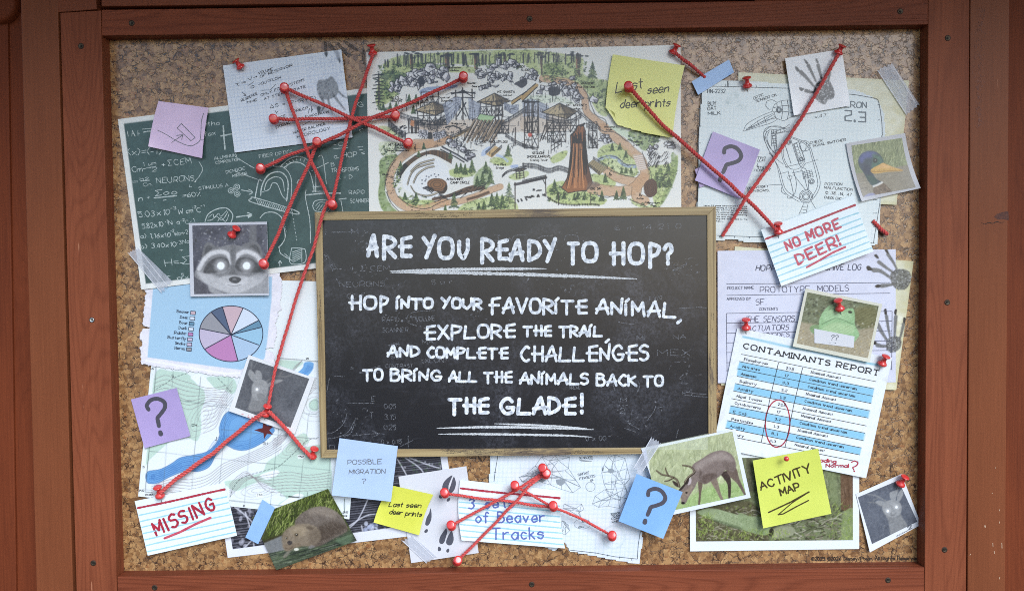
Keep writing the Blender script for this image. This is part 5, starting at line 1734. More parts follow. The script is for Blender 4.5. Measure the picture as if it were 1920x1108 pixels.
c.poly(Zm3('650 80 760 90 760 190 650 160'), rgb(200, 200, 206), 0.9, 1)
c.poly(Zm3('810 120 960 90 980 160 830 220'), rgb(190, 190, 198), 0.9, 1)
c.poly(Zm3('760 110 808 120 810 195 760 190'), rgb(64, 60, 62), 0.95, 1)
for _ in range(110):
    x, y = 640 + 360 * RNG.random(), 60 + 130 * RNG.random()
    scrib(Zm3(x, y, x + RNG.normal(0, 10), y + 14 * RNG.random()), 0.9, 0.75, 1)
scrib(Zm3('960 60 1050 40 1130 70 1150 110'), 2.2, 0.9, 2)
c.line(Zm3('1050 180 1180 110 1250 80'), 5, rgb(200, 170, 120), 0.9)
fence(Zm3, '1020 190 1140 140 1260 80', 40, 2.4)
for i in range(9):
    x = 1180 + i * 42
    c.line(Zm3(x + 120, -20, x - 10 + RNG.normal(0, 10), 200 + RNG.normal(0, 20)), 4.2, rgb(150, 132, 112), 0.9)
    scrib(Zm3(x + 132, -20, x + 2, 210), 0.9, 0.85, 2)
for _ in range(80):
    x, y = 1000 + 500 * RNG.random(), 20 + 240 * RNG.random()
    scrib(Zm3(x, y, x + RNG.normal(0, 26), y + RNG.normal(0, 26)), 0.8, 0.6, 1)
rocks(Zm3, '980 220 1080 260 1180 320 1260 390', 20, 46, 34)
c.line(Zm3('930 290 1100 380 1220 450'), 4, rgb(170, 170, 178), 0.9)
scrib(Zm3('920 280 1100 370 1220 450'), 2.0, 0.9, 2)
scrib(Zm3('900 310 1080 400 1180 460'), 1.6, 0.9, 2)
c.poly(Zm3('1430 370 1540 270 1610 310 1500 410'), rgb(206, 176, 130), 0.95, 1)
fence(Zm3, '1500 400 1615 300', 40, 3)
fence(Zm3, '1430 365 1540 265', 30, 3)
# camp circle
wall = cr(Zm3('400 590 430 540 480 480 560 420 620 380 760 330 860 320 960 350 1040 400'))
low = cr(Zm3('440 650 460 600 520 520 600 450 700 390 770 370 860 390 960 440 1030 480'))
n = 40
wi, li = np.linspace(0, len(wall) - 1, n).astype(int), np.linspace(0, len(low) - 1, n).astype(int)
c.poly(np.concatenate([wall, low[::-1]]), rgb(124, 100, 78), 1, 1.0)
c.poly(np.concatenate([wall[:14], low[:14][::-1]]), rgb(72, 64, 60), 0.95, 1.0)
for k in range(n):
    c.line([wall[wi[k]], low[li[k]]], 0.9, IN, 0.8, 0.8)
c.poly(T(Zm3, '470 640 560 500 740 410 860 420 960 480 1000 560 1010 700 900 840 760 880 600 830 480 760'), rgb(232, 234, 236), 1, 1.5)
for t in ('520 720 560 600 640 520 820 470', '590 700 640 600 740 530 830 510', '560 570 660 480 830 430', '560 740 620 820 760 850 900 800'):
    p = cr(Zm3(t))
    c.line(p, 3.0, rgb(190, 180, 160), 0.95, 1.0)
    c.line(p + (0.8, 1.4), 1.0, IN, 0.85, 0.8)
    c.line(p - (0.8, 1.4), 0.7, IN, 0.7, 0.8)
c.poly(T(Zm3, '750 700 800 655 900 650 970 690 975 750 930 790 840 800 770 770'), rgb(152, 116, 86), 1, 1)
c.poly(T(Zm3, '975 720 980 780 930 830 860 800 930 790'), rgb(70, 58, 52), 0.95, 1)
for k in (1, 0.7, 0.4):
    t_ = np.linspace(0, 6.3, 20)
    c.line(np.stack([680 + (862 + 105 * k * np.cos(t_)) / 6.194, 230 + (722 + 70 * k * np.sin(t_)) / 6.194], 1), 0.8, IN, 0.8, 0.8)
for i in range(8):
    scrib(Zm3(700 + i * 14, 760 + i * 8, 760 + i * 10, 740 + i * 6), 1.4, 0.8, 1)
for x, y in ((690, 670), (690, 710), (735, 660), (740, 625), (795, 615), (835, 600), (850, 630), (880, 610), (770, 635), (725, 680)):
    c.ell(Zm3(x, y)[0], 1.3, 1.3, rgb(70, 74, 92), 0.9, 0.9)
for t, w_ in (('820 890 1000 850 1200 770 1310 740', 6), ('1100 830 1250 790 1400 760', 6), ('1220 890 1330 860 1460 810', 5)):
    c.line(cr(Zm3(t)), w_, rgb(112, 90, 76), 0.95, 1.2)
    for _ in range(12):
        x0 = RNG.random()
        scrib(Zm3(820 + 560 * x0, 900 - 150 * x0 + RNG.normal(0, 24), 890 + 560 * x0, 880 - 150 * x0 + RNG.normal(0, 24)), 1.0, 0.8, 1)
for x, y, h_ in ((1060, 1000, 190), (1090, 600, 130), (1140, 590, 120), (1190, 610, 130), (1270, 590, 160), (1430, 600, 150), (1690, 400, 140), (1480, 720, 160), (1390, 720, 140), (1330, 740, 120), (1560, 1000, 190), (1620, 1000, 170), (1700, 950, 260), (1500, 980, 160), (960, 1040, 80), (1350, 1030, 100), (1410, 1030, 130), (710, 310, 70), (440, 540, 90), (490, 900, 90), (620, 920, 110), (650, 400, 70), (1020, 420, 80)):
    pine(Zm3, x, y, h_)
for x, y, h_ in ((810, 430, 210), (500, 30, 10)):
    pine(Zm2, x, y, h_, 1.3)
for x, y, h_ in ((370, 840, 180), (410, 900, 100), (920, 920, 130), (1090, 900, 110), (1170, 900, 160), (960, 700, 110), (480, 890, 90), (640, 890, 80), (720, 890, 80), (1550, 760, 200), (1690, 620, 150), (1620, 760, 180), (1700, 760, 130), (1130, 320, 80), (1040, 330, 90), (1200, 410, 80), (600, 900, 70), (1200, 590, 70), (1260, 590, 60), (1150, 590, 60)):
    pine(Zm4, x, y, h_)
for x, y, h_ in ((540, 730, 130), (620, 720, 120), (320, 780, 80), (390, 780, 90), (240, 790, 80), (590, 830, 100)):
    pine(Zm1, x, y, h_)
bushes(Zm4, (1240, 100, 1560, 240), 20, 26)
bushes(Zm4, (1500, 560, 1720, 740), 14, 26)
bushes(Zm4, (280, 760, 500, 900), 12, 22)
bushes(Zm4, (560, 820, 860, 900), 16, 20)
bushes(Zm3, (360, 520, 450, 800), 14, 20)
bushes(Zm3, (450, 860, 760, 960), 14, 18)
bushes(Zm3, (1160, 960, 1740, 1040), 22, 22)
bushes(Zm3, (200, 240, 420, 400), 12, 16)
bushes(Zm1, (160, 720, 330, 800), 8, 22)
bushes(Zm4, (980, 440, 1060, 530), 5, 14)
bushes(Zm4, (1330, 940, 1600, 990), 8, 14)
# big tree trunk
tr = Zm4('640 40 700 20 730 100 740 300 760 480 790 620 810 700 740 790 640 800 530 820 450 760 520 640 550 500 560 320 555 150 600 110')
c.poly(tr, rgb(160, 112, 80), 1, 1.0)
c.poly(Zm4('700 60 730 100 740 300 760 480 790 620 810 700 760 730 720 600 700 400'), rgb(112, 84, 74), 0.9, 2)
c.poly(T(Zm4, '590 160 640 190 680 170 660 230 630 250 600 210'), rgb(56, 46, 48), 0.95, 1)
for i in range(60):
    f = RNG.random()
    x0, x1 = 575 + 150 * f, 470 + 310 * f
    y0 = 110 + 300 * RNG.random()
    k = (y0 - 60) / 720
    xa = x0 + (x1 - x0) * k ** 2.2
    y1 = min(790, y0 + 150 + 260 * RNG.random())
    k2 = (y1 - 60) / 720
    xb = x0 + (x1 - x0) * k2 ** 2.2
    c.line(cr(Zm4(xa, y0, (xa + xb) / 2 + RNG.normal(0, 8), (y0 + y1) / 2, xb, y1)), 1.2 + 1.4 * RNG.random(), rgb(48, 34, 32), 0.9, 0.9, 0.4)
for i in range(14):
    f = RNG.random()
    c.line(cr(Zm4(580 + 110 * f, 250, 560 + 150 * f, 500, 500 + 240 * f, 760)), 1.4, rgb(222, 164, 118), 0.55, 1.2)
scrib(np.concatenate([tr, tr[:1]]), 1.0, 0.9, 1)
scrib(cr(Zm4('560 150 600 110 640 40 690 40 720 10')), 2.0, 0.9, 2)
c.poly(T(Zm4, '770 700 860 690 900 730 800 770 740 770'), rgb(130, 112, 104), 0.7, 2)
# stump, bridges, rails on the far side
c.poly(T(Zm4, '1410 740 1440 680 1500 655 1550 690 1560 760 1550 830 1480 870 1430 840'), rgb(112, 84, 72), 1, 1)
for k in (1, 0.75, 0.5, 0.25):
    t_ = np.linspace(0, 6.3, 20)
    c.line(np.stack([980 + (1485 + 78 * k * np.cos(t_)) / 6.194, 230 + (765 + 100 * k * np.sin(t_)) / 6.194], 1) + RNG.normal(0, 0.25, (20, 2)), 0.9, rgb(58, 44, 42), 0.85, 0.8)
c.poly(Zm4('820 430 980 530 890 610 750 490'), rgb(208, 190, 150), 1, 1)
for i in range(16):
    f = i / 15
    c.line(Zm4(820 + 160 * f, 430 + 100 * f, 750 + 140 * f, 490 + 120 * f), 0.8, IN, 0.85, 0.8)
fence(Zm4, '745 500 890 610', 40, 3)
fence(Zm4, '820 430 985 530', 34, 3)
c.poly(Zm4('1280 380 1400 370 1440 540 1340 560'), rgb(228, 218, 210), 0.95, 1)
for i in range(8):
    c.line(Zm4(1285 + i * 8, 390 + i * 22, 1400 + i * 6, 372 + i * 22), 1.0, rgb(170, 140, 120), 0.8)
for z, t, hh, st_ in ((Zm4, '0 530 150 540 300 590 420 560 530 590', 60, 2.2), (Zm4, '290 880 420 950 600 970 780 960 890 970', 22, 7), (Zm3, '1620 640 1700 580 1920 520', 30, 2.4)):
    fence(z, t, hh, st_)
for x in (415, 790):
    post(Zm4, x, 820, x, 960, 1.3)
c.line(Zm4('0 700 270 640'), 5, rgb(78, 74, 78), 0.95)
fence(Zm4, '0 705 270 645', 36, 1.6)
post(Zm4, 265, 620, 270, 860, 1.8)
scrib(Zm4('230 650 265 720'), 1.4, 0.9, 1)
c.line(Zm3('1770 720 1920 690'), 5, rgb(90, 86, 92), 0.95)
post(Zm3, 1770, 700, 1770, 1000, 2.2)
for x, y, w_, h_ in ((60, 870, 70, 24), (180, 850, 30, 30), (245, 840, 30, 24), (190, 790, 60, 12), (130, 780, 20, 14), (120, 856, 40, 16)):
    for _ in range(5):
        c.line(Zm4(x - w_ / 2 + w_ * RNG.random(), y - h_ / 2 + h_ * RNG.random(), x - w_ / 2 + w_ * RNG.random(), y - h_ / 2 + h_ * RNG.random()), 2.2, rgb(56, 56, 62), 0.9)
for x, y in ((1800, 900), (1840, 890), (1895, 880)):
    c.line(Zm3(x, y, x + 10, y + 20), 3, rgb(60, 60, 66), 0.9)
roof(Zm3, (1745, 560), (1820, 530), (1905, 540), (1830, 570), (120, 110, 106))
tower(Zm3, 1780, 1870, 570, 650, 3, cross=False)
c.ell(Zm4(85, 145)[0], 4, 4, rgb(214, 110, 96), 0.9)
c.ell(Zm4(345, 118)[0], 3.4, 3.6, rgb(90, 96, 92), 0.9)
for z, t in ((Zm3, '255 780 265 700 300 560 380 430'), (Zm3, '270 800 330 930 430 1040'), (Zm3, '410 860 560 970 740 1000 900 930 1010 890'), (Zm4, '860 0 930 100 1060 110 1180 200 1220 220'), (Zm4, '1390 340 1440 500 1480 560 1495 650'), (Zm2, '700 540 760 620 840 830 960 900 970 980'), (Zm4, '980 530 1130 600 1290 630'), (Zm4, '1230 890 1400 960 1460 990'), (Zm4, '880 850 980 870 1060 850'), (Zm2, '320 400 420 430 500 440 540 480')):
    scrib(cr(z(t)), 0.8, 0.8, 1)
for _ in range(70):
    x, y = 270 + 110 * RNG.random(), 400 + 440 * RNG.random()
    c.ell(Zm3(x, y)[0], 0.8, 0.7, IN, 0.6, 0.8)
for _ in range(260):
    x, y = 735 + 375 * RNG.random(), 172 + 112 * RNG.random() ** 0.9
    l_ = 3 + 9 * RNG.random()
    if RNG.random() < 0.6:
        c.line([(x, y), (x + RNG.normal(0, 0.6), y + l_)], 0.9 + 0.7 * RNG.random(), IN, 0.7, 0.8)
    else:
        c.line([(x, y), (x + l_ * 1.3, y - l_ * (RNG.random() - 0.35))], 0.9, IN, 0.65, 0.8)
c.a = np.clip(1 - (1 - c.a) * 1.16, 0.03, 1)
c.a += 0.016
trail = s
o = s.build('illustrated_trail_map', PAPER)
tag(o, 'large white illustrated trail map with lookout towers, bridges and a giant tree', 'map')
st = []
for tx, z, a, bb, cp in (('MT. SHASTA', Zm1, (1565, 588), (1765, 588), 4.2), ('Lookout', Zm1, (1605, 622), (1735, 622), 3.4), ("EAGLE'S", Zm1, (280, 655), (420, 652), 4.6), ('ASCENT', Zm1, (330, 692), (460, 692), 4.6), ('Hibernation', Zm1, (990, 302), (1142, 302), 3.2), ('Hollow', Zm1, (1015, 334), (1120, 334), 3.2), ('Squirrel', Zm1, (885, 650), (1005, 650), 3.6), ('Scramble', Zm1, (910, 688), (1042, 686), 3.6),
                         ('Boulder', Zm1, (1215, 482), (1320, 480), 3.2), ('Bears', Zm1, (1270, 520), (1350, 520), 3.2), ('ROCK', Zm1, (1795, 295), (1885, 293), 3.8), ('SLIDE', Zm2, (-20, 332), (75, 332), 4), ('CLIFF HANGER', Zm2, (560, 488), (815, 488), 3.8), ('Traverse Rock Climb', Zm2, (560, 528), (838, 528), 3.6), ('MT. WHITNEY', Zm2, (510, 742), (745, 742), 4.2), ('Lookout', Zm2, (560, 778), (695, 778), 3.6),
                         ('Wawona', Zm2, (945, 990), (1065, 990), 3.4), ('Walk', Zm2, (970, 1024), (1040, 1024), 3.4), ('Shake-a-Log', Zm3, (1030, 20), (1195, 22), 3), ('MT. LASSEN', Zm3, (300, 272), (520, 272), 4.6), ('Lookout', Zm3, (340, 304), (490, 304), 4), ('Ranger Headquarters', Zm3, (285, 332), (535, 332), 2.4), ('HOOT-N-HOLLER LOGS', Zm3, (1375, 236), (1680, 236), 4),
                         ('Pine Peril', Zm3, (1522, 500), (1662, 500), 3.8), ('Bridge', Zm3, (1548, 538), (1640, 536), 3.6), ('AHWAHNEE', Zm3, (975, 672), (1168, 670), 4.6), ('CAMP CIRCLE', Zm3, (1020, 712), (1240, 710), 4.4), ('Quail', Zm3, (230, 612), (305, 610), 3.2), ('Trail', Zm3, (275, 642), (350, 642), 3.2), ('Tunnel', Zm3, (562, 1034), (660, 1034), 3.2),
                         ('SEQUOIA', Zm4, (112, 368), (248, 366), 4.2), ('SMOKEJUMPERS', Zm4, (50, 410), (318, 408), 4.2), ('Training Tower', Zm4, (82, 448), (292, 446), 3.6), ('BIG SIR', Zm4, (790, 782), (910, 780), 4.4), ('Redwood', Zm4, (1265, 235), (1385, 235), 3.6), ('Creek', Zm4, (1282, 270), (1360, 270), 3.6), ('Millennium', Zm4, (1420, 940), (1590, 940), 3.6), ('Tree', Zm4, (1480, 976), (1545, 976), 3.6), ('Drifter', Zm4, (1325, 892), (1410, 892), 3)):
    q = z(*a, *bb)
    st += [(p, 0.95 if cp > 4 else 0.8) for p in text(tx, q[0], q[1], cp, slant=0.12, seed=len(tx))]
for z, x, y in ((Zm3, 995, 245), (Zm3, 825, 1020), (Zm4, 1020, 605), (Zm4, 1370, 845), (Zm2, 205, 455)):
    t_ = np.linspace(0, 5.2, 10)
    st.append((np.stack([z.x + (x + 16 * np.cos(t_)) / z.k, z.y + (y + 12 * np.sin(t_)) / z.k], 1), 0.9))
    st.append((z(x - 12, y - 28, x - 8, y, x + 14, y + 2), 0.9))
ribbons('map_lettering', s, st, 0.9, BLACKINK, o, 0.08, caps=False)

# ------------------------------------------------------------------ aged backing sheets
def aged(q, h, label, paint=None):
    s = Sheet(q, h, 1.4, (0, 1, 1.5, 0))
    c = s.canvas(rgb(216, 214, 188))
    c.mottle(30, 0.035, (1, 1, 1.3))
    c.mottle(9, 0.03, (0.8, 1, 1.4))
    for _ in range(40):
        u, v = RNG.random(2)
        if RNG.random() < 0.7:
            u = 1 - 0.08 * RNG.random()
        c.ell(s.at(u, v), 4 + 10 * RNG.random(), 3 + 6 * RNG.random(), rgb(190, 182, 130) if RNG.random() < 0.6 else rgb(232, 232, 220), 0.28, 6, RNG.random() * 3)
    for e in ([(0, 0), (1, 0)], [(1, 0), (1, 1)], [(1, 1), (0, 1)]):
        c.line(s.at([e[0][0], e[1][0]], [e[0][1], e[1][1]]), 7, rgb(198, 190, 142), 0.4, 6)
    if paint:
        paint(c)
    o = s.build('aged_paper_sheet', MATTE)
    tag(o, label, 'paper sheet', 'yellowed old sheets')
    return s


PRINTS = ((('880 215 940 260 1010 310', 9), ('952 150 1000 220 1035 290', 8), ('838 283 900 292 985 350', 11), ('905 410 950 405 1010 395', 10)), '975 320 1040 275 1120 290 1145 350 1110 425 1050 440 1000 410', ('852 168 868 163 882 188 866 184', '792 260 806 254 830 276 800 282', '860 412 880 400 897 411 876 422', '936 122 950 118 962 148 946 142', '1036 122 1048 128 1050 160 1036 150')), \
    ((('868 705 910 780 955 850', 11), ('945 640 960 740 975 820', 8), ('1022 645 1015 740 1010 820', 9), ('1085 705 1070 770 1050 840', 8), ('870 880 910 890 960 890', 10)), '950 840 1010 810 1060 830 1060 900 1000 940 950 920', ('1014 603 1027 603 1024 632 1012 630', '832 853 855 850 862 868 842 874', '1084 668 1100 674 1094 702 1082 694', '930 603 944 600 946 632 934 630'))


def prints(c):
    for toes, pad, claws in PRINTS:
        paw(c, Zt, toes, pad, claws, 0.8, rgb(92, 94, 94), dots=150)


ag1 = aged([(1384.5, 136), (1704.5, 151.5), (1681, 384.5), (1380, 370)], 1.2, 'yellowed old paper sheet behind the bird blueprint, held by clear tape')
ag2 = aged([(1378, 462), (1713, 490), (1680.5, 731), (1352, 722)], 1.2, 'yellowed stained sheet behind the archive log form', prints)

# ------------------------------------------------------------------ bird blueprint
out_ = np.array([(1325, 149), (1366, 151), (1480, 157.5), (1560, 166), (1600, 168), (1634, 181), (1648, 192), (1658, 215), (1660.5, 250), (1652, 360), (1646, 458), (1638, 459.5), (1600, 458), (1520, 456), (1480, 451), (1440, 453.5), (1400, 455), (1380, 449), (1345, 451), (1306, 449), (1307, 400), (1311, 250), (1317, 165)], float)
s = Sheet([(1300, 140), (1666, 152), (1652, 465), (1296, 460)], 2.6, 2.4, (0, 0, 1.5, 0))
s.mask = inside(out_)
c = s.canvas(rgb(222, 231, 233))
for i in range(46):
    c.line([(1305 + i * 8, 140), (1298 + i * 8, 462)], 0.5, rgb(186, 206, 214), 0.3)
    if i < 40:
        c.line([(1300, 142 + i * 8), (1665, 152 + i * 8)], 0.5, rgb(186, 206, 214), 0.3)
c.mottle(50, 0.014)
for x, y, r in ((575, 600, 30), (640, 555, 34), (700, 650, 40)):
    for _ in range(26):
        c.ell(Zh(x + RNG.normal(0, r * 0.5), y + RNG.normal(0, r * 0.5))[0], 1.6, 1.6, rgb(180, 196, 198), 0.35, 1.2)
c.poly(cr(Zi('690 495 820 520 950 560 1000 700 1020 900 985 900 960 640 940 585 820 550 700 540')), rgb(206, 216, 222), 0.8, 4)
heron = s
o = s.build('bird_blueprint', PAPER)
tag(o, 'pale squared blueprint with a line drawing of a mechanical heron', 'blueprint')
st = []
for t in ('360 470 580 475 1110 490', '1110 490 1300 505'):
    st.append((Zh(t), 1.1))
st += [(cr(Zi('700 540 780 550 890 570 945 585 965 640 985 780 990 900')), 1.2), (np.array([(1653.5, 254), (1650, 380), (1639, 448), (1638, 456)]), 1.1), (Zh('350 540 330 700 325 900 310 1105'), 1.1), ([(1311, 300), (1308, 390), (1306, 445)], 1.0), (Zj('270 1015 440 1022 600 1028 720 1028'), 1.1), ([(1600, 452), (1640, 456.5)], 1.1)]
for i in range(4):
    st += [(Zh(557 + i * 134, 458 + i * 5, 558 + i * 134, 475 + i * 5), 1), (Zj(300 + i * 140, 1015 + i * 4, 300 + i * 140, 1034 + i * 4), 1)]
st += [(Zh('575 425 578 480'), 2.2)] + [(Zh(312, y, 345, y + 2), 1.0) for y in (540, 665, 815, 962)] + [(Zi(950, y, 968, y - 2), 1) for y in (632, 765)] + [([(1637, 375 + i * 25), (1645, 375 + i * 25)], 0.9) for i in range(3)]
for tx, z, a, bb, cp in (('HN-2232', Zh, (400, 530), (553, 530), 7), ('BUY', Zh, (405, 642), (478, 636), 7.5), ('OAT', Zh, (402, 680), (478, 674), 6), ('MILK', Zh, (405, 722), (515, 716), 6)):
    q = z(*a, *bb)
    st += [(p, 1.1) for p in text(tx, q[0], q[1], cp, jit=0.2)]
BLUEPRINT_INK = ink_mat('dark_blueprint_print', rgb(74, 84, 92), 0.45)
ribbons('border_and_notes', s, st, 1.0, BLUEPRINT_INK, o, 0.09, caps=False)
st = []
for tx, z, a, bb, cp in (('OPTIC', Zh, (800, 590), (885, 555), 5), ('SENSOR OK', Zh, (820, 612), (1000, 556), 5), ('CHECK', Zk, (440, 180), (545, 160), 4.6), ('SIGNAL SWITCHER', Zk, (462, 205), (735, 152), 4.6), ('POSITION', Zk, (560, 522), (705, 522), 4.6), ('MALFUNCTION', Zk, (556, 550), (790, 568), 4.8), ('@ .38, .14, .47', Zk, (565, 592), (780, 612), 5.4), ('CHECK ENC.', Zk, (555, 630), (700, 645), 4.6),
                         ('TING', Zj, (655, 296), (735, 290), 4), ('ULAS', Zj, (655, 320), (728, 316), 3.6), ('STYLISTIC', Zj, (660, 388), (780, 386), 4), ('TENSITY', Zj, (620, 412), (780, 406), 4), ('FOR DIVERSIFY', Zj, (540, 582), (760, 560), 4), ('SENSORS,', Zj, (560, 606), (770, 600), 4), ('v.4.7', Zh, (1330, 750), (1430, 732), 6)):
    q = z(*a, *bb)
    st += [(p, 0.75) for p in text(tx, q[0], q[1], cp, slant=0.12, jit=0.3, seed=len(tx))]
st.append((Zj('655 335 658 370 648 358 658 372 670 360'), 0.7))
lines = ['Heron 2.3 phase advancement 1 upgrade', 'Including as well as coordinate', 'new Control Communication', 'are updated for future pain', 'and sensory data gathering.', 'Mics and share', 'cling are also added to the', 'ten.']
for i, tx in enumerate(lines):
    q = Zj(150 if i == 0 else 262, 738 + i * 20.5, 560 - (130 if i in (5,) else 0) - (230 if i == 7 else 0), 746 + i * 20.5)
    st += [(p, 0.7) for p in text(tx, q[0], q[1], 2.1)]
ribbons('fine_notes', s, st, 0.8, INK, o, 0.09, caps=False)
st = [(p, 1.7) for p in text('HERON', Zi(620, 650)[0], Zi(855, 660)[0], 10.5)]
st += [(Zi('668 682 722 685 722 720 668 732 668 768 722 772'), 2.6), (Zi('785 695 845 698 845 780 785 778'), 2.6), (Zi('800 740 845 742'), 2.4), (Zi('750 768 752 776'), 4)]
ribbons('version_number', s, st, 1.8, ink_mat('grey_version_print', rgb(112, 122, 130), 0.45), o, 0.1)
st = []
A = lambda z, t, w_=0.8: st.append((cr(z(t)), w_ * 1.15))
B = lambda z, t, w_=0.8: st.append((z(t), w_))
# head and beak
for t in ('712 862 740 800 850 735 960 690', '712 862 850 820 950 790 1010 755', '960 690 975 640 1020 605 1090 592 1130 600', '1010 755 1060 770 1120 740 1150 740', '735 845 860 760 980 700', '735 850 880 790 990 730', '740 840 850 790 975 715', '760 835 900 770 1000 745', '980 700 990 745 1010 755', '915 600 905 640 930 670 950 670', '915 600 960 590 1000 610', '1130 600 1150 640 1150 740', '970 660 1060 640 1150 650', '965 690 1050 690 1140 700', '1040 600 1050 680 1040 760', '1090 592 1105 680 1090 760', '1000 620 1010 700', '775 805 790 840', '830 770 850 820', '890 735 910 795'):
    A(Zh, t)
t_ = np.linspace(0, 6.3, 18)
circ = lambda z, x, y, r, w_=0.8: st.append((np.stack([z.x + (x + r * np.cos(t_)) / z.k, z.y + (y + r * np.sin(t_)) / z.k], 1), w_))
for r in (24, 18, 10):
    circ(Zh, 1018, 678, r, 1.0)
# neck
for t in ('930 1020 890 930 890 860 940 820 1060 830 1110 800', '945 1015 905 930 905 880 950 840', '950 850 1060 840 1110 830', '950 880 1060 870 1110 860', '955 990 950 880', '995 1000 985 880', '960 930 990 930', '960 960 992 960', '955 900 988 900', '1000 845 1000 880', '1030 840 1030 875', '1060 835 1065 870', '970 848 970 880'):
    A(Zh, t)
# body
for t in ('100 250 160 350 200 510 240 590 350 660', '215 190 220 290 260 370 300 390 350 380 390 330 380 300', '260 110 420 180 470 300 520 470 510 560 460 640', '265 120 410 190 455 300 500 480 495 545 450 630', '110 260 180 380 220 520 260 580 360 640', '200 180 210 300 250 380', '230 370 370 340', '290 420 380 400', '255 400 300 600 260 630 250 610', '300 400 325 500 310 590 265 630', '210 520 200 570 240 600', '275 130 350 350 410 400 430 570', '220 150 280 340', '360 400 400 340', '380 410 420 560', '300 430 400 560'):
    A(Zk, t)
for t in ('95 255 220 350', '400 340 500 310', '100 520 205 515', '400 240 410 160', '120 250 180 220', '380 250 430 190', '180 430 250 410', '440 640 485 715', '345 765 385 675', '405 765 420 680', '365 720 412 728', '355 745 408 752', '372 700 415 705'):
    B(Zk, t)
B(Zk, '300 180 345 160 395 310 345 325 300 180', 1.2)
for i in range(6):
    circ(Zk, 322 + i * 9, 190 + i * 26, 14, 0.8)
circ(Zk, 395, 195, 44)
circ(Zk, 260, 165, 18, 1.4); circ(Zk, 260, 165, 9, 1.4)
circ(Zk, 452, 490, 22, 1.2); circ(Zk, 452, 490, 12, 1.4)
circ(Zk, 366, 305, 14, 2.0)
circ(Zk, 405, 615, 56); circ(Zk, 405, 615, 44); circ(Zk, 405, 615, 30, 1.2); circ(Zk, 405, 615, 20)
circ(Zk, 270, 458, 18)
for i in range(5):
    B(Zk, '%d %d %d %d' % (372 + i * 20, 412 - i * 4, 386 + i * 20, 470 - i * 4), 0.8)
    B(Zk, '%d %d %d %d' % (370 + i * 3, 412 + i * 14, 452 + i * 4, 395 + i * 14), 0.8)
for i in range(12):
    a = i * 0.52
    B(Zk, '%f %f %f %f' % (405 + 44 * math.cos(a), 615 + 44 * math.sin(a), 405 + 56 * math.cos(a), 615 + 56 * math.sin(a)))
for i in range(7):
    B(Zk, '%d %d %d %d' % (115 + i * 2, 75 + i * 20, 155 + i * 1, 72 + i * 20), 0.7)
for t in ('80 70 60 130 90 220 130 280', '100 70 80 130 110 210 150 260', '50 90 100 40 170 30 230 50', '115 60 160 290', '155 70 165 270', '120 90 240 40', '130 110 250 60'):
    A(Zk, t)
ribbons('heron_drawing', s, st, 0.8, FINE, o, 0.07, caps=False)

# ------------------------------------------------------------------ archive log form
s = Sheet([(1345.5, 470.5), (1679.5, 467.5), (1679.5, 716.5), (1346, 718)], 2.6, 1.3, (0, 0, 0, 0))
c = s.canvas(rgb(210, 213, 232))
c.mottle(60, 0.016)
c.mottle(12, 0.012)
for _ in range(60):
    c.line([(1340 + 340 * RNG.random(), 470 + 60 * RNG.random()), (1350 + 340 * RNG.random(), 475 + 60 * RNG.random())], 3, rgb(222, 226, 242), 0.12, 4)
prints(c)
o = s.build('log_form', PAPER)
tag(o, 'lilac ruled log form headed by the words ARCHIVE LOG', 'form')
st = [(Zl(*l), 1.1) for l in ((155, 342, 1290, 332), (155, 420, 1290, 405), (155, 545, 1303, 530), (155, 612, 1303, 598), (155, 682, 1303, 664), (155, 748, 1303, 735), (155, 815, 1303, 800), (155, 885, 1303, 870), (155, 940, 1303, 932), (155, 545, 160, 950), (1303, 530, 1300, 935))]
st += [(p, 1.6) for p in text('HOPPER', Zl(358, 250)[0], Zl(560, 248)[0], 10.5, slant=0.2) + text('ARCHIVE LOG', Zl(770, 248)[0], Zl(1085, 245)[0], 11, slant=0.2)]
st += [(p, 0.9) for p in text('PROJECT NAME', Zl(162, 380)[0], Zl(345, 376)[0], 5.2) + text('APPROVED BY', Zl(158, 455)[0], Zl(325, 453)[0], 5.2) + text('CONTENTS', Zl(382, 524)[0], Zl(512, 522)[0], 4.8)]
ribbons('form_print', s, st, 1, ink_mat('dark_form_print', rgb(84, 86, 104), 0.45), o, 0.07, caps=False)
st = [(p, 1.3) for p in text('PROTOTYPE  MODELS', Zl(388, 402)[0], Zl(1002, 390)[0], 11, jit=0.3) + text('SF.', Zl(360, 488)[0], Zl(430, 485)[0], 11, jit=0.3) + text('THE SENSORS', Zl(285, 605)[0], Zl(625, 600)[0], 10.5, slant=0.2, jit=0.3) + text('ACTUATORS', Zl(300, 668)[0], Zl(585, 658)[0], 10, slant=0.2, jit=0.3) + text('DIODES', Zl(430, 712)[0], Zl(590, 705)[0], 8.5, slant=0.2, jit=0.3)]
ribbons('handwriting', s, st, 1.2, ink_mat('grey_blue_pen', rgb(92, 92, 112), 0.45), o, 0.1, 0.3, caps=False)
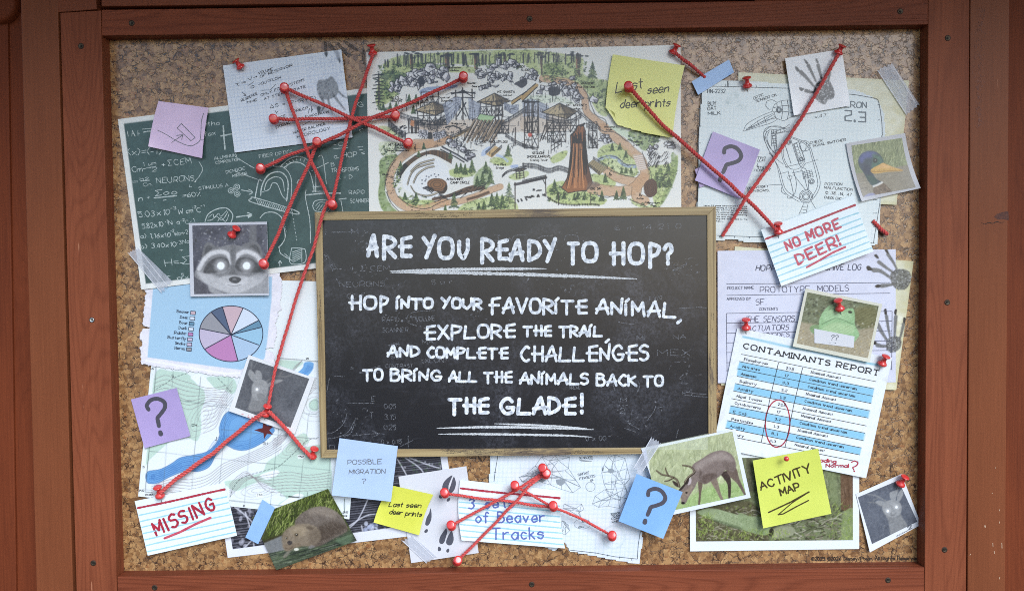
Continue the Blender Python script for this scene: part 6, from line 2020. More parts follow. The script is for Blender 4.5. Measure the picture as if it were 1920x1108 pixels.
# ------------------------------------------------------------------ contaminants table
s = Sheet([(1382.5, 615), (1673, 670.5), (1624, 896), (1337, 838)], 4.4, 2.2, (0, 0, 1, 0))
c = s.canvas(rgb(228, 234, 240))
c.mottle(20, 0.012)
c.mottle(6, 0.012)
for _ in range(40):
    e = RNG.integers(4)
    uv = [(RNG.random(), 0.03 * RNG.random()), (1 - 0.03 * RNG.random(), RNG.random()), (RNG.random(), 1 - 0.03 * RNG.random()), (0.03 * RNG.random(), RNG.random())][e]
    c.ell(s.at(*uv), 5, 2, rgb(206, 206, 204), 0.4, 3, RNG.random() * 3)
rowy = [(178, 228, 1083, 412), (165, 277, 1070, 460), (152, 325, 1060, 508), (150, 375, 1050, 558), (137, 424, 1040, 607), (125, 473, 1030, 655), (113, 525, 1018, 708), (105, 573, 1008, 756), (95, 622, 998, 806), (83, 672, 985, 855), (72, 721, 975, 902), (150, 788, 965, 948)]
BAND = rgb(140, 196, 226)
for i in (1, 2, 4, 7, 9):
    a, b = rowy[i], rowy[i + 1]
    c.poly(Zn(a[0], a[1], a[2], a[3], b[2], b[3], b[0], b[1]), BAND, 1, 0.8)
c.line(Zn('192 112 560 192'), 4.2, rgb(150, 198, 218), 1, 1)
c.line(Zn('1040 290 1140 308'), 4.2, rgb(150, 198, 218), 1, 1)
c.line(Zn('560 192 1040 290'), 4.2, rgb(150, 198, 218), 1, 1)
cont = s
o = s.build('table_sheet', PAPER)
tag(o, 'white table sheet headed CONTAMINANTS REPORT with blue rows and a red loop', 'report sheet')
st = [(Zn(*r), 1.1) for r in rowy] + [(Zn('428 285 370 530 312 820'), 1.1), (Zn('590 318 530 570 472 852'), 1.1)]
TS = lambda tx, x0, y0, x1, y1, cp, w_: st.extend((p, w_) for p in text(tx, Zn(x0, y0)[0], Zn(x1, y1)[0], cp, serif=True, gap=0.3))
sl_ = 0.203
for i, (l_, m_, r_) in enumerate((('Phosphorous', '23.5', 'Nominal Amount'), ('Nitrates', '17', 'Condition trend uncertain'), ('Ammonia', '0.3', 'Condition trend uncertain'), ('Salinity', '3.2', 'Nominal Amount'), ('Acidity', '1.3', 'Condition trend uncertain'), ('Algal Toxins', '23.5', 'Nominal Amount'), ('Cytobacteria', '17', 'Nominal Amount'), ('E Coli', '3.2', 'Condition trend uncertain'), ('Pesticides', '1.3', 'Nominal Amount'), ('Acidity', '5.1', 'Condition trend uncertain'), ('Mercury', '0.3', 'Nominal Amount'))):
    x0, y0 = 198 - i * 10.6, 262 + i * 49 + (8 if i > 6 else 0) - (2 if i > 8 else 0)
    wl = len(l_) * 14.2
    TS(l_, x0, y0 + 6, x0 + wl, y0 + 6 + wl * 0.2, 4.0, 0.95)
    xm = 478 - i * 10.8
    TS(m_, xm, 327 + i * 48.6, xm + 13 * len(m_), 327 + i * 48.6 + 2.6 * len(m_), 4.0, 0.95)
    xr = 646 - i * 10.9
    wr = len(r_) * (14.2 if 'N' == r_[0] else 12.6)
    TS(r_, xr, 354 + i * 48.6, xr + wr, 354 + i * 48.6 + wr * 0.205, 4.0, 0.95)
TS('CONTAMINANTS', 190, 188, 770, 306, 9.6, 2.2)
TS('REPORT', 815, 312, 1098, 372, 9.6, 2.2)
ribbons('table_print', s, st, 1, BLACKINK, o, 0.07, caps=False)
t_ = np.linspace(-1.2, 5.25, 50)
xx, yy = 82 * np.cos(t_) * (1 + 0.03 * np.sin(t_ * 2)), 158 * np.sin(t_)
st = [(np.stack([1340 + (422 + xx - yy * 0.07) / 3.574, 600 + (692 + yy + xx * 0.1) / 3.574], 1), 2.3)]
ribbons('red_loop', s, st, 2.2, REDMK, o, 0.13, 0.3)
zr2 = Z(1380, 800, 3.958)
st = [(p, 1.8) for p in text('Reading', zr2(560, 252)[0], zr2(742, 268)[0], 6.4) + text('Normal', zr2(668, 298)[0], zr2(835, 300)[0], 6.2, jit=0.3)] + [(cr(zr2('858 262 882 252 905 268 890 290 868 300 876 318')), 2.2), (zr2('876 326 880 330'), 2.2)]
ribbons('red_handwriting', s, st, 1.8, REDMK, o, 0.15, 0.3)

# ------------------------------------------------------------------ wireframe sheet, hoofprint sheet, paw card
out_ = np.concatenate([[(923, 820), (1232, 812), (1222, 880), (1203, 994), (1205, 1010)], [(1199, 1057.5), (1150, 1049), (1068, 1032.5), (1058, 1015), (1040, 1032), (1012, 1022), (918, 1000), (917, 900)]])
s = Sheet([(905, 815), (1236, 805), (1212, 1062), (905, 1040)], 1.4, 2.4)
s.mask = inside(out_)
c = s.canvas(rgb(222, 230, 238))
for i in range(42):
    c.line([(925 + i * 8, 810), (905 + i * 8, 1060)], 0.5, rgb(188, 206, 222), 0.5)
    if i < 32:
        c.line([(900, 815 + i * 8), (1236, 808 + i * 8)], 0.5, rgb(188, 206, 222), 0.5)
c.mottle(50, 0.014)
for r in (22, 20):
    c.line(np.stack([820 + 1585 / 4.8 + r * np.cos(np.linspace(0, 6.3, 40)), 840 + 800 / 4.8 + r * np.sin(np.linspace(0, 6.3, 40))], 1), 1.2, rgb(190, 206, 208), 0.7, 1.5)
o = s.build('wireframe_sheet', PAPER)
tag(o, 'pale squared sheet with angular wireframe animal drawings under the chalkboard', 'drawing')
st = []


def mesh_web(z, hub, rim, w_=0.7):
    rp = np.array(rim.split(), float).reshape(-1, 2)
    h_ = np.array(hub.split(), float).reshape(-1, 2)
    r = np.random.default_rng(int(h_[0, 0]))
    for i in range(len(rp)):
        st.append((z(*rp[i], *rp[(i + 1) % len(rp)]), w_))
        st.append((z(*rp[i], *h_[np.argmin(((h_ - rp[i]) ** 2).sum(1))]), w_))
        st.append((z(*rp[i], *h_[r.integers(len(h_))]), w_ * 0.9))
    for i in range(len(h_) - 1):
        st.append((z(*h_[i], *h_[i + 1]), w_))


mesh_web(Zr, '1045 145 1000 110 1090 110 980 260 1110 260 1040 240 950 210 1150 200', '940 75 1060 60 1190 80 1180 180 1250 290 1290 350 1220 400 1120 370 1020 330 920 300 830 330 760 300 740 260 800 230 880 160')
mesh_web(Zr, '1580 120 1560 200 1620 210 1600 330 1560 300 1680 330', '1540 80 1600 60 1690 90 1710 180 1735 270 1690 330 1710 400 1640 470 1560 440 1500 320 1480 220 1500 150')
mesh_web(Zr, '1560 450 1620 400 1480 470 1650 440', '1510 370 1700 360 1710 450 1640 540 1540 520 1450 530 1395 500 1420 430')
mesh_web(Zr, '1250 540 1280 570', '1140 500 1300 500 1320 550 1270 580 1290 620 1190 560 1130 540')
mesh_web(Zr, '1160 700 1150 660', '1120 650 1180 690 1190 740 1150 780 1120 760')
mesh_web(Zr, '860 230 900 250', '735 260 780 250 900 200 960 270 830 310 770 300', 0.7)
t_ = np.linspace(0, 6.3, 22)
st.append((np.stack([820 + (1378 + 42 * np.cos(t_)) / 4.8, 840 + (345 + 42 * np.sin(t_)) / 4.8], 1), 0.8))
st.append((np.stack([820 + (1305 + 75 * np.cos(t_)) / 4.8, 840 + (680 + 45 * np.sin(t_)) / 4.8], 1), 0.6))
ribbons('wireframe_drawing', s, st, 0.7, ink_mat('light_grey_drawing_ink', rgb(132, 142, 150), 0.45), o, 0.08, caps=False)
flat_poly('filled_facet', s, [Zr('1065 280 1110 278 1155 285 1150 310 1115 340 1075 320'), Zr('1538 185 1570 180 1592 195 1590 215 1560 225 1540 210'), Zr('1480 170 1500 172 1495 205 1482 205'), Zr('900 290 940 265 980 285 950 305')], ink_mat('grey_facet_ink', rgb(142, 152, 162), 0.45), o, 0.2)
st = [(Zr('545 65 520 215 510 300'), 1.1), (Zr('1195 915 1420 940 1600 975 1800 995 1808 870 1828 740'), 1.1)]
st += [(Zr(510, 215, 530, 217), 0.9)] + [(Zr(1420 + i * 110, 935 + i * 19, 1420 + i * 110, 952 + i * 19), 0.9) for i in range(4)]
for tx, a, bb, cp in (('SENSORS', (1275, 98), (1395, 90), 4), ('SURFACE', (1265, 250), (1368, 228), 4.4), ('FINGERS', (1280, 285), (1420, 258), 4.4), ('OK', (1380, 300), (1405, 292), 3.6), ('SENSOR', (1560, 600), (1640, 590), 3.4), ('TEAM', (1565, 622), (1640, 612), 3.4), ('CON', (1565, 642), (1630, 636), 3.4), ('CHECK', (1570, 668), (1670, 660), 3.4), ('AREA', (1300, 670), (1365, 660), 3), ('CELL', (1270, 718), (1320, 712), 3)):
    q = Zr(*a, *bb)
    st += [(p, 0.8) for p in text(tx, q[0], q[1], cp, slant=0.15, jit=0.3)]
st += [(Zr('1280 108 1400 100'), 0.9), (Zr('1290 120 1390 114'), 0.9)]
ribbons('border_and_notes', s, st, 1, BLUEPRINT_INK, o, 0.1, caps=False)

s = Sheet([(747, 893), (874.5, 873.5), (897.5, 1036), (771, 1055)], 2.8, 3.5, (0, 1, 1, 0))
c = s.canvas(rgb(214, 215, 222))
c.mottle(40, 0.008)
o = s.build('hoofprint_sheet', PAPER)
tag(o, 'pale grey sheet printed with dark cloven hoofprints', 'print')
HOOF = ink_mat('slate_grey_print', rgb(80, 82, 94), 0.45)
for t in ('940 470 950 430 980 395 1018 372 1005 410 990 450 985 500 950 490', '1028 385 1042 410 1046 440 1035 480 1015 505 990 500 1005 450', '970 780 945 810 922 850 918 885 935 900 955 888 968 850 978 810', '1015 800 1025 830 1028 870 1012 905 985 908 970 885 985 840 1005 805', '850 625 858 660 856 710 835 755 810 750 820 700 840 660',
          '918 525 935 530 938 545 925 550 916 540', '985 548 1000 548 1000 562 985 574 974 566', '818 785 830 790 826 808 808 814 803 800', '912 920 930 930 930 948 912 955 907 940', '988 935 995 950 985 966 972 958 974 944'):
    flat_poly('hoofprint', s, [cr(Zq(t), True)], HOOF, o, 0.1)

s = Sheet([(1472, 110), (1578.5, 92.5), (1594, 198.5), (1488.5, 217)], 4.8, 1.3, (0, 0, 2, 2))
c = s.canvas(rgb(228, 229, 233))
c.mottle(30, 0.008)
paw(c, Zi, [('280 345 330 395 395 470', 9.5), ('345 285 375 345 415 430', 8), ('432 285 448 350 465 410', 8), ('530 345 525 400 520 440', 8), ('325 510 360 520 400 525', 8.5)], '400 480 440 430 520 420 555 470 575 540 560 580 520 590 490 628 440 605 400 560', ['238 308 255 312 270 335 252 338', '315 245 328 248 345 270 328 272', '415 240 425 240 434 265 422 265', '272 488 290 486 306 497 288 510'], 1.0, rgb(78, 78, 80), dots=420)
o = s.build('paw_print_card', PAPER)
tag(o, 'white square card with a dark speckled paw print under a red pin', 'card')


# ================================================================== photographs
def fur_body(c, outline, col, seed_n=500, cols=None, flow=-0.6, ln=5):
    c.poly(outline, col, 1, 2.0)
    lo, hi = outline.min(0), outline.max(0)
    ok = inside(outline)
    cols = cols or [col * 0.8, col * 1.12, col * 0.92]
    for _ in range(seed_n):
        p = lo + (hi - lo) * RNG.random(2)
        if ok(p[None])[0]:
            a = flow + RNG.normal(0, 0.4)
            c.line([p, p + ln * (0.6 + 0.6 * RNG.random()) * np.array([math.cos(a), math.sin(a)])], 0.9, cols[RNG.integers(len(cols))], 0.5, 1.0, 0.6)


def raccoon(c):
    G = lambda v: rgb(v, v, v + 4)
    c.mottle(14, 0.07)
    blotches(c, (358, 420, 500, 500), 260, [G(160), G(140), G(76), G(66), G(180)], (0.6, 2.4), 0.6, 1.2)
    c.poly(Zd('1240 195 1295 195 1300 345 1230 350'), G(120), 0.8, 4)
    c.poly(Zd('757 640 860 690 940 785 757 790'), rgb(90, 88, 98), 0.9, 4)
    blotches(c, (362, 520, 392, 550), 60, [G(120), G(76)], (0.6, 1.8), 0.5)
    c.poly(cr(Zd('880 710 960 760 1100 800 1300 720 1410 640 1410 795 950 795'), True), G(158), 1, 4)
    for e in ('828 480 842 380 870 345 905 350 950 385 985 410 900 470', '1170 385 1235 342 1300 345 1338 395 1350 480 1290 450'):
        c.poly(cr(Zd(e), True), G(122), 1, 2.5)
    for e in ('848 450 858 390 885 370 915 390 890 420', '1240 380 1290 365 1320 400 1325 440 1280 400'):
        c.poly(cr(Zd(e), True), G(88), 0.8, 3)
    head = cr(Zd('762 600 800 545 835 480 880 430 960 390 1080 365 1200 385 1300 425 1350 480 1395 545 1408 610 1340 700 1210 770 1100 795 980 765 860 700 770 650'), True)
    c.poly(head, G(134), 1, 3)
    c.poly(cr(Zd('780 600 850 610 960 640 1090 700 1220 650 1330 610 1400 610 1330 700 1200 770 1090 790 960 755 840 690'), True), G(196), 0.9, 8)
    for e in ('800 570 840 500 900 445 985 425 1050 450 1080 520', '1110 520 1135 455 1205 425 1290 455 1340 520 1385 580'):
        c.line(cr(Zd(e)), 8.5, G(214), 0.95, 4)
    for e in ('838 600 870 530 920 490 985 470 1045 490 1062 545 1030 590 960 605 880 612', '1112 560 1125 500 1170 475 1240 480 1300 520 1345 585 1290 605 1210 602 1150 595'):
        c.poly(cr(Zd(e), True), G(84), 0.95, 3.5)
    c.poly(cr(Zd('1075 370 1110 370 1120 480 1112 580 1140 640 1060 640 1078 560 1070 470'), True), G(112), 0.85, 5)
    c.poly(cr(Zd('980 650 1060 630 1150 630 1230 650 1200 710 1110 730 1020 710'), True), G(206), 0.75, 6)
    for x in (988, 1212):
        p = Zd(x, 547)[0]
        c.ell(p, 13, 13, G(210), 0.55, 10)
        c.ell(p, 7.2, 7.2, rgb(246, 252, 255), 1, 3)
    c.poly(cr(Zd('1058 660 1090 642 1140 645 1165 665 1140 692 1105 698 1072 685'), True), G(84), 1, 2)
    c.ell(Zd(1105, 662)[0], 4, 2, G(160), 0.6, 2)
    c.line(cr(Zd('1050 712 1105 722 1165 708')), 1.2, G(120), 0.7)
    for i in range(5):
        c.line(cr(Zd(1010, 650 + 8 * i, 930, 640 + 12 * i, 870, 640 + 18 * i)), 0.6, G(150), 0.6)
        c.line(cr(Zd(1215, 645 + 8 * i, 1280, 632 + 12 * i, 1330, 630 + 18 * i)), 0.6, G(150), 0.6)
    lo, hi = head.min(0), head.max(0)
    ok = inside(head)
    for _ in range(500):
        p = lo + (hi - lo) * RNG.random(2)
        if ok(p[None])[0]:
            a = math.atan2(p[1] - 500, p[0] - 438) + RNG.normal(0, 0.3)
            c.line([p, p + 3.5 * np.array([math.cos(a), math.sin(a)])], 0.7, G(235) if RNG.random() < 0.5 else G(100), 0.16)


def ghost(zz, s_):
    def f(c):
        c.mottle(20, 0.03)
        G = lambda v: rgb(v, v + 1, v + 3)
        for _ in range(60):
            u = c.sh.at(RNG.random(), RNG.random())
            c.line([u, u + RNG.normal(0, 5, 2)], 0.7, G(148), 0.4)
        for e, col, w_ in s_['ant']:
            c.line(cr(zz(e)), w_, G(col), 0.8, 1.5, 0.4)
        for e in s_['ears']:
            c.poly(cr(zz(e), True), G(158), 0.9, 2)
        c.poly(cr(zz(s_['neck']), True), G(140), 0.95, 4)
        c.poly(cr(zz(s_['head']), True), G(156), 1, 3)
        c.poly(cr(zz(s_['nose']), True), G(134), 0.9, 3)
        for e in s_['eyes']:
            p = zz(*e)[0]
            c.ell(p, 5.5, 5.5, G(190), 0.6, 5)
            c.ell(p, 2.4, 2.6, rgb(244, 246, 250), 1, 1.6)
    return f


photo_print('raccoon_photo', 'grey photo of a raccoon with glowing white eyes', [(354, 418.5), (500.5, 416), (504.5, 553.5), (357, 556)], [(360.5, 423), (500.3, 421), (503.6, 550), (364, 551.5)], 6.4, 0.9, rgb(196, 198, 208), raccoon, rgb(92, 92, 104), (0, 0, 2, 1))
photo_print('ghost_deer_photo', 'instant photo of a pale deer standing on the contour map lake', [(466, 665), (590, 708.5), (552.5, 813), (429, 770.5)], [Zf(880, 48)[0], Zf(1292, 184)[0], Zf(1162, 522)[0], Zf(778, 382)[0]], 5.2, 1.0, rgb(222, 224, 228),
            ghost(Zf, dict(ant=[('935 190 890 130 900 60', 128, 3), ('905 110 930 70', 128, 2), ('1000 200 1060 170 1150 165 1200 120', 126, 4), ('1080 170 1110 130', 126, 2.4)], ears=['905 205 870 160 880 120 915 150 925 195', '925 190 920 130 950 130 965 160 960 195', '1005 220 1060 190 1110 195 1060 220 1010 240'], neck='900 300 1000 300 1015 350 980 400 900 410 868 390 885 340', head='900 220 940 190 990 200 1010 240 1000 300 960 330 915 330 893 290', nose='930 295 960 285 985 300 970 325 940 325', eyes=[(930, 258)])), rgb(104, 106, 112), (0, 0, 1.5, 1.5))
photo_print('ghost_deer_photo', 'tilted instant photo of a pale horned deer pinned in the corner of the board', [(1605, 926), (1690.5, 888), (1727, 983), (1631, 1035)], [Zp(905, 522)[0], Zp(1205, 396)[0], Zp(1346, 702)[0], Zp(1010, 868)[0]], 2.6, 1.0, rgb(224, 227, 232),
            ghost(Zp, dict(ant=[('1110 550 1040 510 970 500', 140, 3.4), ('1090 590 1020 560 980 560', 126, 3.4), ('1060 520 1020 545', 130, 2.4)], ears=['1150 540 1140 490 1170 475 1205 465 1190 520 1180 545', '1195 545 1200 500 1230 465 1240 500 1215 550', '1110 560 1060 545 1035 560 1080 585'], neck='1110 640 1210 640 1240 680 1270 740 1180 800 1145 795 1130 700', head='1085 600 1110 555 1160 540 1210 555 1230 600 1215 650 1160 670 1105 645', nose='1145 635 1165 650 1190 635 1175 658 1150 660', eyes=[(1126, 624), (1191, 595)])), rgb(106, 110, 120), (0, 1, 0, 1.5))
gh = bpy.data.objects['ghost_deer_photo.001']
st = [(p, 0.9) for p in text('Bambino 3', Zp(1195, 812)[0], Zp(1345, 735)[0], 4, jit=0.3)] if False else [(Zp(1195 + i * 18, 812 - i * 9, 1205 + i * 18, 800 - i * 9), 0.8) for i in range(5)] + [(p, 1.3) for p in text('2', Zp(1285, 762)[0], Zp(1310, 748)[0], 6)]
ribbons('faded_caption', 3.4, st, 0.9, PEN, gh, 0.1)
gh = bpy.data.objects['ghost_deer_photo']
ribbons('faded_caption', 5.6, [(p, 0.8) for p in text('Deer', Zf(750, 405)[0], Zf(835, 440)[0], 4, jit=0.3) + text('Lake', Zf(865, 448)[0], Zf(950, 478)[0], 4, jit=0.3)], 0.8, PINKMK, gh, 0.3, caps=False)


def deer(c):
    c.mottle(10, 0.05, (1, 1, 0.8))
    grass(c, (1215, 812, 1400, 905), 500, [rgb(196, 202, 166), rgb(138, 146, 114), rgb(214, 218, 188), rgb(168, 172, 140), rgb(150, 158, 118)], (8, 22), (1, 3), 0.2, 0.3, 0.45)
    c.poly(cr(Zo('480 720 560 640 700 560 850 500 1100 480 1110 620 700 720'), True), rgb(158, 182, 124), 0.8, 8)
    grass(c, (1280, 900, 1405, 955), 240, [rgb(170, 196, 130), rgb(130, 156, 96), rgb(186, 204, 152)], (4, 10), (1, 2), 0.3, 0.6, 0.5)
    D, Lt = rgb(134, 121, 116), rgb(176, 164, 158)
    for t, col in (('880 400 945 385 972 470 968 610 950 616 942 500 905 440', rgb(78, 66, 62)), ('930 350 1012 350 1045 450 1102 582 1088 590 1025 490 955 420', rgb(116, 102, 94)), ('795 460 845 440 880 560 905 628 886 632 848 560', rgb(138, 124, 112)), ('688 470 726 480 716 560 702 682 688 680 694 580', rgb(112, 98, 88))):
        c.poly(cr(Zo(t), True), col, 1, 1.4)
    c.poly(cr(Zo('640 330 720 275 800 225 885 203 955 222 1000 270 1015 340 990 390 930 372 870 430 800 470 740 495 690 470 655 530 610 600 580 660 548 668 540 620 522 550 560 505 610 460 640 400'), True), D, 1, 1.8)
    c.poly(cr(Zo('660 335 760 270 880 222 960 250 985 310 900 290 790 310 700 380'), True), Lt, 0.55, 9)
    c.poly(cr(Zo('720 430 800 400 850 420 800 465 740 492'), True), rgb(92, 78, 72), 0.6, 5)
    c.poly(cr(Zo('700 360 720 400 715 450 735 480 700 470'), True), rgb(92, 80, 74), 0.5, 4)
    c.poly(cr(Zo('900 300 1000 300 1005 370 930 370'), True), rgb(104, 92, 86), 0.4, 8)
    c.poly(cr(Zo('545 560 590 540 640 500 625 560 590 610 560 640'), True), rgb(150, 134, 118), 0.7, 5)
    c.ell(Zo(612, 472)[0], 3.8, 7.0, rgb(190, 178, 180), 1, 1.5, 0.3)
    c.ell(Zo(598, 470)[0], 2.0, 6.5, rgb(60, 52, 50), 0.9, 1.5, 0.3)
    c.poly(cr(Zo('465 465 500 480 530 515 510 520 480 500'), True), rgb(74, 64, 60), 1, 1.2)
    AN = rgb(62, 52, 42)
    for t, w_ in (('525 515 500 455 440 425 375 412 328 378', 4.2), ('430 422 415 390 404 355', 3.2), ('475 440 430 465 398 468', 3.0), ('575 480 605 435 650 400 655 380 620 345 556 332', 4.8)):
        c.line(cr(Zo(t)), w_, AN, 1, 1.0, 0.4)
        c.line(cr(Zo(t)) - 0.5, w_ * 0.4, rgb(180, 168, 148), 0.7, 1.0, 0.4)
    c.poly(cr(Zo('520 545 560 500 600 460 580 500 545 545'), True), rgb(56, 48, 46), 0.85, 2)
    c.ell(Zo(587, 569)[0], 2.2, 1.6, rgb(34, 28, 28), 1, 1)
    c.ell(Zo(557, 658)[0], 3.6, 2.2, rgb(36, 32, 34), 1, 1)


s = photo_print('grazing_deer_photo', 'white bordered colour photo of a stag grazing in grass over the chalkboard corner', [(1202, 840), (1379, 803.5), (1407.5, 932.5), (1246, 968)], [Zo(240, 200)[0], Zo(985, 38)[0], Zo(1103, 588)[0], Zo(330, 752)[0]], 11.6, 1.0, rgb(222, 228, 240), deer, rgb(178, 184, 148), (0, 0, -3, 0))
DEERS = s


def beaver(c):
    c.poly(Zs('40 820 165 520 622 352 830 690 420 720'), rgb(60, 68, 32), 1, 3)
    grass(c, (500, 925, 645, 1005), 800, [rgb(112, 132, 54), rgb(88, 104, 40), rgb(148, 162, 88), rgb(52, 60, 28), rgb(36, 42, 22), rgb(172, 178, 112)], (8, 26), (0.7, 1.8), 0.3, 0.35, 0.7)
    c.poly(cr(Zs('40 830 150 770 300 720 420 700 300 860 100 1000'), True), rgb(52, 44, 32), 0.75, 6)
    c.poly(Zs('20 840 225 755 260 900 80 960'), rgb(120, 122, 124), 0.95, 4)
    c.poly(Zs('60 920 300 868 560 830 850 690 850 840 180 1085'), rgb(66, 76, 58), 1, 3)
    for _ in range(300):
        f, g = RNG.random(), RNG.random()
        x, y = 70 + 760 * f, 925 + 130 * g - (200 + 10 * g) * f
        l_ = 40 + 130 * RNG.random()
        c.line(Zs(x, y, x + l_ * 0.5, y - l_ * 0.12, x + l_, y - l_ * 0.27), 0.7 + 1.3 * RNG.random(), [rgb(34, 40, 36), rgb(92, 104, 80), rgb(128, 136, 116), rgb(48, 56, 46), rgb(26, 30, 28), rgb(76, 90, 62)][RNG.integers(6)], 0.55, 1.2)
    c.poly(cr(Zs('690 800 760 765 830 745 830 805 760 835'), True), rgb(108, 130, 100), 0.6, 7)
    body = cr(Zs('335 660 375 580 440 535 520 508 600 507 680 540 745 595 790 680 775 725 680 775 560 840 470 850 400 800'), True)
    c.poly(body, rgb(108, 98, 90), 1, 3)
    c.poly(cr(Zs('470 520 600 510 700 560 660 600 540 570 460 580'), True), rgb(146, 134, 122), 0.7, 10)
    c.poly(cr(Zs('500 700 640 640 770 660 780 715 660 775 540 840 480 830'), True), rgb(74, 63, 54), 0.85, 12)
    ok = inside(body)
    lo, hi = body.min(0), body.max(0)
    for _ in range(900):
        p = lo + (hi - lo) * RNG.random(2)
        if ok(p[None])[0]:
            a = 0.75 + (p[0] - 590) * 0.008 + RNG.normal(0, 0.25)
            l_ = 3 + 4 * RNG.random()
            c.line([p, p + l_ * np.array([math.cos(a), math.sin(a)])], 0.7, [rgb(80, 68, 60), rgb(152, 140, 128), rgb(100, 88, 78)][RNG.integers(3)], 0.32, 1.0, 0.6)
    head = cr(Zs('224 810 228 750 258 704 318 668 392 652 460 655 530 690 560 760 530 820 470 845 400 848 340 858 290 888 248 880'), True)
    c.poly(head, rgb(126, 113, 97), 1, 6)
    c.poly(cr(Zs('500 690 560 740 540 820 470 830 460 760'), True), rgb(100, 88, 76), 0.6, 10)
    c.poly(cr(Zs('300 690 400 670 440 710 400 760 320 750'), True), rgb(160, 144, 120), 0.6, 10)
    c.poly(cr(Zs('235 840 300 830 380 820 380 850 300 880 250 880'), True), rgb(112, 96, 78), 0.6, 6)
    ok = inside(head)
    lo, hi = head.min(0), head.max(0)
    for _ in range(420):
        p = lo + (hi - lo) * RNG.random(2)
        if ok(p[None])[0]:
            a = 0.1 + RNG.normal(0, 0.35)
            c.line([p, p + 3.4 * np.array([math.cos(a), math.sin(a)])], 0.7, rgb(166, 150, 128) if RNG.random() < 0.5 else rgb(106, 92, 76), 0.25, 1.0, 0.6)
    c.poly(cr(Zs('436 684 470 674 500 690 480 708 450 700'), True), rgb(92, 80, 68), 0.8, 3)
    for x, y, r in ((351, 748, 3.2), (262, 776, 2.2)):
        p = Zs(x, y)[0]
        c.ell(p, r + 1.4, r + 1, rgb(104, 90, 72), 0.7, 3)
        c.ell(p, r * 0.7, r * 0.7, rgb(34, 30, 28), 1, 1)
        c.ell(p + (-0.5, -0.5), 0.9, 0.9, rgb(214, 208, 190), 0.9, 0.8)
    c.poly(cr(Zs('270 812 290 798 314 810 308 830 286 836'), True), rgb(66, 60, 58), 1, 2)
    c.line(cr(Zs('250 862 290 870 320 850')), 1.2, rgb(76, 62, 50), 0.7, 1.5)
    c.poly(cr(Zs('328 872 345 862 368 866 366 882 340 886'), True), rgb(206, 206, 194), 1, 1.2)
    c.poly(cr(Zs('235 935 262 900 300 890 272 932 245 950'), True), rgb(116, 112, 100), 0.9, 3)
    c.poly(cr(Zs('450 862 480 838 512 852 470 868'), True), rgb(122, 118, 118), 0.8, 3)


BQ = [(472, 969), (615, 916), (669, 1013), (518, 1068)]
s = Sheet(BQ, 3.8, 0.95, (0, 1, 2.5, 2))
c = s.canvas(rgb(80, 84, 60))
beaver(c)
c.mottle(1.8, 0.03)
c.mottle(5, 0.02)
tag(s.build('beaver_photo', GLOSS), 'borderless photo of a beaver gnawing on a wet log by green grass', 'photo', 'photographs on the cork board')


def duck(c):
    c.poly(Zk('760 170 1230 110 1280 370 1040 400 820 430'), rgb(140, 148, 112), 1, 2)
    grass(c, (1595, 262, 1706, 322), 420, [rgb(168, 174, 130), rgb(116, 126, 86), rgb(192, 194, 156), rgb(96, 106, 74), rgb(146, 154, 116)], (8, 24), (0.8, 2.4), 0.15, 0.3, 0.6)
    c.poly(Zk('820 425 1040 395 1260 350 1330 560 870 640'), rgb(150, 142, 126), 1, 4)
    for _ in range(70):
        x, y = 850 + 440 * RNG.random(), 400 + 200 * RNG.random()
        c.line(Zk(x, y, x + 50 * RNG.random(), y - 8), 0.8 + RNG.random(), [rgb(128, 118, 102), rgb(172, 164, 148), rgb(104, 98, 88)][RNG.integers(3)], 0.5, 1.5)
    c.poly(cr(Zk('965 545 1000 520 1040 500 1090 540 1120 590 1040 605 975 610'), True), rgb(122, 104, 86), 1, 2)
    for _ in range(60):
        x, y = 985 + 110 * RNG.random(), 530 + 65 * RNG.random()
        c.line(Zk(x, y, x + 14, y + 14), 0.8, rgb(84, 70, 58) if RNG.random() < 0.5 else rgb(168, 150, 128), 0.7)
    c.poly(cr(Zk('885 615 930 588 968 588 975 606 900 622'), True), rgb(150, 152, 186), 0.9, 3)
    hd = cr(Zk('838 320 858 270 900 243 950 237 1005 255 1040 300 1046 345 1000 385 965 420 985 465 1035 498 1000 515 962 528 925 490 885 420 850 370'), True)
    c.poly(hd, rgb(70, 84, 96), 1, 1.8)
    c.poly(cr(Zk('845 310 870 262 930 240 990 255 960 290 900 300 870 340'), True), rgb(98, 106, 160), 0.85, 8)
    c.poly(cr(Zk('960 260 1030 290 1044 340 990 380 950 370 960 310'), True), rgb(86, 122, 104), 0.8, 7)
    c.poly(cr(Zk('900 430 950 440 1000 490 965 520 930 490'), True), rgb(56, 88, 76), 0.8, 6)
    c.poly(cr(Zk('870 350 930 360 940 430 900 430'), True), rgb(52, 60, 84), 0.7, 7)
    c.line(cr(Zk('966 530 1000 518 1036 498')), 4, rgb(222, 220, 214), 0.95, 1.5)
    c.ell(Zk(979, 316)[0], 4.2, 4.4, rgb(46, 52, 54), 1, 1.5)
    c.ell(Zk(981, 314)[0], 1.2, 1.2, rgb(170, 176, 176), 0.9, 1)
    c.poly(cr(Zk('942 395 970 372 1010 352 1042 336 1075 348 1130 372 1208 394 1195 406 1130 408 1060 414 980 426 948 415'), True), rgb(206, 168, 98), 1, 1.4)
    c.poly(cr(Zk('1042 340 1080 352 1140 376 1100 382 1040 380 990 380'), True), rgb(226, 182, 130), 0.7, 5)
    c.line(cr(Zk('945 405 1000 408 1100 402 1205 398')), 1.2, rgb(140, 104, 60), 0.8)


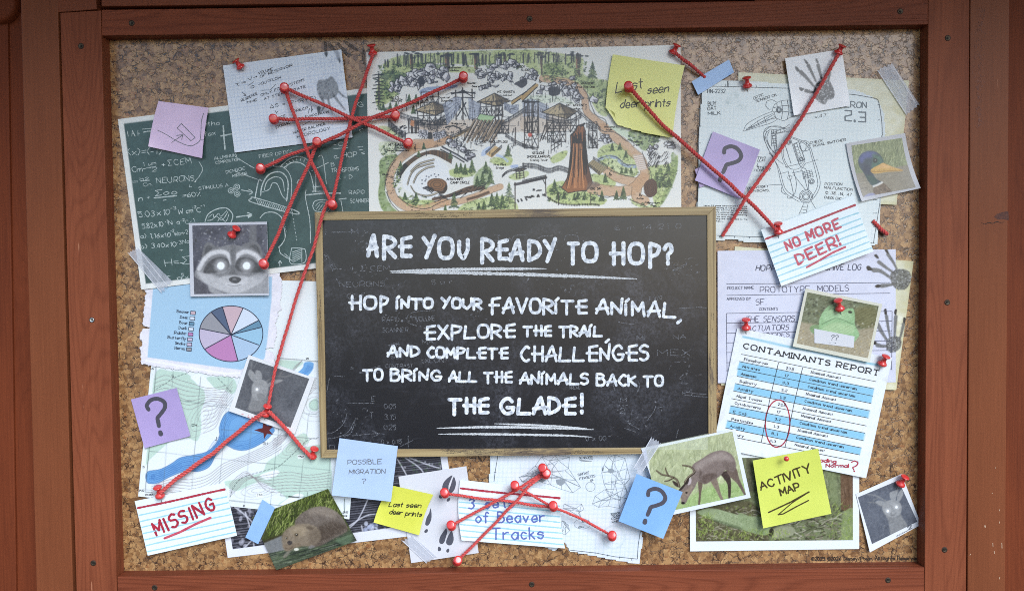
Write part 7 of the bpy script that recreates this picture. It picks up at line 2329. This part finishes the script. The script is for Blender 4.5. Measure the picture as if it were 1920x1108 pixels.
photo_print('duck_photo', 'grey bordered curled photo of a mallard duck head with a yellow bill', [(1586.5, 269), (1697, 250), (1726.5, 353), (1616, 378)], [Zk(783, 192)[0], Zk(1203, 128)[0], Zk(1317, 538)[0], Zk(880, 620)[0]], 4.4, 0.95, rgb(186, 186, 192), duck, rgb(148, 152, 120), (0, 0, 4, 3), bend=-3.5)


def frog(c):
    c.mottle(8, 0.06)
    blotches(c, (1500, 545, 1660, 615), 420, [rgb(76, 88, 66), rgb(128, 142, 112), rgb(58, 66, 54), rgb(168, 176, 158), rgb(104, 108, 74), rgb(44, 52, 44)], (0.8, 3.2), 0.6)
    c.poly(cr(Zt('690 600 800 570 870 600 850 740 720 730'), True), rgb(110, 104, 62), 0.6, 10)
    c.poly(Zt('225 690 400 720 700 760 860 740 840 1000 200 900'), rgb(160, 150, 128), 1, 6)
    blotches(c, (1490, 605, 1645, 680), 420, [rgb(190, 178, 150), rgb(120, 108, 88), rgb(204, 200, 190), rgb(146, 132, 104), rgb(186, 164, 112)], (0.7, 2.0), 0.6)
    F = rgb(146, 186, 138)
    c.poly(cr(Zt('335 760 350 725 420 720 500 740 480 840 380 800'), True), rgb(120, 152, 108), 1, 3)
    c.poly(cr(Zt('410 740 408 690 430 630 468 585 490 562 525 562 545 590 600 602 640 590 680 590 694 640 695 720 725 780 720 820 640 880 440 850'), True), F, 1, 2.5)
    c.poly(cr(Zt('440 640 480 600 560 620 640 620 670 650 640 690 540 670 460 700'), True), rgb(166, 202, 158), 0.7, 7)
    c.poly(cr(Zt('440 740 540 700 650 720 690 740 660 790 480 780'), True), rgb(178, 204, 160), 0.7, 7)
    c.line(cr(Zt('430 715 480 690 540 668 600 680 650 705 685 715')), 1.2, rgb(92, 124, 90), 0.85)
    c.ell(Zt(656, 618)[0], 4.0, 2.4, rgb(40, 50, 44), 1, 1.2, 0.2)
    c.line(cr(Zt('485 600 510 590 535 600')), 1.3, rgb(84, 108, 82), 0.9)
    for i in range(75):
        u = i / 74
        c.line(c.sh.at([0, 1], [u - 0.03, u + 0.05]), 0.8, rgb(236, 240, 232) if i % 2 else rgb(84, 92, 84), 0.2)


s = photo_print('frog_photo', 'cream bordered photo of a pale green frog with a paper strip across it', [(1510.5, 540.5), (1654.5, 570), (1630.5, 679.5), (1486.5, 649.5)], [Zt(316, 460)[0], Zt(885, 570)[0], Zt(798, 985)[0], Zt(230, 868)[0]], 7.0, 0.95, rgb(206, 206, 192), frog, rgb(108, 116, 92), (0, 0, 2, 2))
lb = Sheet([Zt(370, 750)[0], Zt(692, 812)[0], Zt(684, 903)[0], Zt(371, 864)[0]], 0, 3, over=s, off=0.5)
lb.canvas(rgb(206, 208, 216))
lb.build('paper_label', MATTE, s.o)
ribbons('lettering', lb, [(p, 1.2) for p in text('??', Zt(498, 842)[0], Zt(556, 845)[0], 9.5, slant=0.15)] + [(Zt(494, 862, 497, 863), 1.3), (Zt(536, 864, 539, 865), 1.3)], 1.2, PEN, s.o, 0.15)


def forest(c):
    c.mottle(12, 0.05)
    grass(c, (1380, 865, 1605, 960), 600, [rgb(112, 124, 84), rgb(150, 160, 118), rgb(72, 82, 58), rgb(96, 98, 78), rgb(176, 180, 144)], (5, 16), (0.8, 2.4), 0.0, 0.5, 0.55)
    for x0, x1 in ((75, 120), (130, 170)):
        c.poly(Zp(x0, 200, x1, 210, x1 + 5, 480, x0 + 5, 480), rgb(88, 84, 70), 0.6, 3)
    c.poly(Zp('680 330 740 340 760 560 700 560'), rgb(134, 144, 106), 0.6, 6)
    c.poly(Zp('775 350 870 360 870 630 780 620'), rgb(112, 90, 72), 1, 2)
    for _ in range(50):
        x = 778 + 90 * RNG.random()
        y = 360 + 200 * RNG.random()
        c.line(Zp(x, y, x + 3, y + 50), 0.8, rgb(84, 66, 54) if RNG.random() < 0.5 else rgb(146, 122, 100), 0.6)
    c.poly(Zo('650 660 1130 640 1300 760 1300 1000 650 1000'), rgb(96, 92, 70), 0.9, 6)
    blotches(c, (1300, 945, 1600, 1014), 700, [rgb(124, 118, 98), rgb(70, 66, 52), rgb(150, 146, 128), rgb(104, 120, 66), rgb(56, 54, 44), rgb(134, 152, 82)], (0.8, 2.6), 0.55)
    for _ in range(260):
        x, y = 1300 + 300 * RNG.random(), 955 + 56 * RNG.random()
        a = RNG.normal(0, 0.35)
        l_ = 5 + 14 * RNG.random()
        c.line(cr([(x, y), (x + l_ * 0.5, y + l_ * 0.5 * math.sin(a) + RNG.normal(0, 1)), (x + l_, y + l_ * math.sin(a))]), 0.9 + RNG.random(), [rgb(168, 160, 148), rgb(60, 56, 46), rgb(140, 130, 116), rgb(190, 184, 172)][RNG.integers(4)], 0.65)
    c.poly(cr(Zo('680 740 760 705 850 710 960 740 1080 770 1210 775 1300 790 1290 905 1180 905 1040 880 900 830 780 790'), True), rgb(150, 162, 128), 1, 2)
    c.poly(cr(Zo('760 780 900 820 1040 862 1180 890 1260 900 1180 910 1030 885 880 835'), True), rgb(100, 110, 84), 0.8, 5)
    c.poly(cr(Zp('20 640 120 670 200 700 260 740 230 800 140 790 40 750'), True), rgb(146, 160, 124), 0.9, 3)
    c.poly(cr(Zp('270 760 320 740 400 735 440 770 400 810 300 825 270 800'), True), rgb(150, 152, 128), 1, 3)
    c.ell(Zp(262, 780)[0], 4.5, 8, rgb(60, 58, 48), 1, 2, 0.1)
    for _ in range(160):
        x, y = 780 + 450 * RNG.random(), 730 + 150 * RNG.random()
        c.ell(Zo(x, y)[0], 1.0, 0.7, rgb(110, 124, 88) if RNG.random() < 0.6 else rgb(186, 194, 168), 0.5, 1)
    c.poly(cr(Zp('790 660 850 600 880 640 880 850 790 850'), True), rgb(138, 150, 108), 0.9, 3)
    for bx in ((1306, 995, 1400, 1012), (1395, 992, 1480, 1012), (1555, 945, 1600, 1012), (1306, 965, 1340, 1000)):
        grass(c, bx, 90, [rgb(146, 166, 86), rgb(112, 132, 62), rgb(176, 190, 116)], (3, 8), (0.8, 1.6), 0.0, 0.7, 0.7)


photo_print('forest_photo', 'wide white bordered photo of a mossy fallen log behind the yellow activity note', [(1293, 848), (1611, 848), (1611, 1028.5), (1294, 1033)], [(1304, 858), (1599, 858), (1599.3, 1012), (1305, 1014.5)], 1.8, 1.1, rgb(226, 231, 234), forest, rgb(116, 122, 94), (0, 0, 1, 1))


def thicket(c):
    c.mottle(20, 0.05)
    for i in range(34):
        u = i / 33
        c.line(c.sh.at(np.linspace(0, 1, 6), u + np.linspace(-0.02, 0.03, 6) + 0.004 * RNG.normal(0, 1, 6)), 2.4 + 0.8 * RNG.random(), rgb(48, 48, 54), 0.85, 1.2)
    blotches(c, (425, 940, 510, 1030), 90, [rgb(196, 196, 210), rgb(60, 60, 66), rgb(150, 150, 162)], (1.5, 6), 0.6, 2)
    for t in ('460 960 472 1000 478 1035', '440 950 470 975 490 1010', '760 858 790 880 800 905', '768 858 800 870 826 878', '745 860 762 890 770 910', '690 935 670 975 640 1000', '655 985 690 965 720 965', '678 985 680 1000 676 1010', '455 1030 480 1005 500 990'):
        c.line(cr(np.array(t.split(), float).reshape(-1, 2)), 2.4, rgb(206, 206, 216), 0.85, 1.2)
    blotches(c, (684, 980, 708, 998), 24, [rgb(176, 184, 210), rgb(206, 210, 226)], (2, 5), 0.7, 2)
    blotches(c, (720, 975, 732, 995), 12, [rgb(150, 158, 186), rgb(186, 190, 210)], (2, 4), 0.7, 2)
    blotches(c, (750, 860, 830, 885), 30, [rgb(206, 208, 216), rgb(90, 110, 86)], (1, 3), 0.5, 2)


photo_print('twig_photo', 'white bordered black and white photo of bare twigs in deep grass', [(402, 872), (834, 822), (858, 994), (427, 1045)], [(412, 884), (822.5, 835), (844, 974), (436.5, 1029)], 1.0, 1.15, rgb(222, 224, 234), thicket, rgb(112, 112, 122))

# ------------------------------------------------------------------ tape
BLUET = rgb(146, 184, 232)
for q, h, lab in (([(1297, 153.5), (1367, 112), (1376.5, 136), (1309, 178.5)], 4.2, 'blue tape strip on the bird blueprint corner beside a red string'), ([(492, 936), (515.5, 951.5), (484, 1019.5), (460, 1007)], 5.4, 'blue tape strip holding the beaver photo')):
    s = Sheet(q, h, 2.0, (0, 0, 0.8, 0.5))
    s.canvas(BLUET)
    s.c.mottle(8, 0.015)
    s.c.mottle(25, 0.015)
    tag(s.build('blue_tape', MATTE), lab, 'tape', 'blue tape strips')

mt, t, N, b, L = nodes('clear_sticky_tape')
b.inputs['Base Color'].default_value = (*lin(rgb(204, 208, 220)), 1)
b.inputs['Roughness'].default_value = 0.25
tc = N('TexCoord')
mp = N('Mapping')
mp.inputs['Scale'].default_value = (90, 90, 20)
mp.inputs['Rotation'].default_value = (0, 0.7, 0)
n1 = N('TexNoise', i_Scale=1.0, i_Detail=3.0)
L(tc.outputs['Object'], mp.inputs['Vector'])
L(mp.outputs[0], n1.inputs['Vector'])
r = ramp(N, [(0.3, 0.42), (0.7, 0.68)])
L(n1.outputs['Fac'], r.inputs[0])
L(r.outputs[0], b.inputs['Alpha'])
TAPE = mt
mt, t, N, b, L = nodes('pale_overlay_tint')
b.inputs['Base Color'].default_value = (*lin(rgb(232, 238, 214)), 1)
b.inputs['Roughness'].default_value = 0.3
b.inputs['Alpha'].default_value = 0.3
OVERLAY = mt


def tape(q, h, teeth, label):
    """strip whose two short ends (sides TL-BL and TR-BR) are saw-cut"""
    q = np.asarray(q, float)

    def saw(a, b, d, n):
        p = []
        for i in range(n):
            p += [a + (b - a) * (i / n), a + (b - a) * ((i + 0.5) / n) + d * (2.5 + 3 * RNG.random())]
        return p + [b]
    ax = (q[1] - q[0]) / np.linalg.norm(q[1] - q[0])
    pts = np.array(saw(q[1], q[2], -ax, teeth) + saw(q[3], q[0], ax, teeth))
    v0, v1 = P(pts[:, 0], pts[:, 1], h * MM), P(pts[:, 0], pts[:, 1], (h - 0.12) * MM)
    n = len(pts)
    F = [tuple(range(n))] + [(i, (i + 1) % n, n + (i + 1) % n, n + i) for i in range(n)]
    o = mkobj('clear_tape', np.concatenate([v0, v1]), F, TAPE)
    tag(o, label, 'tape', 'clear tape strips')
    ribbons('crease', h, [(np.array([q[0] + (q[1] - q[0]) * a_ + (q[3] - q[0]) * b_, q[0] + (q[1] - q[0]) * c_ + (q[3] - q[0]) * b_ * 0.9]), w_) for a_, c_, b_, w_ in ((0.05, 0.95, 0.04, 1.0), (0.1, 0.9, 0.95, 0.9), (0.3, 0.8, 0.5, 0.6))], 1, ink_mat('pale_tape_crease', rgb(222, 224, 232), 0.3), o, 0.05)


tape([(238.5, 473), (304, 551.5), (324, 528), (258, 464)], 5.4, 4, 'clear tape strip over the corner of the chalk formula print')
tape([(1643.5, 131), (1700, 217), (1724.5, 197.5), (1672, 118)], 3.0, 4, 'clear tape strip on the old yellowed sheet in the upper corner')
tape([(752, 1012), (800, 1056), (820, 1044), (772, 1003)], 3.9, 3, 'clear tape strip over the lower corner of the hoofprint sheet')
tape([(1222, 818), (1187, 878), (1200, 892), (1240, 829)], 12.2, 4, 'clear tape strip over the grazing deer photo and chalkboard frame')

flat_poly('pale_overlay', DEERS, [Zo('197 180 480 120 772 57 772 197 480 197 212 197')], OVERLAY, DEERS.o, 0.35)  # pale see-through patch over the upper part of the deer picture

# ================================================================== pins and strings
mt, t, N, b, L = nodes('red_glossy_plastic')
b.inputs['Base Color'].default_value = (*lin(rgb(212, 60, 58)), 1)
b.inputs['Roughness'].default_value = 0.22
b.inputs['Coat Weight'].default_value = 0.5
b.inputs['Coat Roughness'].default_value = 0.08
b.inputs['Subsurface Weight'].default_value = 0.0
PINRED = mt
mt, t, N, b, L = nodes('pin_steel')
b.inputs['Base Color'].default_value = (0.75, 0.75, 0.75, 1)
b.inputs['Metallic'].default_value = 0.9
b.inputs['Roughness'].default_value = 0.25
STEEL = mt


def unit(v):
    return v / np.linalg.norm(v)


def push_pin(tip, head, h0, label, k=1.0):
    """tip, head in photo px; h0 mm of the paper pierced; the pin leans so that its head covers its photo position"""
    d = math.hypot(head[0] - tip[0], head[1] - tip[1])
    ln = d / 0.9 if d > 15 else 29.0 * k
    hz = math.sqrt(max(ln * ln - d * d, 1.0)) * PXM
    a = P(tip[0], tip[1], h0 * MM)
    e = P(head[0], head[1], h0 * MM + hz)
    ax = unit(e - a)
    Lm = np.linalg.norm(e - a)
    r = empty('push_pin', tuple(a))
    tag(r, label, 'push pin', 'red push pins')
    K = PXM * k
    V, F = lathe([(0.6 * K, -0.004), (0.75 * K, Lm * 0.15), (0.75 * K, Lm * 0.32)], a, ax, 8)
    mkobj('needle', V, F, STEEL, r, True, base=a)
    p = [(1.2, .27), (4.2, .275), (6.4, .30), (7.4, .35), (7.4, .41), (6.6, .47), (4.8, .53), (3.7, .60), (3.4, .70), (3.6, .80), (4.6, .87), (6.0, .905), (6.7, .93), (6.8, .965), (6.2, .99), (4.0, 1.0), (0.05, 1.003)]
    V, F = lathe([(x * K, z * Lm) for x, z in p], a, ax, 24)
    mkobj('handle', V, F, PINRED, r, True, base=a)
    return a + ax * Lm * 0.30


# leaning pins: tip, head, height
for tip, hd, h0, lab in (((457, 134), (441, 113), 5.2, 'red push pin leaning at the upper corner of the squared note paper'), ((701, 111), (696, 84), 4.6, 'red push pin at the upper corner of the trail map, top of the longest string'), ((1258, 108), (1270, 84), 4.6, 'red push pin at the far top corner of the trail map beside the yellow note'),
                         ((1402, 172), (1400, 145), 2.6, 'red push pin at the top edge of the bird blueprint without a string'), ((1567, 108), (1580, 85), 4.8, 'red push pin at the corner of the white paw print card'), ((429, 449), (444, 427), 6.6, 'red push pin above the raccoon face'), ((496, 786), (502, 760), 5.4, 'red push pin at the lower edge of the pale deer photo where three strings meet'),
                         ((583, 864), (590, 840), 2.0, 'red push pin at the end of the short string beside the chalkboard corner'), ((303, 939), (295, 912), 4.8, 'red push pin at the top of the MISSING card'), ((1460, 446), (1459, 418), 8.0, 'red push pin on the red line of the NO MORE DEER card'),
                         ((1577, 589), (1571, 562), 7.2, 'red push pin above the green frog'), ((1399, 625), (1398.5, 598), 4.6, 'red push pin at the upper corner of the contaminants table'), ((1649, 691), (1662, 667), 4.6, 'red push pin at the far corner of the contaminants table by the paw print'), ((1682, 916), (1698, 893), 3.0, 'red push pin in the tilted horned deer photo')):
    push_pin(tip, hd, h0, lab, 1.16)
# pins seen almost end on
for x, y, h0, dx, dy, lab in ((533, 163, 5.4, 1, 8, 'red push pin seen head on in the squared paper formulas, two strings tied'), (512, 222, 5.4, 3, 5, 'red push pin seen head on at the near end of the level string'), (594, 265, 5.2, 1, 6, 'red push pin head on below the squared paper, tied to the raccoon string'), (488, 314, 3.8, 1, 7, 'red push pin head on beside the words FIBER OPTICS'),
                              (742, 215, 4.8, -3, 6, 'red push pin head on at the trail map end of the level string'), (766, 267, 4.8, -3, 6, 'red push pin head on beside MT. LASSEN on the trail map'), (622, 381, 3.9, 3, 7, 'red push pin head on just above the chalkboard frame'), (493, 493, 6.8, 4, 6, "red push pin head on at the raccoon's cheek"),
                              (869, 142, 4.8, -1, 9, 'red push pin head on by the rock slide of the trail map'), (1178, 160, 7.8, 2, 9, 'red push pin head on in the large yellow note'), (833, 922, 3.0, 2, 5, 'red push pin head on over the upper hoofprint'), (845, 983, 3.0, 3, 5, 'red push pin head on above the lower pair of hoofprints'),
                              (859, 1049, 0.2, -3, 5, 'red push pin head on in bare cork below the hoofprint sheet'), (965, 908, 5.8, 1, 8, 'red push pin head on at the top edge of the Beaver Tracks card'), (1017, 876, 1.6, 3, 6, 'red push pin head on overlapping a second pin above the Beaver Tracks card'), (1025, 886, 1.6, -3, 6, 'red push pin partly hidden behind another pin above the Beaver Tracks card'),
                              (1037, 946, 5.8, 1, 7, 'red push pin head on at the red line end of the Beaver Tracks card'), (1148, 1002, 1.6, -1, 6, 'red push pin head on inside the ring mark of the wireframe sheet')):
    push_pin((x + dx, y + dy), (x, y), h0, lab, 1.18)
# ball-headed pin in the activity note
a = P(1475, 862, 8.4 * MM)
r_ = empty('ball_pin', tuple(a))
tag(r_, 'small round headed red pin in the bright yellow activity note', 'push pin', 'red push pins')
ax = unit(P(1474, 858, 24 * MM) - a)
V, F = lathe([(0.5 * PXM, -0.004), (0.6 * PXM, 0.015)], a, ax, 8)
mkobj('needle', V, F, STEEL, r_, True, base=a)
t_ = np.linspace(0.05, math.pi - 0.01, 14)
V, F = lathe([(4.9 * PXM * math.sin(x), 0.0145 - 4.9 * PXM * math.cos(x)) for x in t_], a, ax, 20)
mkobj('head', V, F, PINRED, r_, True, base=a)

# string: three twisted plies
mt, t, N, b, L = nodes('red_wool_string')
tc = N('TexCoord')
n1 = N('TexNoise', i_Scale=900.0, i_Detail=4.0, i_Roughness=0.7)
L(tc.outputs['Object'], n1.inputs['Vector'])
r = ramp(N, [(0.3, rgb(158, 40, 42)), (0.5, rgb(206, 66, 64)), (0.78, rgb(230, 112, 104))])
L(n1.outputs['Fac'], r.inputs[0])
L(r.outputs[0], b.inputs['Base Color'])
b.inputs['Roughness'].default_value = 0.6
b.inputs['Sheen Weight'].default_value = 0.3
WOOL = mt


def string(pts, label, r=2.1, wob=0.6, pitch=17.0, seed=1):
    """pts: (x px, y px, height mm) along the string"""
    rg = np.random.default_rng(seed)
    p = np.asarray(pts, float)
    d = np.concatenate([[0], np.cumsum(np.hypot(*np.diff(p[:, :2], axis=0).T))])
    n = max(6, int(d[-1] / 2.2))
    s = np.linspace(0, d[-1], n)
    x, y, h = (np.interp(s, d, p[:, i]) for i in range(3))
    if wob:
        k = max(3, int(d[-1] / 34))
        for arr in (x, y):
            w_ = rg.normal(0, wob, k + 2)
            w_[0] = w_[-1] = 0
            arr += np.interp(s, np.linspace(0, d[-1], k + 2), w_)
        ker = np.ones(5) / 5
        x[2:-2], y[2:-2] = np.convolve(x, ker, 'valid'), np.convolve(y, ker, 'valid')
    c0 = P(x, y, h * MM)
    T = np.gradient(c0, axis=0)
    T /= np.linalg.norm(T, axis=1)[:, None]
    A = np.cross(T, [0, 1, 0])
    A /= np.linalg.norm(A, axis=1)[:, None]
    B = np.cross(T, A)
    V, F = [], []
    m_ = 7
    ph0 = s / pitch * 2 * math.pi + 0.4 * np.sin(s / 60.0)
    for q in range(3):
        ph = ph0 + q * 2 * math.pi / 3
        rr = r * 0.52 * PXM * (1 + 0.1 * np.sin(s / 23.0 + q))
        ce = c0 + A * (rr * np.cos(ph))[:, None] + B * (rr * np.sin(ph))[:, None]
        t_ = np.arange(m_) * 2 * math.pi / m_
        rad = r * 0.62 * PXM * (1 + 0.08 * rg.normal(0, 1, n))
        ring = ce[:, None, :] + rad[:, None, None] * (np.cos(t_)[None, :, None] * A[:, None, :] + np.sin(t_)[None, :, None] * B[:, None, :])
        b0 = sum(len(v) for v in V)
        V.append(ring.reshape(-1, 3))
        i, j = np.meshgrid(np.arange(n - 1), np.arange(m_), indexing='ij')
        j2 = (j + 1) % m_
        F.append(np.stack([b0 + i * m_ + j, b0 + i * m_ + j2, b0 + (i + 1) * m_ + j2, b0 + (i + 1) * m_ + j], -1).reshape(-1, 4))
    o = mkobj('red_string', np.concatenate(V), np.concatenate(F), WOOL, None, True)
    tag(o, label, 'string', 'red strings')
    # stray fibres
    V, F = [], []
    for _ in range(int(d[-1] / 9)):
        i = rg.integers(n - 2)
        a = c0[i] + (A[i] * rg.normal(0, 1) + B[i] * abs(rg.normal(0, 0.6))) * r * PXM
        e = a + (T[i] * rg.normal(0, 3.5) + A[i] * rg.normal(0, 2.0) - np.array([0, 1, 0]) * abs(rg.normal(0, 1.0))) * PXM
        w_ = B[i] * 0.16 * PXM + A[i] * 0.16 * PXM
        k = len(V)
        V += [a - w_, a + w_, e]
        F.append((k, k + 1, k + 2))
    mkobj('loose_fibre', V, F, WOOL, o)
    return o


string([(700, 101, 11), (680, 160, 11), (657, 225, 12.5), (640, 300, 12), (623, 379, 11.5)], 'long red string falling from the top trail map corner to the pin above the chalkboard', 3.0, 0.6, seed=2)
string([(511.5, 222, 13), (560, 222.5, 12.5), (620, 223.5, 12), (690, 222, 12), (740, 219, 12.5)], 'level red string crossing from the squared paper to the trail map', 3.1, 0.7, seed=3)
string([(534, 165, 13), (553, 221, 14.2), (585, 305, 13), (621, 380, 12)], 'red string from the squared paper pin steeply down to the pin above the chalkboard', 3.2, 0.7, seed=4)
string([(535, 165, 13), (590, 190, 13), (654, 219, 14.5), (710, 244, 13), (764, 269, 12)], 'red string slanting from the squared paper pin to MT. LASSEN on the trail map', 3.2, 0.7, seed=5)
string([(489, 317, 11), (540, 291, 12), (594, 272, 14.5), (660, 241, 15.5), (700, 220, 14.5), (780, 190, 13), (867, 147, 13)], 'red string rising from FIBER OPTICS across to the rock slide of the trail map', 3.2, 0.7, seed=6)
string([(595, 268, 12), (578, 310, 14.5), (552, 368, 13), (522, 438, 13.5), (495, 493, 14)], "red string from below the squared paper down to the raccoon's cheek", 3.3, 0.9, seed=7)
string([(615, 378, 11), (606, 400, 14), (590, 460, 13.5), (560, 545, 11), (535, 625, 11), (516, 690, 13), (502, 766, 12.5)], 'double red string running past the chalkboard edge to the pale deer photo', 2.9, 0.5, 30, seed=8)
string([(498, 771, 12), (462, 798, 10), (425, 826, 9), (370, 868, 9), (330, 898, 10), (301, 923, 11.5)], 'thick wavy red string from the pale deer photo to the MISSING card', 3.9, 1.3, 20, seed=9)
string([(503, 770, 12), (525, 790, 11), (545, 812, 9.5), (565, 838, 9), (585, 858, 9)], 'short wavy red string from the pale deer photo toward the chalkboard corner', 3.6, 1.2, 20, seed=10)
string([(1181, 165, 15), (1210, 200, 14.5), (1240, 232, 14), (1290, 276, 13), (1330, 312, 13), (1397, 371, 14), (1430, 405, 14), (1456, 432, 14.5)], 'red string from the large yellow note down to the NO MORE DEER card', 3.5, 0.7, seed=11)
string([(1571, 104, 12), (1530, 175, 11.5), (1483, 253, 11), (1440, 315, 12), (1398, 372, 15.8), (1372, 415, 8), (1354, 443, 4.5)], 'red string from the white paw print card down across the bird blueprint', 3.2, 0.6, 30, seed=12)
string([(1264, 97, 11), (1290, 118, 8.5), (1322, 146, 3.4)], 'short red string from the far trail map corner to under the blue tape', 3.0, 0.5, seed=13)
string([(1636, 414, 3.6), (1650, 428, 4.2), (1664, 440, 4.4)], 'loose red string end poking from under the bird blueprint edge', 3.6, 0.2, seed=14)
string([(835, 925, 10), (880, 931, 10.5), (940, 937, 11.5), (1000, 947, 12), (1035, 950, 12.5)], 'red string along the top of the Beaver Tracks card', 2.6, 0.7, seed=15)
string([(848, 984, 10), (890, 961, 10.5), (937, 935, 13), (975, 914, 13.5), (1018, 886, 10)], 'red string from the lower hoofprints up to the double pins', 2.7, 0.6, seed=16)
string([(861, 1047, 7), (905, 1005, 10), (966, 942, 15), (990, 912, 14.5), (1021, 888, 10)], 'red string from the bare cork pin up to the double pins', 2.8, 0.5, seed=17)
string([(967, 912, 12.5), (1000, 928, 13.5), (1037, 950, 15), (1090, 972, 10.5), (1146, 1003, 8.5)], 'red string from the Beaver Tracks card top to the ring on the wireframe sheet', 2.5, 0.5, seed=18)
